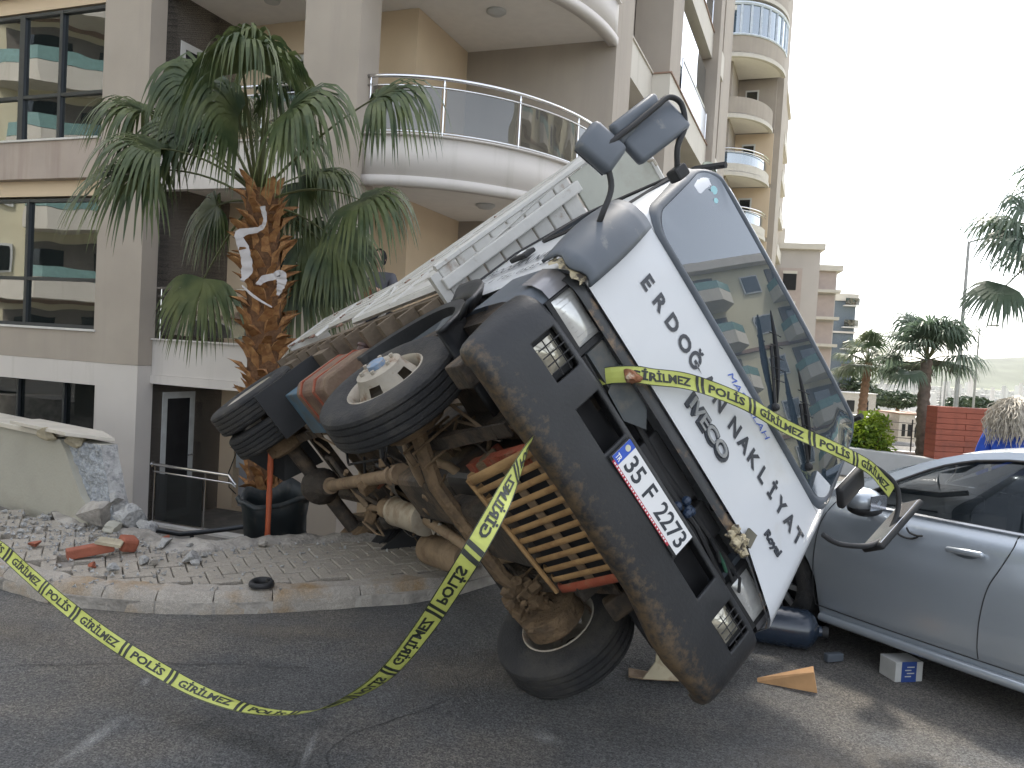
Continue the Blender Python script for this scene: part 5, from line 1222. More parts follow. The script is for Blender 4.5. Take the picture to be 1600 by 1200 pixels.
# loose coping slab lying tilted on the wall end, mortar lumps below it
sa = [Vector(p) for p in ((-4.40, 7.02, .905), (-3.66, 6.58, .885), (-3.32, 6.72, .84), (-3.55, 6.98, .862), (-4.30, 7.30, .90))]
m = MB(); m.add(sa+[p-Vector((0, 0, .03)) for p in sa], [(0, 1, 2, 3, 4), (9, 8, 7, 6, 5)]+[(i, (i+1) % 5, (i+1) % 5+5, i+5) for i in range(5)])
tag(m.build('coping_slab', M_marble, bevel=.003), 'loose pale marble coping slab tilted on top of the broken garden wall', 'coping slab')
def rock(c, sz, mt, name, n=2, flat=1.0, seed=0, rot=None):
    rnd = random.Random(seed); bm = bmesh.new(); bmesh.ops.create_icosphere(bm, subdivisions=n, radius=1)
    for v in bm.verts:
        q = v.co.copy(); k = 1+.38*noise.noise(q*1.3+Vector((seed*1.7, 0, 0)))+.12*noise.noise(q*4+Vector((0, seed, 0)))
        v.co = Vector((q.x*sz[0]*k, q.y*sz[1]*k, q.z*sz[2]*k*flat))
    for _ in range(4):
        nn = Vector((rnd.uniform(-1, 1), rnd.uniform(-1, 1), rnd.uniform(-1, 1))).normalized(); dd = min(sz)*rnd.uniform(.55, .9)
        bmesh.ops.bisect_plane(bm, geom=list(bm.verts)+list(bm.edges)+list(bm.faces), plane_co=nn*dd, plane_no=nn, clear_outer=True)
        ed = [e for e in bm.edges if e.is_boundary]
        if ed: bmesh.ops.edgeloop_fill(bm, edges=ed)
    me = bpy.data.meshes.new(name); bm.to_mesh(me); bm.free(); me.materials.append(mt)
    o_ = bpy.data.objects.new(name, me); COL.objects.link(o_); o_.location = c; o_.rotation_euler = rot or (rnd.random()*3*0.2, rnd.random()*.5, rnd.random()*6); return o_
M_mortar = mat('mortar', (.40, .35, .25), .95, var=.2, scale=10, bump=.8, bscale=40)
for i, (x, y, z, s1) in enumerate([(-3.92, 6.78, .835, .11), (-3.66, 6.74, .80, .10)]):
    tag(rock((x, y, z), (s1*1.5 if i == 0 else s1, s1*.8, .05 if i == 0 else .075), M_mortar, 'mortar_lump', 2, seed=i+40), ('flat', 'round')[i]+' lump of mortar wedged under the loose coping slab', 'mortar lump')
# bigger rubble pieces at the foot of the break
big = [((-3.18, 6.50, .385), (.17, .10, .045), (0.1, -.42, .3), 'thin tilted slab of render on top of the rubble heap by the wall break', M_conc),
       ((-3.30, 6.47, .25), (.19, .12, .10), (.2, .1, .5), 'largest pale block of the rubble heap at the wall break', M_dust),
       ((-3.05, 6.52, .24), (.13, .10, .09), (.3, .2, 1.0), 'grey concrete block at the right of the rubble heap', M_conc),
       ((-3.12, 6.38, .17), (.15, .10, .05), (.1, .35, .2), 'slanting flat cream slab in front of the rubble heap', M_gwall),
       ((-2.90, 6.42, .17), (.10, .08, .06), (.1, .1, .2), 'small angular concrete lump right of the rubble heap', M_conc),
       ((-2.55, 5.98, .17), (.17, .10, .03), (.05, .1, .3), 'flat grey broken tile lying near the pavement edge', M_conc),
       ((-2.20, 5.62, .18), (.085, .06, .045), (0, 0, .4), 'pale triangular stone chunk on the pavers near the kerb', M_conc),
       ((-2.60, 5.32, .165), (.045, .04, .03), (0, 0, .4), 'small white stone near the middle kerbstones', M_conc),
       ((-2.50, 5.52, .165), (.055, .04, .03), (0, 0, 1.4), 'pale knobbly stone chunk between the kerb and the red tile piece', M_conc)]
for i, (c, sz, rt, lb, mt) in enumerate(big):
    tag(rock(c, sz, mt, 'rubble_chunk', 3, seed=i+3, rot=rt), lb, 'rubble')
# red clay pieces
m = MB(); m.bbox(-.15, .15, -.045, .045, -.035, .035, .008); o_ = m.build('brick_piece', M_brickred); o_.location = (-2.92, 5.62, .185); o_.rotation_euler = (0, -.12, .62); tag(o_, 'long red clay brick piece lying on the pavers left of the kerb ring', 'brick')
m = MB(); m.bbox(-.06, .06, -.055, .055, -.05, .05, .02); o_ = m.build('brick_piece', M_brickred); o_.location = (-2.74, 5.80, .20); o_.rotation_euler = (.3, .2, .9); tag(o_, 'stubby rounded red clay lump beside the long red brick piece', 'brick')
m = MB(); m.prism([(-.09, -.05), (.08, -.07), (.10, .05), (-.06, .06)], 0, .02); o_ = m.build('tile_piece', M_mortar); o_.location = (-2.82, 5.68, .225); o_.rotation_euler = (.12, .18, .4); tag(o_, 'cream tile fragment resting on the red brick piece', 'tile')
for i, (x, y, s1) in enumerate([(-3.42, 5.80, .06), (-2.62, 6.20, .045), (-2.78, 5.38, .04)]):
    o_ = rock((x, y, .155), (s1*1.3, s1*.8, .022), M_brickred, 'brick_fragment', 2, seed=60+i); tag(o_, 'small flat red clay fragment scattered on the dusty pavement', 'brick', 'red fragments scattered on the pavement')
for i in range(24):
    for _ in range(40):
        x = random.uniform(-4.4, -1.3); y = random.uniform(5.0, 6.8)
        if inside(x, y, PA) and random.random() < math.exp(-((x+3.2)**2)/1.2-((y-6.35)**2)/.25)+.10: break
    s1 = random.uniform(.018, .05); o_ = rock((x, y, .14+s1*.3), (s1*1.2, s1, s1*.6), random.choice((M_conc, M_dust, M_conc, M_gwall)), 'rubble_fragment', 1, seed=80+i); tag(o_, 'small grey plaster fragment strewn over the pavement', 'rubble', 'small rubble fragments on the pavement')
m = MB()
for i in range(1700):
    x = random.gauss(-3.0, .75); y = random.gauss(6.3, .30) if random.random() < .65 else random.uniform(4.95, 6.9)
    if not inside(x, y, [(a, b) for a, b in KERB]+[(a, b) for a, b in reversed(INNER)]): continue
    s1 = random.choice((.004, .006, .008, .012, .016)); c = Vector((x, y, .138)); T = TR(c, (random.random()*3, random.random()*3, random.random()*3))
    m.add([T @ Vector(v)*1.0 for v in ((-s1, -s1, -s1*.6), (s1, -s1, -s1*.4), (0, s1, -s1*.5), (0, 0, s1*.7))], [(0, 1, 2), (0, 1, 3), (1, 2, 3), (0, 2, 3)])
tag(m.build('plaster_crumbs', M_conc), 'fine plaster and concrete crumbs over the pavement', 'rubble', kind='stuff')
# dusty broken bed along the pavement's inner edge
m = MB(); I2 = offset_line(INNER, -.02)[4:15]
def dust(a, b):
    k = a*(len(I2)-1); i = min(int(k), len(I2)-2); f_ = k-i; p = Vector(I2[i]).lerp(Vector(I2[i+1]), f_); c = Vector((-2.2, 4.6)); d = (c-p).normalized(); q = p+d*(.42*b+.05*noise.noise(Vector((p.x*3, b*3, 0)))*b)
    return Vector((q.x, q.y, .078+.085*math.sin(min(1, (1-b)*1.6)*PI/2)+.028*noise.noise(Vector((q.x*7, q.y*7, 0)))+.012*noise.noise(Vector((q.x*25, q.y*25, 0)))-(.10 if b == 0 else 0)))
m.grid(dust, 90, 12); T_('dust_bank', m, M_dust, pavement, recalc=False, smooth=True)
# rubble inside the courtyard
tag((lambda m: m.build('courtyard_floor', mat('courtyard_concrete', (.16, .15, .135), .9, var=.2, scale=3, dirt=(.24, .22, .19), dscale=4)))(MB().prism([(-16, 12), (-4, 6.2), (1.2, 5.8), (5.0, 16), (-10, 22)], -1.158, -1.15)), 'sunken courtyard floor between the pavement and the building', kind='structure')
for i in range(34):
    x = random.uniform(-3.9, -.6); y = random.uniform(7.5, 8.9); mt = random.choice((M_mortar, M_conc, M_dust, M_conc, M_brickred, M_dust)); s1 = random.uniform(.07, .2)
    zz = -.95+.72*math.exp(-((y-7.3)**2)/1.0)*random.uniform(.3, 1.0)
    o_ = rock((x, y, zz), (s1, s1*.7, s1*.4), mt, 'rubble_block', 2, seed=200+i); tag(o_, 'broken masonry block heaped in the hollow below the truck', 'rubble', 'masonry heaped below the truck')
m = MB()
def heap(a, b):
    x = -4.2+4.6*a; y = 6.9+2.4*b; return Vector((x, y, -1.14+1.05*math.exp(-((y-7.1)**2)/1.1)*(.75+.25*noise.noise(Vector((x*1.5, y*1.5, 0))))+.10*noise.noise(Vector((x*5, y*5, 1)))))
m.grid(heap, 60, 30); tag(m.build('earth_bank', mat('disturbed_earth', (.12, .095, .07), .95, var=.35, scale=9, bump=1.0, bscale=30), recalc=False, smooth=True), 'bank of earth and rubble in the hollow under the truck', kind='structure')
# bent black pipe frame, courtyard railing, hose, AC unit
t = thing('pipe_frame', 'bent dark steel pipe frame lying at the pavement edge by the doorway', 'pipe frame', (-3.3, 8.05, -.3))
m = MB(); m.tube([(-.60, .15, .06), (-.3, .08, .03), (.05, -.06, .035), (.22, -.06, .06), (.5, 0, .10), (1.05, -.02, .22)], .026, 8); T_('top_pipe', m, M_alu, t, auto=60)
for x in (-.30, .12): m = MB(); m.tube([(x, .06, .03), (x+.005, .06, -.5)], .022, 8); T_('leg', m, M_alu, t)
t = thing('terrace_railing', 'broken chrome and dark glass railing in front of the basement door', 'railing', BO, ROT)
m = MB(); m.tube([(0.005, .34, -.24), (1.45, .34, -.26), (1.52, .30, -.30), (1.58, .33, -.38)], .024, 8); T_('handrail', m, M_chrome, t, auto=60)
m = MB(); m.tube([(0.02, .34, -.345), (1.50, .34, -.37), (1.56, .36, -.42)], .013, 8); T_('middle_rail', m, M_chrome, t, auto=60)
m = MB(); m.lathe([(0, .04), (.012, .04), (.014, 0)], (.003, .34, -.24), (1, 0, 0), 14); T_('wall_rosette', m, M_chrome, t)
m = MB(); m.box(.10, .98, .335, .342, -1.08, -.37); T_('glass_panel', m, M_gdark, t)
m = MB(); m.box(-.0, 2.0, .24, .44, -1.148, -1.11); T_('sill', m, M_sill, t)
for u in (.06, 1.02): m = MB(); m.tube([(u, .34, -1.1), (u, .34, -.25)], .012, 6); T_('railing_post', m, M_chrome, t)
m = MB()
for q in range(7):
    r_ = random.uniform(.10, .17); cx2, cz = .42+random.uniform(-.04, .04), .30+random.uniform(-.05, .05); m.tube([(cx2+r_*math.cos(a*PI/8), 1.74-.01*q, cz+r_*1.15*math.sin(a*PI/8)) for a in range(17)], .009, 5, caps=False)
m.tube([(.5, 1.72, .15), (.42, 1.7, -.2), (.30, 1.7, -.5), (.32, 1.7, -.75), (.45, 1.72, -.85)], .009, 5)
o_ = m.build('cable_coil', M_black); o_.location = BO; o_.rotation_euler = (0, 0, ROT); tag(o_, 'coil of black cable hanging on the wall behind the rear wheels', 'cable')
t = thing('air_conditioner', 'pale air conditioning unit on the basement wall behind the rear wheels', 'air conditioner', uvw(.95, 1.55, -.35), ROT)
m = MB(); m.bbox(-.28, .28, -.14, .14, 0, .62, .012); T_('housing', m, mat('ac_grey', (.36, .38, .40), .5), t)
m = MB(); m.lathe([(0, .0), (.004, .2), (.0, .21)], (0, -.15, .32), (0, -1, 0), 20); T_('fan_cover', m, M_alu, t)
# orange strap hanging from the bed into the hollow, dark bin below the wheels
pt = [(-2.05, 7.82, 1.72), (-2.10, 7.80, 1.50), (-2.14, 7.60, 1.26), (-2.10, 7.10, .86), (-2.095, 7.05, .50), (-2.085, 7.02, .18), (-2.08, 7.0, -.12)]
o_ = ribbon(pt, [.055, .06, .07, .055, .05, .045, .05], 'hanging_strap', M_orange, wav=.002); o_.modifiers.new('s', 'SOLIDIFY').thickness = .006; tag(o_, 'orange strap hanging from the truck bed into the hollow', 'strap')
m = MB(); m.prism([(-.42, -.30), (.40, -.34), (.48, .30), (-.36, .34)], -1.15, .05); m2 = MB()
def binf(a, b):
    an = a*2*PI; sq = 1/max(abs(math.cos(an)), abs(math.sin(an))); r_ = (.30+.08*b)*min(sq, 1.25)
    return Vector((r_*math.cos(an), r_*.8*math.sin(an), -1.14+1.25*b+.16*noise.noise(Vector((math.cos(an)*1.6, math.sin(an)*1.6, b))))) * 1.0 + Vector((.10*noise.noise(Vector((math.cos(an)*2, b*3, 1))), .10*noise.noise(Vector((math.sin(an)*2, b*3, 4))), 0))
m2.grid(binf, 28, 10); m2.grid(lambda a, b: binf(a, 1)+Vector((binf(a, 1).x*.10*b, binf(a, 1).y*.10*b, -.03*b)), 28, 1); o_ = m2.build('waste_bin', mat('dark_teal_plastic', (.014, .020, .022), .5, var=.3, dirt=(.07, .06, .05), dscale=5), smooth=True, solid=.008, recalc=False); o_.location = (-2.24, 7.74, .12); o_.scale = (.85, .8, 1.15); o_.rotation_euler = (.10, -.12, .5); tag(o_, 'dark teal plastic container crushed in the hollow behind the rear wheels', 'container')
# rubber ring on the kerb
m = MB(); n1, n2 = 28, 10
m.add([Vector(((.062+.020*math.cos(2*PI*j/n2))*math.cos(2*PI*i/n1), (.062+.020*math.cos(2*PI*j/n2))*math.sin(2*PI*i/n1), .024*math.sin(2*PI*j/n2)*(1+.25*math.sin(2*PI*i/n1)))) for i in range(n1) for j in range(n2)], [(i*n2+j, ((i+1) % n1)*n2+j, ((i+1) % n1)*n2+(j+1) % n2, i*n2+(j+1) % n2) for i in range(n1) for j in range(n2)])
m.tube([(.02, .05, .02), (.03, .02, .035), (.045, .01, .02)], .006, 5)
o_ = m.build('rubber_ring', M_black, smooth=True); o_.location = (-1.55, 5.14, .163); tag(o_, 'small black rubber ring lying on a kerbstone', 'rubber ring')

# ================================================================== POLICE TAPE
def catmull(P, n=10):
    P = [Vector(p) for p in P]; out = []
    for i in range(len(P)-1):
        p0 = P[max(i-1, 0)]; p1 = P[i]; p2 = P[i+1]; p3 = P[min(i+2, len(P)-1)]
        for k in range(n):
            t = k/n; out.append(0.5*((2*p1)+(-p0+p2)*t+(2*p0-5*p1+4*p2-p3)*t*t+(-p0+3*p1-3*p2+p3)*t**3))
    out.append(P[-1]); return out
def tape(path, sides, width, label, phase=0.0, words=('POLİS', 'GİRİLMEZ'), per=(.215, .315)):
    """yellow tape with black edges and lettering, following a path with a given cross direction at each control point"""
    n = 12; P = catmull(path, n); Sd = catmull(sides, n); L_ = [0.0]
    for a, b in zip(P[:-1], P[1:]): L_.append(L_[-1]+(b-a).length)
    def at(s_, t, off=0.0):
        s_ = min(max(s_, 0), L_[-1]-1e-6); lo, hi = 0, len(L_)-1
        while hi-lo > 1:
            mid = (lo+hi)//2
            if L_[mid] <= s_: lo = mid
            else: hi = mid
        f_ = (s_-L_[lo])/(L_[hi]-L_[lo]); p = P[lo].lerp(P[hi], f_); d = (P[hi]-P[lo]).normalized(); sd_ = Sd[lo].lerp(Sd[hi], f_); sd_ = sd_-d*sd_.dot(d); sd_.normalize()
        nn = d.cross(sd_); curl = .006*math.sin(s_*9)
        return p+sd_*t*width+nn*(off+curl*(1-4*t*t))
    t_ = thing('police_tape', label, 'police tape', P[0], 0, None)
    Pb = P[0]
    m = MB(); N_ = int(L_[-1]/.03)
    vs = [at(L_[-1]*i/N_, t)-Pb for i in range(N_+1) for t in (-.5, -.17, .17, .5)]
    m.add(vs, [(4*i+k, 4*i+4+k, 4*i+5+k, 4*i+1+k) for i in range(N_) for k in range(3)]); T_('tape_band', m, M_tapey, t_, recalc=False)
    m = MB()
    for off in (-.0012, .0012):
        for (t0, t1) in ((-.5, -.455), (.455, .5)):
            vs = [at(L_[-1]*i/N_, t, off)-Pb for i in range(N_+1) for t in (t0, t1)]; m.add(vs, [(2*i, 2*i+2, 2*i+3, 2*i+1) for i in range(N_)])
    T_('black_edges', m, M_tapek, t_, recalc=False)
    s_ = phase; k = 0; m = MB()
    tm = []
    for w_, wd in zip(words, per): tm.append(text_fit(w_, wd, width*.50, off=.036, res=2))
    while s_ < L_[-1]:
        vs, fs = tm[k % 2]; wd = per[k % 2]
        if s_+wd < L_[-1] and s_ > 0:
            for off in (-.0014, .0014): m.add([at(s_+v.x, (v.y/width)-.25, off)-Pb for v in vs], fs)
        e = s_+wd+.022
        for q in range(2):
            a = e+q*.032
            if 0 < a < L_[-1]-.05:
                for off in (-.0014, .0014): m.add([at(a+.012, -.45, off)-Pb, at(a+.030, -.45, off)-Pb, at(a+.024, 0, off)-Pb, at(a+.018, .45, off)-Pb, at(a, .45, off)-Pb, at(a+.006, 0, off)-Pb], [(0, 1, 2, 5), (5, 2, 3, 4)])
        s_ = e+.032*2+.020; k += 1
    T_('black_lettering', m, M_tapek, t_, recalc=False)
    return t_
TP = [(-3.066, 4.600, 0.534), (-2.788, 4.400, 0.506), (-2.551, 4.250, 0.432), (-2.201, 4.000, 0.351), (-1.869, 3.800, 0.269), (-1.583, 3.650, 0.208), (-1.322, 3.520, 0.164), (-1.086, 3.420, 0.148), (-0.886, 3.300, 0.192), (-0.693, 3.150, 0.285), (-0.513, 2.980, 0.437), (-0.375, 2.820, 0.601), (-0.253, 2.660, 0.807), (-0.165, 2.520, 0.985), (-0.096, 2.420, 1.129), (-0.027, 2.500, 1.255), (0.029, 2.720, 1.346), (0.080, 3.000, 1.423)]
# cross direction (towards the top of the letters) turns over at the lowest point, where the tape is twisted
SD = [(.45, .35, .8), (.45, .35, .8), (.45, .4, .78), (.45, .45, .72), (.45, .5, .68), (.42, .6, .6), (.35, .75, .4), (.25, .9, .12), (.15, .95, -.15), (.15, .92, -.33), (.35, .75, -.45), (.65, .45, -.42), (.85, .2, -.38), (.92, .0, -.36), (.92, -.1, -.36), (.8, .3, -.4), (.35, .9, -.3), (.05, 1, .0)]
tape(TP, SD, .068, 'long yellow police tape sagging across the road from the left kerb to the bumper', phase=.165)
def tl(x, y, z): return truck.matrix_world @ Vector((x, y, z))
# second tape: from the lamp opening over the panel and windscreen to the left mirror
P2 = [tl(-.10, -.50, .80), tl(-.05, -.49, .83), tl(.03, -.45, .88), tl(.05, -.40, .93), tl(.03, -.25, 1.10), tl(.01, .0, 1.30), tl(-.02, .27, 1.47), tl(-.02, .55, 1.66), tl(-.05, .80, 1.83), tl(-.09, .97, 1.91), tl(-.11, 1.07, 1.95)]
zd = truck.matrix_world.to_3x3() @ Vector((-.12, -.62, .78)); xd = truck.matrix_world.to_3x3() @ Vector((1, 0, 0))
S2 = [zd+xd*.8, zd+xd*.6, zd+xd*.3, zd, zd, zd, zd, zd, zd+xd*.1, zd+xd*.25, zd+xd*.4]
tape(P2, S2, .072, 'short yellow police tape stretched across the white truck panel and windscreen', phase=.13, words=('GİRİLMEZ', 'POLİS'), per=(.335, .225))
# knotted scrap where the tape is tied
o_ = rock(tl(.01, -.45, .865), (.05, .035, .03), mat('torn_brown_rubber', (.22, .09, .04), .7, var=.4, scale=20, dirt=(.5, .42, .32), dscale=14, dth=(.55, .65)), 'torn_scrap', 3, seed=31); tag(o_, 'crumpled brown and cream scrap where the police tape is tied to the truck', 'scrap')

# ================================================================== SILVER CAR
car = thing('parked_car', 'silver saloon car with dark windows parked at the right beside the truck', 'car', (3.049, 5.070, 0), R(123.8))
WX = (.905, -1.745); WR = .318
def car_sec(x):
    front = max(0, (x-.95)/.84); rear = max(0, (-x-1.9)/.94)
    wdt = .89-.13*front**2.2-.09*rear**2.4
    belt = .955+.035*min(1, max(0, (-x)/2.0))-(.235*min(1, max(0, (x-.55)/1.24))**1.35)-.06*rear**3
    bot = .175+.05*front+.05*rear
    return wdt, belt, bot
def car_body(s_):
    m = MB(); xs = [1.79-.0-4.63*i/110 for i in range(111)]
    fr_ = [0, .06, .18, .36, .52, .66, .78, .88, .96, 1.0]; off = [-.075, -.025, .0, .008, .008, .002, -.012, -.035, -.075, -.125]
    rows = []
    for x in xs:
        wdt, belt, bot = car_sec(x); zb_ = bot
        for wx in WX:
            d = abs(x-wx)
            if d < .362: zb_ = max(zb_, WR+math.sqrt(max(0, .362**2-d*d)))
        endf = max(0, (x-1.60)/.19); endr = max(0, (-2.66-x)/.18); row = []
        for f_, o_ in zip(fr_, off):
            z = zb_+(belt-zb_)*f_; zz = bot+(belt-bot)*f_
            k = (z-bot)/(belt-bot); # width profile follows real height
            oi = 0
            for a in range(len(fr_)-1):
                if fr_[a] <= k <= fr_[a+1]+1e-6: oi = off[a]+(off[a+1]-off[a])*(k-fr_[a])/(fr_[a+1]-fr_[a])
            y = (wdt+oi)*(1-.28*endf**2-.2*endr**2); row.append(Vector((x, s_*y, z)))
        rows.append(row)
    n = len(fr_); m.add([v for r_ in rows for v in r_], [(i*n+j, (i+1)*n+j, (i+1)*n+j+1, i*n+j+1) for i in range(110) for j in range(n-1)])
    return m
m = car_body(1); m2 = car_body(-1); m.add(m2.v, m2.f)
# bonnet and boot decks, nose and tail
def deck(x0, x1, n=16):
    def fn(a, b):
        x = x0+(x1-x0)*a; wdt, belt, bot = car_sec(x); endf = max(0, (x-1.60)/.19); endr = max(0, (-2.66-x)/.18); w2 = (wdt-.125)*(1-.28*endf**2-.2*endr**2); y = -w2+2*w2*b
        return Vector((x, y, belt+.05*(1-(y/max(w2, .01))**2)*(1-.5*endf)))
    return fn
m.grid(deck(.50, 1.79), 16, 10); m.grid(deck(-2.10, -2.84), 10, 10)
body = T_('body', m, M_carp, car, auto=40)
m = MB()
for (x, sg_) in ((1.79, 1), (-2.84, -1)):
    wdt, belt, bot = car_sec(x); m.grid(lambda a, b, x=x, sg_=sg_, wdt=wdt, belt=belt, bot=bot: Vector((x+sg_*.10*(1-(2*a-1)**2)*math.sin(b*PI*.9+.2), (2*a-1)*(wdt-.0)*(.72 if sg_ > 0 else .8), bot+(belt-bot)*b)), 14, 8)
T_('end_panel', m, M_carp, car, smooth=True)
m = MB(); m.box(-2.6, 1.6, -.74, .74, .20, .55); T_('underbody', m, M_black, car)
m = MB(); m.box(-2.2, .55, -.70, .70, .55, .80); T_('cabin_floor', m, M_dark, car)
for (x, y) in ((-.45, .36), (-.45, -.36), (-1.35, .36), (-1.35, -.36)):
    m = MB(); m.bbox(x-.10, x+.08, y-.22, y+.22, .6, 1.14, .06, TR((0, 0, 0))); m.bbox(x-.08, x+.02, y-.11, y+.11, 1.14, 1.28, .04); T_('seat', m, mat('dark_seat_cloth', (.04, .04, .045), .8), car)
m = MB(); m.bbox(.30, .62, -.68, .68, .80, .93, .04); T_('dashboard', m, M_dark, car)
# greenhouse
OUT = [(.66, .955), (.45, 1.045), (.24, 1.165), (.05, 1.275), (-.15, 1.358), (-.38, 1.405), (-.70, 1.432), (-1.1, 1.435), (-1.5, 1.40), (-1.8, 1.335), (-2.05, 1.225), (-2.35, 1.01)]
OUT = [(x, .955+(z-.955)*.915) for x, z in OUT]
WIN1 = [(.44, .962), (.30, 1.045), (.13, 1.155), (-.05, 1.262), (-.22, 1.325), (-.42, 1.358), (-.60, 1.368)]
WIN2 = [(-.66, 1.370), (-1.0, 1.372), (-1.35, 1.345), (-1.62, 1.275), (-1.80, 1.16), (-1.84, 1.07)]
WIN1 = [(x, .955+(z-.955)*.915) for x, z in WIN1]; WIN2 = [(x, .955+(z-.955)*.915) for x, z in WIN2]
def gy(z): return .775-(z-.955)*.40
for s_ in (-1, 1):
    def gp(p, o_=0.0): return Vector((p[0], s_*(gy(p[1])+o_), p[1]))
    m = MB(); inner = WIN1+WIN2+[(-1.78, .985)]
    outp = OUT; k = 24
    def interp(P, t):
        L2 = [0]
        for a, b in zip(P[:-1], P[1:]): L2.append(L2[-1]+math.hypot(b[0]-a[0], b[1]-a[1]))
        q = t*L2[-1]
        for i in range(len(P)-1):
            if q <= L2[i+1]+1e-9:
                f_ = (q-L2[i])/max(1e-9, L2[i+1]-L2[i]); return (P[i][0]+(P[i+1][0]-P[i][0])*f_, P[i][1]+(P[i+1][1]-P[i][1])*f_)
        return P[-1]
    vs = []
    for i in range(k+1): vs += [gp(interp(outp, i/k)), gp(interp(inner, i/k), .004)]
    m.add(vs, [(2*i, 2*i+2, 2*i+3, 2*i+1) for i in range(k)]); T_('roof_frame', m, M_carp, car, recalc=False, smooth=True)
    m = MB(); m.add([gp(p, -.010) for p in [(.44, .955)]+WIN1+[(-.60, .965)]], [tuple(range(9))[:9]]); T_('door_window', m, M_cglass, car, recalc=False)
    m = MB(); m.add([gp(p, -.010) for p in [(-.66, .967)]+WIN2+[(-1.78, .985)]], [tuple(range(8))]); T_('door_window', m, M_cglass, car, recalc=False)
    m = MB(); m.add([gp((-.60, .96), -.004), gp((-.66, .96), -.004), gp((-.66, 1.338), -.004), gp((-.60, 1.338), -.004)], [(0, 1, 2, 3)]); T_('door_pillar', m, M_black, car, recalc=False)
    m = MB(); m.tube([(.50, s_*.795, .948), (-.2, s_*.797, .953), (-1.0, s_*.792, .965), (-1.85, s_*.775, .985)], .011, 6); T_('window_chrome_strip', m, M_chrome, car)
    m = MB()
    pr = [gp(interp(inner, i/30), .008) for i in range(31)]; m.tube(pr, .008, 5); T_('window_seal', m, M_black, car)
    # door seams
    def sy(x, z):
        wdt, belt, bot = car_sec(x); kk = (z-bot)/(belt-bot); fr_ = [0, .06, .18, .36, .52, .66, .78, .88, .96, 1.0]; off = [-.075, -.025, .0, .008, .008, .002, -.012, -.035, -.075, -.125]
        for a in range(9):
            if fr_[a] <= kk <= fr_[a+1]+1e-6: return s_*(wdt+off[a]+(off[a+1]-off[a])*(kk-fr_[a])/(fr_[a+1]-fr_[a])+.0005)
        return s_*wdt
    m = MB()
    for pth in ([(-.56, .95), (-.555, .88), (-.52, .78), (-.47, .66), (-.445, .50), (-.44, .36), (-.445, .27)], [(.50, .95), (.56, .80), (.58, .6), (.57, .4), (.55, .27)], [(-1.60, .96), (-1.52, .8), (-1.42, .66), (-1.36, .5), (-1.34, .3)], [(.55, .27), (.1, .262), (-.44, .262), (-1.34, .27)]):
        pts = catmull([Vector((x, 0, z)) for x, z in pth], 4); m.tube([Vector((p.x, sy(p.x, p.z), p.z)) for p in pts], .0035, 4)
    T_('door_seam', m, M_black, car)
    for xh in (-.335, -1.20):
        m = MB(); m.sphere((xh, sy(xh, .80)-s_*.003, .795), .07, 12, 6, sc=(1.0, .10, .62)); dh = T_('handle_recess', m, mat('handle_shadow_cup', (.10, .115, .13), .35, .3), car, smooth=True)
        m = MB(); m.bbox(xh-.105, xh+.095, -.014, .014, -.017, .017, .012, TR((0, sy(xh, .80)+s_*.022, .802), (0, .06, 0))); T_('door_handle', m, M_carp, dh, smooth=True)
    # rocker strip
    m = MB(); m.tube([(.52, s_*.865, .20), (-.3, s_*.872, .20), (-1.36, s_*.868, .205)], .030, 8, flat=1.0); T_('rocker_panel', m, M_carp, car, auto=60)
    # door mirror
    m = MB(); m.sphere((.22, s_*.975, 1.005), .125, 16, 10, sc=(.85, .95, .60)); mi = T_('door_mirror', m, M_carp, car, smooth=True)
    m = MB(); m.sphere((.215, s_*.965, .958), .115, 14, 8, sc=(.85, .95, .42)); m.tube([(.30, s_*.80, .95), (.24, s_*.93, .955)], .035, 8); T_('mirror_foot', m, M_black, mi, smooth=True)
    m = MB(); m.box(.118, .122, *sorted((s_*.90, s_*1.06)), .965, 1.05); T_('mirror_glass', m, M_chrome, mi)
m = MB()
def roof(a, b):
    x, z = (lambda p: p)(interp(OUT[4:10], a)); y = -gy(z)+2*gy(z)*b; return Vector((x, y, z+.022*(1-(2*b-1)**2)))
m.grid(roof, 20, 12); T_('roof', m, M_carp, car, smooth=True)
m = MB()
def wsf(a, b):
    p = (.66+(-.15-.66)*a, .955+(1.322-.955)*a+.03*math.sin(a*PI)); y = -gy(p[1])+2*gy(p[1])*b; return Vector((p[0]+.03*(1-(2*b-1)**2)*(1-a), y, p[1]+.03*a*(1-(2*b-1)**2)-.008))
m.grid(wsf, 10, 10); T_('windscreen', m, M_cglass, car, smooth=True)
m = MB()
def rgf(a, b):
    p = (-1.85+(-2.38+1.85)*a, 1.285+(1.005-1.285)*a); y = -gy(p[1])+2*gy(p[1])*b; return Vector((p[0]-.05*(1-(2*b-1)**2)*a, y, p[1]+.05*(1-a)*(1-(2*b-1)**2)))
m.grid(rgf, 8, 10); T_('rear_window', m, M_cglass, car, smooth=True)
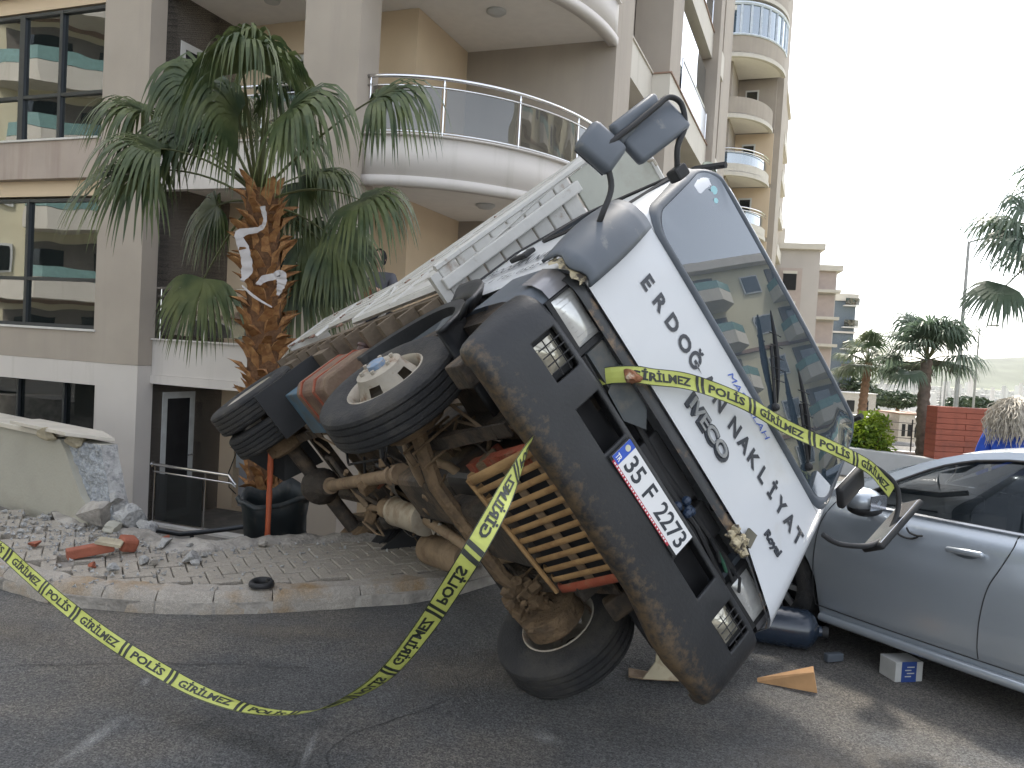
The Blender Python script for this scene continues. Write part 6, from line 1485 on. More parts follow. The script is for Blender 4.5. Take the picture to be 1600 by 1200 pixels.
for wx in WX:
    for s_ in (-1, 1):
        m = MB(); c = (wx, s_*.775, WR)
        m.lathe([(-.10, .20), (-.11, .25), (-.105, .295), (-.08, .314), (.08, .314), (.10, .295), (.108, .25), (.10, .205), (.09, .20)], c, (0, s_, 0), 40); wh = T_('tyre', m, M_tyre, car, auto=40)
        m = MB(); m.lathe([(.09, .20), (.07, .195), (-.05, .185), (-.06, 0)], c, (0, s_, 0), 32)
        T_('rim_barrel', m, mat('dark_rim_barrel', (.06, .06, .065), .5, .4), wh, auto=40)
        m = MB()
        for k in range(10):
            a = 2*PI*k/10; T = Matrix.Translation(c) @ Euler((0, a, 0)).to_matrix().to_4x4(); m.box(.04, .198, s_*.055-.012, s_*.055+.018, -.017, .017, T)
        m.lathe([(.05, .07), (.085, .06), (.09, 0)], c, (0, s_, 0), 20); T_('rim_spokes', m, mat('alloy_rim', (.32, .33, .34), .35, .6), wh)
    m = MB(); m.lathe([(-.5, .36), (.60, .36)], (wx, 0, WR), (0, 1, 0), 28); m.lathe([(-.8, .36), (-.5, .36)], (wx, 0, WR), (0, 1, 0), 28, a0=0, a1=2*PI); T_('wheel_well', m, M_black, car, recalc=False)
for s_ in (-1, 1):
    m = MB(); m.sphere((1.62, s_*.62, .66), .17, 12, 8, sc=(.7, .9, .5)); T_('headlight', m, M_lens, car, smooth=True)
    m = MB(); m.sphere((-2.72, s_*.62, .80), .17, 12, 8, sc=(.5, .9, .5)); T_('tail_light', m, mat('red_lens', (.35, .02, .02), .3, coat=.5), car, smooth=True)
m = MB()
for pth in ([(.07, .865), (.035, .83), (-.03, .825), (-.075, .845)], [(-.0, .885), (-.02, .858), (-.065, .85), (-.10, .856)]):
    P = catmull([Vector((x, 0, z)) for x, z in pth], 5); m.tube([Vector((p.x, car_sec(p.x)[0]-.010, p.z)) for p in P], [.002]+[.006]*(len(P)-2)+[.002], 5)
T_('dark_arc', m, M_black, car)  # two thin dark arcs laid on the left front door
# things on the road by the car
t = thing('water_jug', 'large blue plastic water jug lying on its side by the car wheel', 'water jug', (1.80, 5.02, .125), R(-18))
M_jug = mat('blue_jug_plastic', (.022, .032, .05), .25, var=.15, scale=4, coat=.4)
m = MB(); pr = [(-.20, 0), (-.20, .09), (-.185, .12)]
for k in range(6): pr += [(-.16+.05*k, .128), (-.14+.05*k, .121)]
pr += [(.15, .125), (.19, .09), (.22, .035), (.25, .03), (.25, 0)]
m.lathe(pr, (0, 0, 0), (1, 0, 0), 28); T_('jug_body', m, M_jug, t, auto=50)
m = MB(); m.lathe([(.24, .036), (.275, .036), (.277, 0)], (0, 0, 0), (1, 0, 0), 18); T_('cap', m, M_black, t, auto=50)
m = MB(); m.bbox(-.06, .06, -.022, .022, -.025, .025, .008); o_ = m.build('plastic_offcut', M_greyp); o_.location = (2.04, 4.78, .03); o_.rotation_euler = (0, 0, .35); tag(o_, 'small pale plastic offcut beside the mouth of the blue jug', 'offcut')
m = MB(); m.add([(-.20, 0, .0), (-.20, .02, .018), (.11, -.06, 0), (.13, .06, 0), (.085, -.05, .11), (.105, .05, .11)], [(0, 2, 4, 1), (0, 3, 2), (1, 5, 3, 0), (1, 4, 5), (2, 3, 5, 4)]); o_ = m.build('wooden_wedge', M_wood, bevel=.003); o_.location = (1.66, 4.37, .0); o_.rotation_euler = (0, 0, -.15); tag(o_, 'orange-brown wooden wedge lying alone on the asphalt', 'wedge')
m = MB(); m.box(-.09, .09, -.07, .07, 0, .115); o_ = thing('carton', 'small white carton with a blue label standing under the car sill', 'carton', (2.36, 4.60, .0), R(12))
M_cart = mat('white_card', (.42, .42, .40), .7); bx = T_('box', m, M_cart, o_, bevel=.004); m = MB(); m.box(-.052, .045, -.0725, -.0705, .0, .118); T_('blue_label', m, mat('blue_label', (.02, .05, .19), .6), o_)
m = MB()
for k in range(4): m.box(-.03+.012*(k % 2), .01+.02*(k % 2), -.0738, -.0727, .03+.018*k, .036+.018*k)
tag(T_('label_print', m, M_cart, o_), kind='stuff')
# bent bracket hanging below the bumper corner
t = thing('bent_bracket', 'bent cream steel bracket plate with holes resting on the road below the bumper', 'bracket', (.94, 4.35, .0), .3)
m = MB(); m.add([(-.14, 0, .02), (.10, -.05, .01), (.16, -.02, .10), (.03, .02, .26), (-.04, .03, .25), (-.06, .02, .10)], [(0, 1, 2, 3, 4, 5)]); T_('plate', m, mat('cream_painted_steel', (.40, .34, .22), .6, var=.15, dirt=(.2, .13, .07), dscale=9), t, solid=.012, recalc=False)
m = MB()
for (x, z) in ((.02, .17), (.05, .12), (0.0, .10), (.09, .08)): m.lathe([(0, .010), (.003, .010), (.003, 0)], (x, -.012+.03*(z-.1), z), (.2, -1, 0), 10)
T_('bolt_hole', m, M_dark, t)
m = MB(); m.add([(-.14, 0, .02), (-.20, .05, .015), (-.17, .12, .03), (-.02, .06, .015), (.10, -.05, .01)], [(0, 1, 2, 3, 4)]); T_('flange', m, M_tan, t, solid=.01, recalc=False)
# chalk-like scuffs on the road
M_scuff = bpy.data.materials.new('chalky_scuff'); M_scuff.use_nodes = True; nt_ = M_scuff.node_tree; bs = nt_.nodes['Principled BSDF']; bs.inputs['Base Color'].default_value = (.34, .34, .33, 1); bs.inputs['Roughness'].default_value = .9
tc = nt_.nodes.new('ShaderNodeTexCoord'); nz = nt_.nodes.new('ShaderNodeTexNoise'); nz.inputs['Scale'].default_value = 14; nz.inputs['Detail'].default_value = 9; gr = nt_.nodes.new('ShaderNodeTexGradient'); gr.gradient_type = 'SPHERICAL'
mp = nt_.nodes.new('ShaderNodeMath'); mp.operation = 'MULTIPLY'; mr = nt_.nodes.new('ShaderNodeMapRange'); mr.inputs[1].default_value = .16; mr.inputs[2].default_value = .55; mr.inputs[4].default_value = .55
nt_.links.new(tc.outputs['Object'], nz.inputs['Vector']); nt_.links.new(tc.outputs['Object'], gr.inputs['Vector']); nt_.links.new(nz.outputs['Fac'], mp.inputs[0]); nt_.links.new(gr.outputs['Fac'], mp.inputs[1]); nt_.links.new(mp.outputs[0], mr.inputs[0]); nt_.links.new(mr.outputs[0], bs.inputs['Alpha'])
for i, (x, y, sx, sy_, rz) in enumerate([(-1.75, 3.95, .05, .10, .3), (-1.70, 3.35, .07, .40, -.12), (-.78, 3.38, .035, .30, .05), (-.76, 2.95, .03, .25, .02), (.25, 3.6, .10, .16, .9), (-2.2, 3.3, .05, .4, -.2)]):
    m = MB(); m.add([(-1, -1, 0), (1, -1, 0), (1, 1, 0), (-1, 1, 0)], [(0, 1, 2, 3)]); o_ = m.build('road_scuff', M_scuff, road, recalc=False); o_.location = (x, y, .004); o_.scale = (sx, sy_, 1); o_.rotation_euler = (0, 0, rz)
M_tar = mat('tar_seam', (.03, .03, .031), .6, var=.2)
for i, pth in enumerate([[(-5.2, 4.0), (-3.9, 3.75), (-3.0, 3.9), (-2.0, 4.15), (-1.0, 4.25)], [(-.9, 2.2), (-.5, 2.9), (-.7, 3.4), (-.2, 4.0), (-.3, 4.5)]]):
    P = catmull([Vector((x, y, .003)) for x, y in pth], 14); P = [p+Vector((.035*noise.noise(p*6), .035*noise.noise(p*6+Vector((5, 5, 5))), 0)) for p in P]; m = MB(); vs = []
    for j, q in enumerate(P):
        d = (P[min(j+1, len(P)-1)]-P[max(j-1, 0)]).normalized(); n = Vector((-d.y, d.x, 0)); w_ = .0015+.003*abs(noise.noise(q*9)); vs += [q-n*w_, q+n*w_]
    m.add(vs, [(2*j, 2*j+2, 2*j+3, 2*j+1) for j in range(len(P)-1)]); m.build('road_crack', M_tar, road, recalc=False)
M_oil = M_scuff.copy(); M_oil.name = 'dark_stain'; M_oil.node_tree.nodes['Principled BSDF'].inputs['Base Color'].default_value = (.02, .02, .022, 1)
M_dst = M_scuff.copy(); M_dst.name = 'dusty_patch'; M_dst.node_tree.nodes['Principled BSDF'].inputs['Base Color'].default_value = (.21, .185, .15, 1)
for i, (x, y, sx, sy_, rz, mt_) in enumerate([(-.2, 4.3, .9, .5, .3, M_dst), (-1.2, 4.75, 1.2, .22, .05, M_dst), (-2.9, 4.55, .9, .25, -.4, M_dst), (1.6, 3.4, 1.1, .5, .1, M_dst), (.4, 4.7, .5, .35, 0, M_oil), (1.1, 4.4, .6, .4, .6, M_oil), (.6, 2.8, 1.3, .45, -.1, M_dst)]):
    m = MB(); m.add([(-1, -1, 0), (1, -1, 0), (1, 1, 0), (-1, 1, 0)], [(0, 1, 2, 3)]); o_ = m.build('road_stain', mt_, road, recalc=False); o_.location = (x, y, .0062+.0006*i); o_.scale = (sx, sy_, 1); o_.rotation_euler = (0, 0, rz)
m = MB()
for i in range(900):
    x = random.uniform(-4.2, 2.4); y = random.uniform(2.4, 5.3) if random.random() < .8 else random.uniform(1.5, 3)
    if inside(x, y, [(a, b+.0) for a, b in KERB]+[(6, 20), (-14, 20)]): continue
    s1 = random.choice((.0015, .002, .002, .003, .004)); m.add([(x-s1, y-s1, .0), (x+s1, y-s1*.6, .0), (x, y+s1, .0), (x, y, s1*1.2)], [(0, 1, 3), (1, 2, 3), (2, 0, 3)])
tag(m.build('road_grit', mat('pale_grit', (.20, .195, .185), .9, var=.4, scale=40), recalc=False), 'pale grit scattered on the asphalt', 'grit', kind='stuff')

# ================================================================== RIGHT-HAND BACKGROUND
# low white wall, pale kerb strips, red wall
m = MB(); m.add([(5.1, 13.9, -.1), (8.2, 12.3, -.1), (8.2, 12.3, .36), (5.1, 13.9, .50), (5.25, 14.1, -.1), (8.35, 12.5, -.1), (8.35, 12.5, .36), (5.25, 14.1, .50)], [(0, 1, 2, 3), (4, 7, 6, 5), (3, 2, 6, 7), (0, 3, 7, 4), (1, 5, 6, 2)])
tag(m.build('low_wall', mat('pale_wall_render', (.44, .45, .45), .85, var=.05), bevel=.01), 'low whitish wall sloping down behind the silver car', 'wall')
for i, (x, y) in enumerate([(5.4, 11.9), (5.2, 11.1), (5.0, 10.35)]):
    m = MB(); m.bbox(-1.4, 1.4, -.10, .10, 0, .06, .008); o_ = m.build('kerb_strip', mat('pale_kerb', (.42, .42, .41), .85)); o_.location = (x, y, .0); o_.rotation_euler = (0, 0, -.22); tag(o_, ('farthest', 'middle', 'nearest')[i]+' of three pale kerb strips on the ground left of the silver car', 'kerb strip')
rw = thing('red_wall', 'red painted wall of long horizontal blocks behind the silver car', 'wall', (6.93, 13.0, 0), R(4))
M_rw = mat('red_wall_paint', (.32, .095, .06), .8, var=.12, scale=2.5, bump=.3, dirt=(.20, .07, .05), dscale=4)
k = 0
for r_ in range(15):
    x = -.0-(.45 if r_ % 2 else 0)
    while x < 4.2:
        x1 = min(x+.95, 4.2); a = max(x, 0); m = MB(); m.bbox(a+.004, x1-.004, -.01*random.random(), .30, -.1+.092*r_+.003, -.1+.092*(r_+1)-.003, .006); T_('block', m, M_rw, rw); x = x1
m = MB(); m.box(.01, 4.19, .02, .28, -.1, 1.27); T_('wall_core', m, M_brickred, rw)
# wire fence with low brown wall and a lawn
fn_ = thing('wire_fence', 'thin wire fence on a low brown wall left of the green palm', 'fence', (6.3, 14.9, -.2), -.25)
m = MB(); m.box(-1.2, 1.2, -.06, .06, -.6, .52); T_('base_wall', m, mat('brown_low_wall', (.23, .18, .15), .9, var=.2), fn_)
m = MB(); m.box(-1.2, 1.2, -.08, .08, .523, .56); T_('coping', m, M_sill, fn_)
for q in range(5): m = MB(); m.tube([(-1.1+.55*q, 0, .5), (-1.1+.55*q, 0, 1.15)], .014, 5); T_('post', m, M_alu, fn_)
for q in range(4): m = MB(); m.tube([(-1.15, 0, .66+.14*q), (1.15, 0, .66+.14*q)], .006, 4); T_('wire', m, M_alu, fn_)
# bush and lawn
def leafcloud(c, r, n, mt, name, s1=.05, seed=1, par=None, sc=(1, 1, 1), shell=.55):
    rnd = random.Random(seed); m = MB()
    for i in range(n):
        while True:
            q = Vector((rnd.uniform(-1, 1), rnd.uniform(-1, 1), rnd.uniform(-1, 1)))
            if shell < q.length < 1: break
        k = 1+.30*noise.noise(q*2.3+Vector((seed, 0, 0))); p = Vector(c)+Vector((q.x*r*sc[0]*k, q.y*r*sc[1]*k, q.z*r*sc[2]*k))
        e = Euler((rnd.random()*6, rnd.random()*6, rnd.random()*6)).to_matrix(); w_ = s1*rnd.uniform(.6, 1.3)
        m.add([p+e @ Vector(v) for v in ((-w_*.4, 0, 0), (0, -w_, 0), (w_*.4, 0, 0), (0, w_, 0))], [(0, 1, 2, 3)])
    return m.build(name, mt, par, recalc=False)
t = thing('bush', 'bright yellow-green bush behind the low white wall', 'bush', (6.25, 13.9, -.2))
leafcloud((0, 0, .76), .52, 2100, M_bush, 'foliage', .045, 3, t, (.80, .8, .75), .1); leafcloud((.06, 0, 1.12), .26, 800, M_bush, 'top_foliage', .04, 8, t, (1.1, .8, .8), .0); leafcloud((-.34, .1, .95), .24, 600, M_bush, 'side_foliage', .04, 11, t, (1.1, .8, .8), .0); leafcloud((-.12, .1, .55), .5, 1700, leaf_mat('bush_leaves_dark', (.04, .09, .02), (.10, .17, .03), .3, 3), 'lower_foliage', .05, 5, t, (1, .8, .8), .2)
m = MB()
for q in range(6): a = q; m.tube([(0, 0, 0), (.15*math.cos(a), .15*math.sin(a), .5), (.25*math.cos(a), .25*math.sin(a), .85)], .012, 5)
T_('stems', m, M_fibre, t)
m = MB(); m.add([(5.2, 15.0, -.25), (14, 14.0, -.25), (14, 24, -.8), (5.6, 24, -.8)], [(0, 1, 2, 3)]); tag(m.build('lawn', mat('lawn_soil', (.08, .11, .035), .95, var=.3, scale=2), recalc=False), 'sloping lawn behind the wire fence', kind='structure')
m = MB()
for i in range(16000):
    x = random.uniform(5.6, 10.5); y = random.uniform(15.05, 20); z = -.25-.055*(y-15); h = random.uniform(.05, .16); a = random.random()*6; dx, dy = math.cos(a)*.012, math.sin(a)*.012
    m.add([(x-dx, y-dy, z), (x+dx, y+dy, z), (x+random.uniform(-.04, .04), y+random.uniform(-.04, .04), z+h)], [(0, 1, 2)])
tag(m.build('lawn_grass', M_grass, recalc=False), 'rough green grass of the lawn behind the fence', 'grass', kind='stuff')
# street lamps
def lamp(label, x, y, zt, r_, arm_=None, zb=-1.2, group=None):
    t = thing('street_lamp', label, 'street lamp', (x, y, zb), 0, group); h = zt-zb; m = MB(); m.tube([(0, 0, 0), (0, 0, h*.5), (.0, 0, h)], [r_, r_*.75, r_*.5], 10); T_('pole', m, mat('galvanised_pole', (.36, .36, .35), .5, .3), t)
    if arm_:
        m = MB(); m.tube([(0, 0, h-.03), (arm_*.5, 0, h+.10), (arm_, 0, h+.16)], r_*.35, 6); T_('arm', m, MATS['galvanised_pole'], t); m = MB(); m.bbox(arm_-.05, arm_+.45, -.08, .08, h+.13, h+.21, .02); T_('lamp_head', m, MATS['galvanised_pole'], t)
lamp('tall grey street lamp with its arm to the right, behind the green palm', 13.89, 25, 6.0, .085, .75)
lamp('thin lamp post right of the tall one, behind the palm fronds', 23.1, 40, 4.3, .07, .5)
lamp('short thin pole just left of the tall street lamp', 18.92, 35, 2.6, .05)
lamp('thin distant pole further left of the tall street lamp', 22.5, 42, 1.9, .04)
# houses below, umbrella pines, far town, hills
for i, (x, y, w_, h, c_) in enumerate([(26.8, 60, 1.3, 1.1, (.5, .47, .42)), (28.4, 59, 1.2, 1.6, (.56, .5, .46)), (29.9, 60, 1.4, 1.3, (.48, .44, .40)), (31.4, 61, 1.3, 1.5, (.52, .46, .42)), (33.0, 60, 1.4, 1.2, (.56, .53, .5)), (29.0, 78, 3.0, 2.6, (.6, .6, .58)), (36, 85, 4.0, 2.2, (.55, .55, .56)), (25, 70, 3, 1.2, (.5, .52, .3))]):
    t = thing('terraced_house' if i < 5 else 'low_building', ['leftmost pale small house of the terrace seen below the street', 'second small house of the terrace, pinkish, with dark openings', 'third small house of the terrace seen below the street', 'fourth small house of the terrace beside the green palm trunk', 'last pale house of the terrace, right of the green palm trunk', 'white flat-roofed building standing above the small terrace houses', 'pale low building behind the terrace near the green palm', 'long yellowish low building at the left behind the bush'][i], 'house', (x, y, -3.3), .1)
    m = MB(); m.box(-w_/2, w_/2, -1.5, 1.5, 0, .6+h); T_('wall', m, mat('house_%d' % (i % 4), c_, .85), t); m = MB(); m.box(-w_/2-.1, w_/2+.1, -1.6, 1.6, .602+h, .70+h); T_('roof', m, M_terra if i in (1, 3) else M_sill, t)
    for q in range(2): m = MB(); m.box(-w_*.3+q*w_*.38, -w_*.3+q*w_*.38+w_*.22, -1.52, -1.49, h*.4, h*.95); T_('window', m, M_dark, t)
def upine(label, c, r, h, n, seed):
    t = thing('umbrella_pine', label, 'pine tree', c); m = MB(); m.tube([(0, 0, -8), (.2, 0, h*.4), (0, 0, h*.8)], [.5, .4, .25], 8); T_('trunk', m, M_bark2, t); leafcloud((0, 0, h*.72), r, n, M_pine, 'crown', .36, seed, t, (1.15, .8, .36), .2)
upine('dark rounded umbrella pine between the two middle palms', (67.5, 150, -8.2), 4.2, 7.6, 3400, 3); upine('wide dark umbrella pine crown right of the first, beyond the palms', (73.3, 152, -8.4), 4.4, 7.4, 3400, 8)
upine('dark umbrella pine crown above the red wall', (69.2, 120, -6.4), 3.6, 5.6, 2800, 5); upine('umbrella pine crown at the right edge above the red wall', (77.2, 124, -7.6), 4.2, 6.4, 2800, 6)
t = thing('umbrella_pine', 'distant dark tree crown just right of the windscreen, behind the small palm', 'pine tree', (38.5, 90, -6)); m = MB(); m.tube([(0, 0, -3), (0, 0, 4)], .3, 6); T_('trunk', m, M_bark2, t); leafcloud((0, 0, 5), 3.0, 1800, M_pine, 'crown', .35, 9, t, (1, .8, .8), .3)
m = MB(); rnd = random.Random(4)
for i in range(1500):
    y = rnd.uniform(450, 3200); x = y*rnd.uniform(.30, .80); s1 = rnd.uniform(5, 16); h = rnd.uniform(4, 14) if rnd.random() < .93 else rnd.uniform(20, 40)
    m.box(x, x+s1*(1.6 if h < 15 else .6), y, y+s1, -48, -47+h)
tag(m.build('far_town', mat('far_town_walls', (.50, .48, .45), .8, var=.3, scale=.01), recalc=False), 'pale far town and works on the plain by the bay', 'town', kind='stuff')
m = MB(); rnd = random.Random(11)
for i in range(700):
    y = rnd.uniform(250, 2600); x = y*rnd.uniform(.28, .85); s1 = rnd.uniform(4, 12); m.sphere((x, y, -46), s1, 6, 4, sc=(1.5, 1, .7), jit=.2)
tag(m.build('far_trees', M_pine, recalc=False), 'dark tree clumps scattered over the plain', 'trees', kind='stuff')
for i in range(5):
    y = (700, 820, 900, 760, 1000)[i]; x = y*(.572, .60, .635, .655, .54)[i]; t = thing('chimney_stack', 'slender distant works chimney on the hazy plain', 'chimney', (x, y, -46), 0, 'chimneys on the hazy plain'); m = MB(); m.tube([(0, 0, 0), (0, 0, (52, 40, 46, 60, 38)[i])], [2.6, 1.8], 10); T_('shaft', m, M_white, t)
def ridge(a):   # height of the hill skyline against bearing x/y
    return 30+150*max(0, (a-.40)/.25)**1.2*(1-.25*max(0, (a-.66)))+14*noise.noise(Vector((a*9, 0, 0)))+6*noise.noise(Vector((a*31, 1, 0)))
m = MB()
def hills(p, q):
    a = -.9+2.6*p; y = 4300+1700*q; x = a*y; h = -47+(ridge(min(a, .85))+47)*math.sin(min(1, q*1.6)*PI/2)*(1 if a > .25 else max(0.25, 1-(.25-a)*.8)); return Vector((x, y, h+18*noise.noise(Vector((x*.002, y*.002, 0)))*q))
m.grid(hills, 120, 14); tag(m.build('hills', mat('scrub_hills', (.11, .12, .09), .95, var=.3, scale=.004), recalc=False, smooth=True), 'low hazy hills across the bay', kind='structure')
# half-built block and dark tower beyond the windscreen
M_shell = mat('raw_concrete_block', (.50, .46, .43), .9, var=.08, scale=.3); M_infill = mat('pink_brick_infill', (.45, .375, .34), .9, var=.06, scale=2)
t = thing('unfinished_building', 'unfinished pinkish concrete apartment block with brick infill beyond the windscreen', 'building', (21.6, 70, -4), R(-12))
m = MB(); m.box(0, 4.3, 0, 9, 0, 16.0); T_('wall', m, M_shell, t); m = MB(); m.box(-.4, 4.6, -.5, 9.2, 16.002, 16.5); m.box(-.1, 1.4, 1, 5, 16.5, 18.0); T_('roof', m, M_cream, t)
m = MB(); m.box(1.0, 2.9, -.06, -.01, 1, 14.4); T_('brick_infill', m, M_infill, t)
for k in range(6):
    z = 14.1-2.6*k; m = MB(); m.box(1.35, 2.45, -.12, -.07, z-1.6, z-.2); w_ = T_('window', m, M_dark, t); m = MB(); m.box(1.3, 2.5, -.13, -.065, z-.19, z+.05); T_('lintel', m, M_cream, w_)
m = MB(); m.box(4.3, 6.0, 1.5, 8, 0, 14.4); T_('side_wall', m, M_shell, t); m = MB(); m.box(4.31, 6.4, 1.0, 8.2, 14.402, 14.9); T_('side_roof', m, M_cream, t)
for k in range(6):
    z = 1.0+2.35*k; m = MB(); m.box(4.4, 6.3, .7, 1.6, z-.25, z); b_ = T_('balcony', m, M_cream, t); m = MB(); m.box(4.5, 5.9, 1.42, 1.49, z+.02, z+1.9); T_('recess', m, M_infill, b_)
t = thing('dark_tower_block', 'dark blue-grey tower block with pale balconies beyond the unfinished one', 'building', (34.4, 90, -6), R(-8))
m = MB(); m.box(0, 3.4, 0, 8, 0, 15.6); T_('wall', m, mat('dark_slate_cladding', (.13, .16, .19), .7), t); m = MB(); m.box(-.1, 3.6, -.2, 8.1, 15.602, 16.4); T_('roof', m, M_cream, t)
m = MB(); m.box(-1.6, .9, -.3, 4, 0, 12.0); T_('lower_wing', m, M_infill, t); m = MB(); m.box(.9, 1.05, -.35, .1, 0, 12.2); m.box(-1.6, 3.5, -.35, -.1, 12.0, 12.2); T_('white_band', m, M_white, t)
for k in range(6):
    z = 3.0+2.4*k; m = MB(); m.box(2.0, 3.7, -.7, -.01, z, z+.12); b_ = T_('balcony', m, M_sill, t); m = MB(); m.box(2.1, 3.6, -.7, -.66, z+.14, z+.9); T_('balustrade', m, M_gbal, b_)

# ================================================================== BUILDINGS ACROSS THE STREET (seen mirrored in the glass)
def opposite(label, loc, rz, W_, floors, c_):
    t = thing('apartment_building', label, 'building', loc, rz); H_ = floors*2.9
    m = MB(); m.box(-W_/2, W_/2, 0, 10, 0, H_); T_('wall', m, c_, t); m = MB(); m.box(-W_/2-.4, W_/2+.4, -.5, 10.2, H_+.002, H_+.6); T_('roof', m, M_white, t)
    nb = int(W_/9)
    for k in range(floors):
        z = 2.9*k
        for j in range(nb):
            x = -W_/2+4.5+9*j; m = MB(); P = [(x-2.6, 0), (x-2.6, -.9), (x-1.2, -1.7), (x+1.2, -1.7), (x+2.6, -.9), (x+2.6, 0)]; m.prism(P, z+.0, z+.8); b_ = T_('balcony', m, M_cream, t)
            m = MB(); vs = [(p[0], p[1], zz) for p in P for zz in (z+.82, z+1.35)]; m.add(vs, [(2*i, 2*i+2, 2*i+3, 2*i+1) for i in range(5)]); T_('glass_panel', m, mat('turquoise_glass', (.20, .33, .31), .2), b_, recalc=False)
            m = MB(); m.box(x-2.4, x+2.4, -.06, -.01, z+.2, z+2.5); T_('recess', m, mat('shaded_recess', (.16, .14, .12), .8), t)
            m = MB(); m.box(x-1.9, x-.4, -.10, -.065, z+.2, z+2.2); m.box(x+.6, x+1.9, -.10, -.065, z+.9, z+2.2); T_('window', m, M_gdark, t)
            m = MB(); m.box(x+3.2, x+4.6, -.08, -.01, z+.9, z+2.2); w_ = T_('window', m, M_frame, t); m = MB(); m.box(x+3.3, x+4.5, -.10, -.083, z+1.0, z+2.1); T_('pane', m, M_gdark, w_)
        if k % 2: m = MB(); m.box(-W_/2-.02, W_/2+.02, -.12, -.02, z-.15, z+.10); T_('floor_band', m, M_terra, t)
    return t
M_opp = mat('cream_block_render', (.70, .64, .46), .85, var=.05, scale=.5)
opposite('cream apartment block with turquoise balcony glass across the street, left outside the view', (-31, 4, 0), R(118), 46, 9, M_opp)
opposite('cream apartment block across the side street, outside the view on the right', (44, 16, 0), R(-122), 46, 7, M_opp)

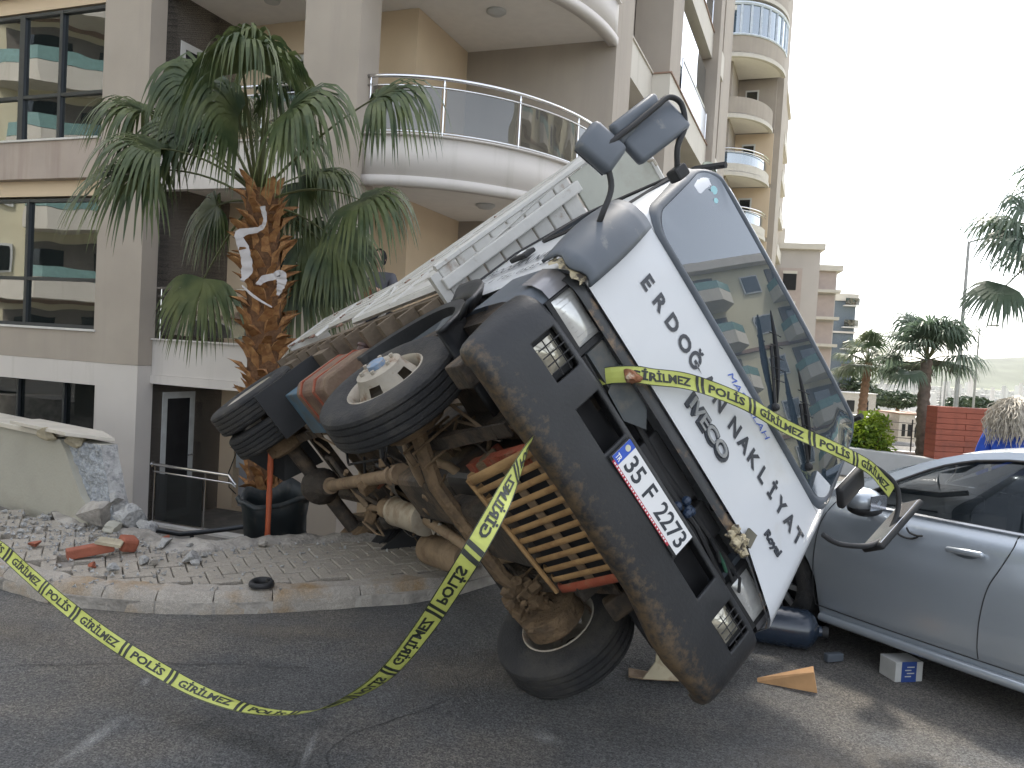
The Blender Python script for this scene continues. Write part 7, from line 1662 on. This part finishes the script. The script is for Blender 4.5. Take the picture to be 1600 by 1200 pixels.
# ================================================================== PEOPLE
def skin_obj(name, V, E_, rad, mt, par, root=0, sub=2):
    me = bpy.data.meshes.new(name); me.from_pydata([tuple(v) for v in V], E_, []); me.materials.append(mt); o_ = bpy.data.objects.new(name, me); COL.objects.link(o_); o_.parent = par
    sk = o_.modifiers.new('skin', 'SKIN'); lay = me.skin_vertices[0].data
    for i, r_ in enumerate(rad): lay[i].radius = (r_, r_) if not isinstance(r_, tuple) else r_
    lay[root].use_root = True; sk.use_smooth_shade = True; sk.branch_smoothing = .4
    sb = o_.modifiers.new('sub', 'SUBSURF'); sb.levels = sub; sb.render_levels = sub; return o_
def person(label, loc, rz, h=1.66, top=M_jacket, bottom=M_trous, hair=M_hair, arms='down', long_hair=False, wide=1.0):
    p = thing('person', label, 'person', loc, rz); k = h/1.7
    # faces +y
    V = [(0, 0, .95), (0, 0, 1.15), (0, -.01, 1.36), (0, 0, 1.46), (0, .01, 1.52)]; E_ = [(0, 1), (1, 2), (2, 3), (3, 4)]; rad = [.13, .12, .12, .055, .05]
    hands = {}
    for s_ in (-1, 1):
        a = len(V); V += [(s_*.09, 0, .88), (s_*.10, .01, .48), (s_*.10, -.02, .09), (s_*.105, .14, .035)]; E_ += [(0, a), (a, a+1), (a+1, a+2), (a+2, a+3)]; rad += [.085, .055, .04, .035]
        b_ = len(V)
        if arms == 'down': el, wr, dirv = (s_*.25, -.02, 1.12), (s_*.25, .06, .88), Vector((0, .15, -1)).normalized()
        elif arms == 'phone': el, wr, dirv = (s_*.24, .02, 1.12), (s_*.10, .26, 1.20), Vector((-s_*.4, .5, .5)).normalized()
        V += [(s_*.17, -.01, 1.39), el, wr, tuple(Vector(wr)+dirv*.07)]; E_ += [(2, b_), (b_, b_+1), (b_+1, b_+2), (b_+2, b_+3)]; rad += [.055, .038, .026, (.036, .018)]
        palm_i = b_+3; lat = dirv.cross(Vector((0, 1, .2))).normalized()
        for q in range(4):
            f0 = len(V); o1 = Vector(V[palm_i])+lat*(q-1.5)*.020+dirv*.012; L2 = (.062, .072, .068, .052)[q]
            V += [tuple(o1), tuple(o1+dirv*L2*.55+Vector((0, .008, 0))), tuple(o1+dirv*L2+Vector((0, .024, 0)))]; E_ += [(palm_i, f0), (f0, f0+1), (f0+1, f0+2)]; rad += [.0095, .0085, .007]
        f0 = len(V); o1 = Vector(V[palm_i])-dirv*.03+lat*s_*-.030; V += [tuple(o1), tuple(o1+dirv*.035+lat*s_*-.018+Vector((0, .02, 0)))]; E_ += [(palm_i, f0), (f0, f0+1)]; rad += [.011, .008]
    V = [Vector(v)*k for v in V]; rad = [(tuple(x*k for x in r_) if isinstance(r_, tuple) else r_*k) for r_ in rad]
    skin_obj('body', V, E_, rad, M_skin, p)
    # head
    m = MB(); hc = Vector((0, .015, 1.605))*k
    def hd(a, b):
        th = 2*PI*a; ph = PI*b-PI/2; x = math.cos(ph)*math.sin(th); y = math.cos(ph)*math.cos(th); z = math.sin(ph)
        q = Vector((x*.075, y*.092, z*.115)); jaw = max(0, -z); q.x *= 1-.30*jaw; q.y += .012*jaw*(y > 0)
        if y > .75 and abs(x) < .30: q.y += .022*math.exp(-((x/.13)**2)-((z+.10)/.17)**2)
        if y > .6: q.y -= .010*(math.exp(-(((abs(x)-.38)/.14)**2)-((z-.12)/.12)**2)); q.y += .005*math.exp(-((x/.3)**2)-((z+.42)/.08)**2)
        return hc+q*k
    m.grid(hd, 40, 28); T_('head', m, M_skin, p, smooth=True)
    for s_ in (-1, 1):
        m = MB(); m.sphere(hc+Vector((s_*.030, .083, .012))*k, .012*k, 8, 6, sc=(1.2, .6, .7)); T_('eye', m, M_plate, p, smooth=True); m = MB(); m.sphere(hc+Vector((s_*.030, .0905, .012))*k, .005*k, 8, 6); T_('iris', m, M_dark, p)
        m = MB(); m.sphere(hc+Vector((s_*.076, -.005, -.005))*k, .026*k, 8, 6, sc=(.35, .7, 1.1)); T_('ear', m, M_skin, p, smooth=True)
    m = MB(); m.sphere(hc+Vector((0, .095, -.052))*k, .02*k, 10, 6, sc=(1.1, .3, .3)); T_('mouth', m, mat('lips', (.40, .14, .12), .5), p, smooth=True)
    m = MB()
    def hr(a, b):
        th = R(-130+260*a)+PI; ph = R(-42+132*b); q = Vector((math.cos(ph)*math.sin(th)*.086, math.cos(ph)*math.cos(th)*.102, math.sin(ph)*.125)); q *= 1+.06*noise.noise(q*40)
        return hc+(q+Vector((0, -.004, .012)))*k
    m.grid(hr, 30, 16); T_('hair', m, hair, p, smooth=True)
    if long_hair:
        m = MB(); rnd = random.Random(5)
        for q in range(750):
            th = PI+rnd.uniform(-1.9, 1.9); ph = rnd.uniform(-.2, 1.2); st = hc+Vector((math.cos(ph)*math.sin(th)*.085, math.cos(ph)*math.cos(th)*.10, math.sin(ph)*.12+.01))*k
            out = Vector((math.sin(th), math.cos(th), 0)); pts = [st]; L2 = rnd.uniform(.16, .36); w1 = rnd.random()*6; fl_ = rnd.uniform(.04, .17)
            for j in range(1, 9):
                t_ = j/8; pts.append(st+out*(fl_*math.sin(min(1, t_*1.3)*PI/2))+Vector((.014*math.sin(w1+t_*13), .014*math.cos(w1*1.7+t_*12), -L2*t_+.03*math.sin(t_*PI))))
            m.tube(pts, [.0045, .005, .005, .005, .005, .004, .004, .003, .001], 3)
        tag(T_('long_curly_hair', m, hair, p), kind='stuff')
    # clothes
    V2 = [Vector(v)*k for v in ((0, 0, .86), (0, 0, 1.10), (0, -.01, 1.33), (0, -.005, 1.445))]; E2 = [(0, 1), (1, 2), (2, 3)]; r2 = [.17*wide, .155*wide, .160*wide, .07]
    for s_ in (-1, 1):
        b_ = len(V2); el = (s_*.265, -.02, 1.12) if arms == 'down' else (s_*.25, .02, 1.12); wr = (s_*.265, .055, .92) if arms == 'down' else (s_*.12, .22, 1.18)
        V2 += [Vector(v)*k for v in ((s_*.185, -.01, 1.385), el, wr)]; E2 += [(2, b_), (b_, b_+1), (b_+1, b_+2)]; r2 += [.085*wide, .062*wide, .048*wide]
    skin_obj('jacket' if top is M_jacket else 'shirt', V2, E2, [r_*k for r_ in r2], top, p)
    V3 = [Vector(v)*k for v in ((0, 0, .93),)]; E3 = []; r3 = [.15]
    for s_ in (-1, 1):
        b_ = len(V3); V3 += [Vector(v)*k for v in ((s_*.095, 0, .84), (s_*.105, .01, .48), (s_*.105, -.015, .10))]; E3 += [(0, b_), (b_, b_+1), (b_+1, b_+2)]; r3 += [.105, .075, .065]
    skin_obj('trousers', V3, E3, [r_*k for r_ in r3], bottom, p)
    for s_ in (-1, 1): m = MB(); m.bbox(s_*.105*k-.05, s_*.105*k+.05, -.10, .19, 0, .09, .035); T_('shoe', m, M_black, p, smooth=True)
    return p
person('woman with long curly grey hair in a bright blue jacket behind the silver car', (4.42, 7.0, 0), R(-52), 1.60, long_hair=True, wide=1.12)
pp = uvw(3.60, .62, 1.223)
person('dark-haired man in a grey shirt on the lower curved balcony, behind the palm fronds', tuple(pp), R(160), 1.80, top=mat('grey_shirt', (.12, .12, .14), .8), hair=M_dark, arms='phone')
m = MB(); m.bbox(-.05, .05, -.02, .02, -.09, .09, .01); o_ = m.build('red_packet', M_brickred); o_.location = Vector(pp)+Vector((-.10, -.26, 1.22)); tag(o_, 'small red packet held by the man on the lower balcony', 'packet')

# ================================================================== HAZE
m = MB(); m.box(-6800, 6800, -150, 7900, -60, 260)
HZ = bpy.data.materials.new('sea_haze'); HZ.use_nodes = True; n_ = HZ.node_tree; n_.nodes.clear(); oo = n_.nodes.new('ShaderNodeOutputMaterial'); pv_ = n_.nodes.new('ShaderNodeVolumePrincipled')
pv_.inputs['Color'].default_value = (.93, .95, 1, 1); pv_.inputs['Density'].default_value = 0.000012; pv_.inputs['Anisotropy'].default_value = .35
n_.links.new(pv_.outputs[0], oo.inputs['Volume'])
hz = m.build('haze', HZ); tag(hz, 'pale haze over the plain and the bay', kind='stuff')
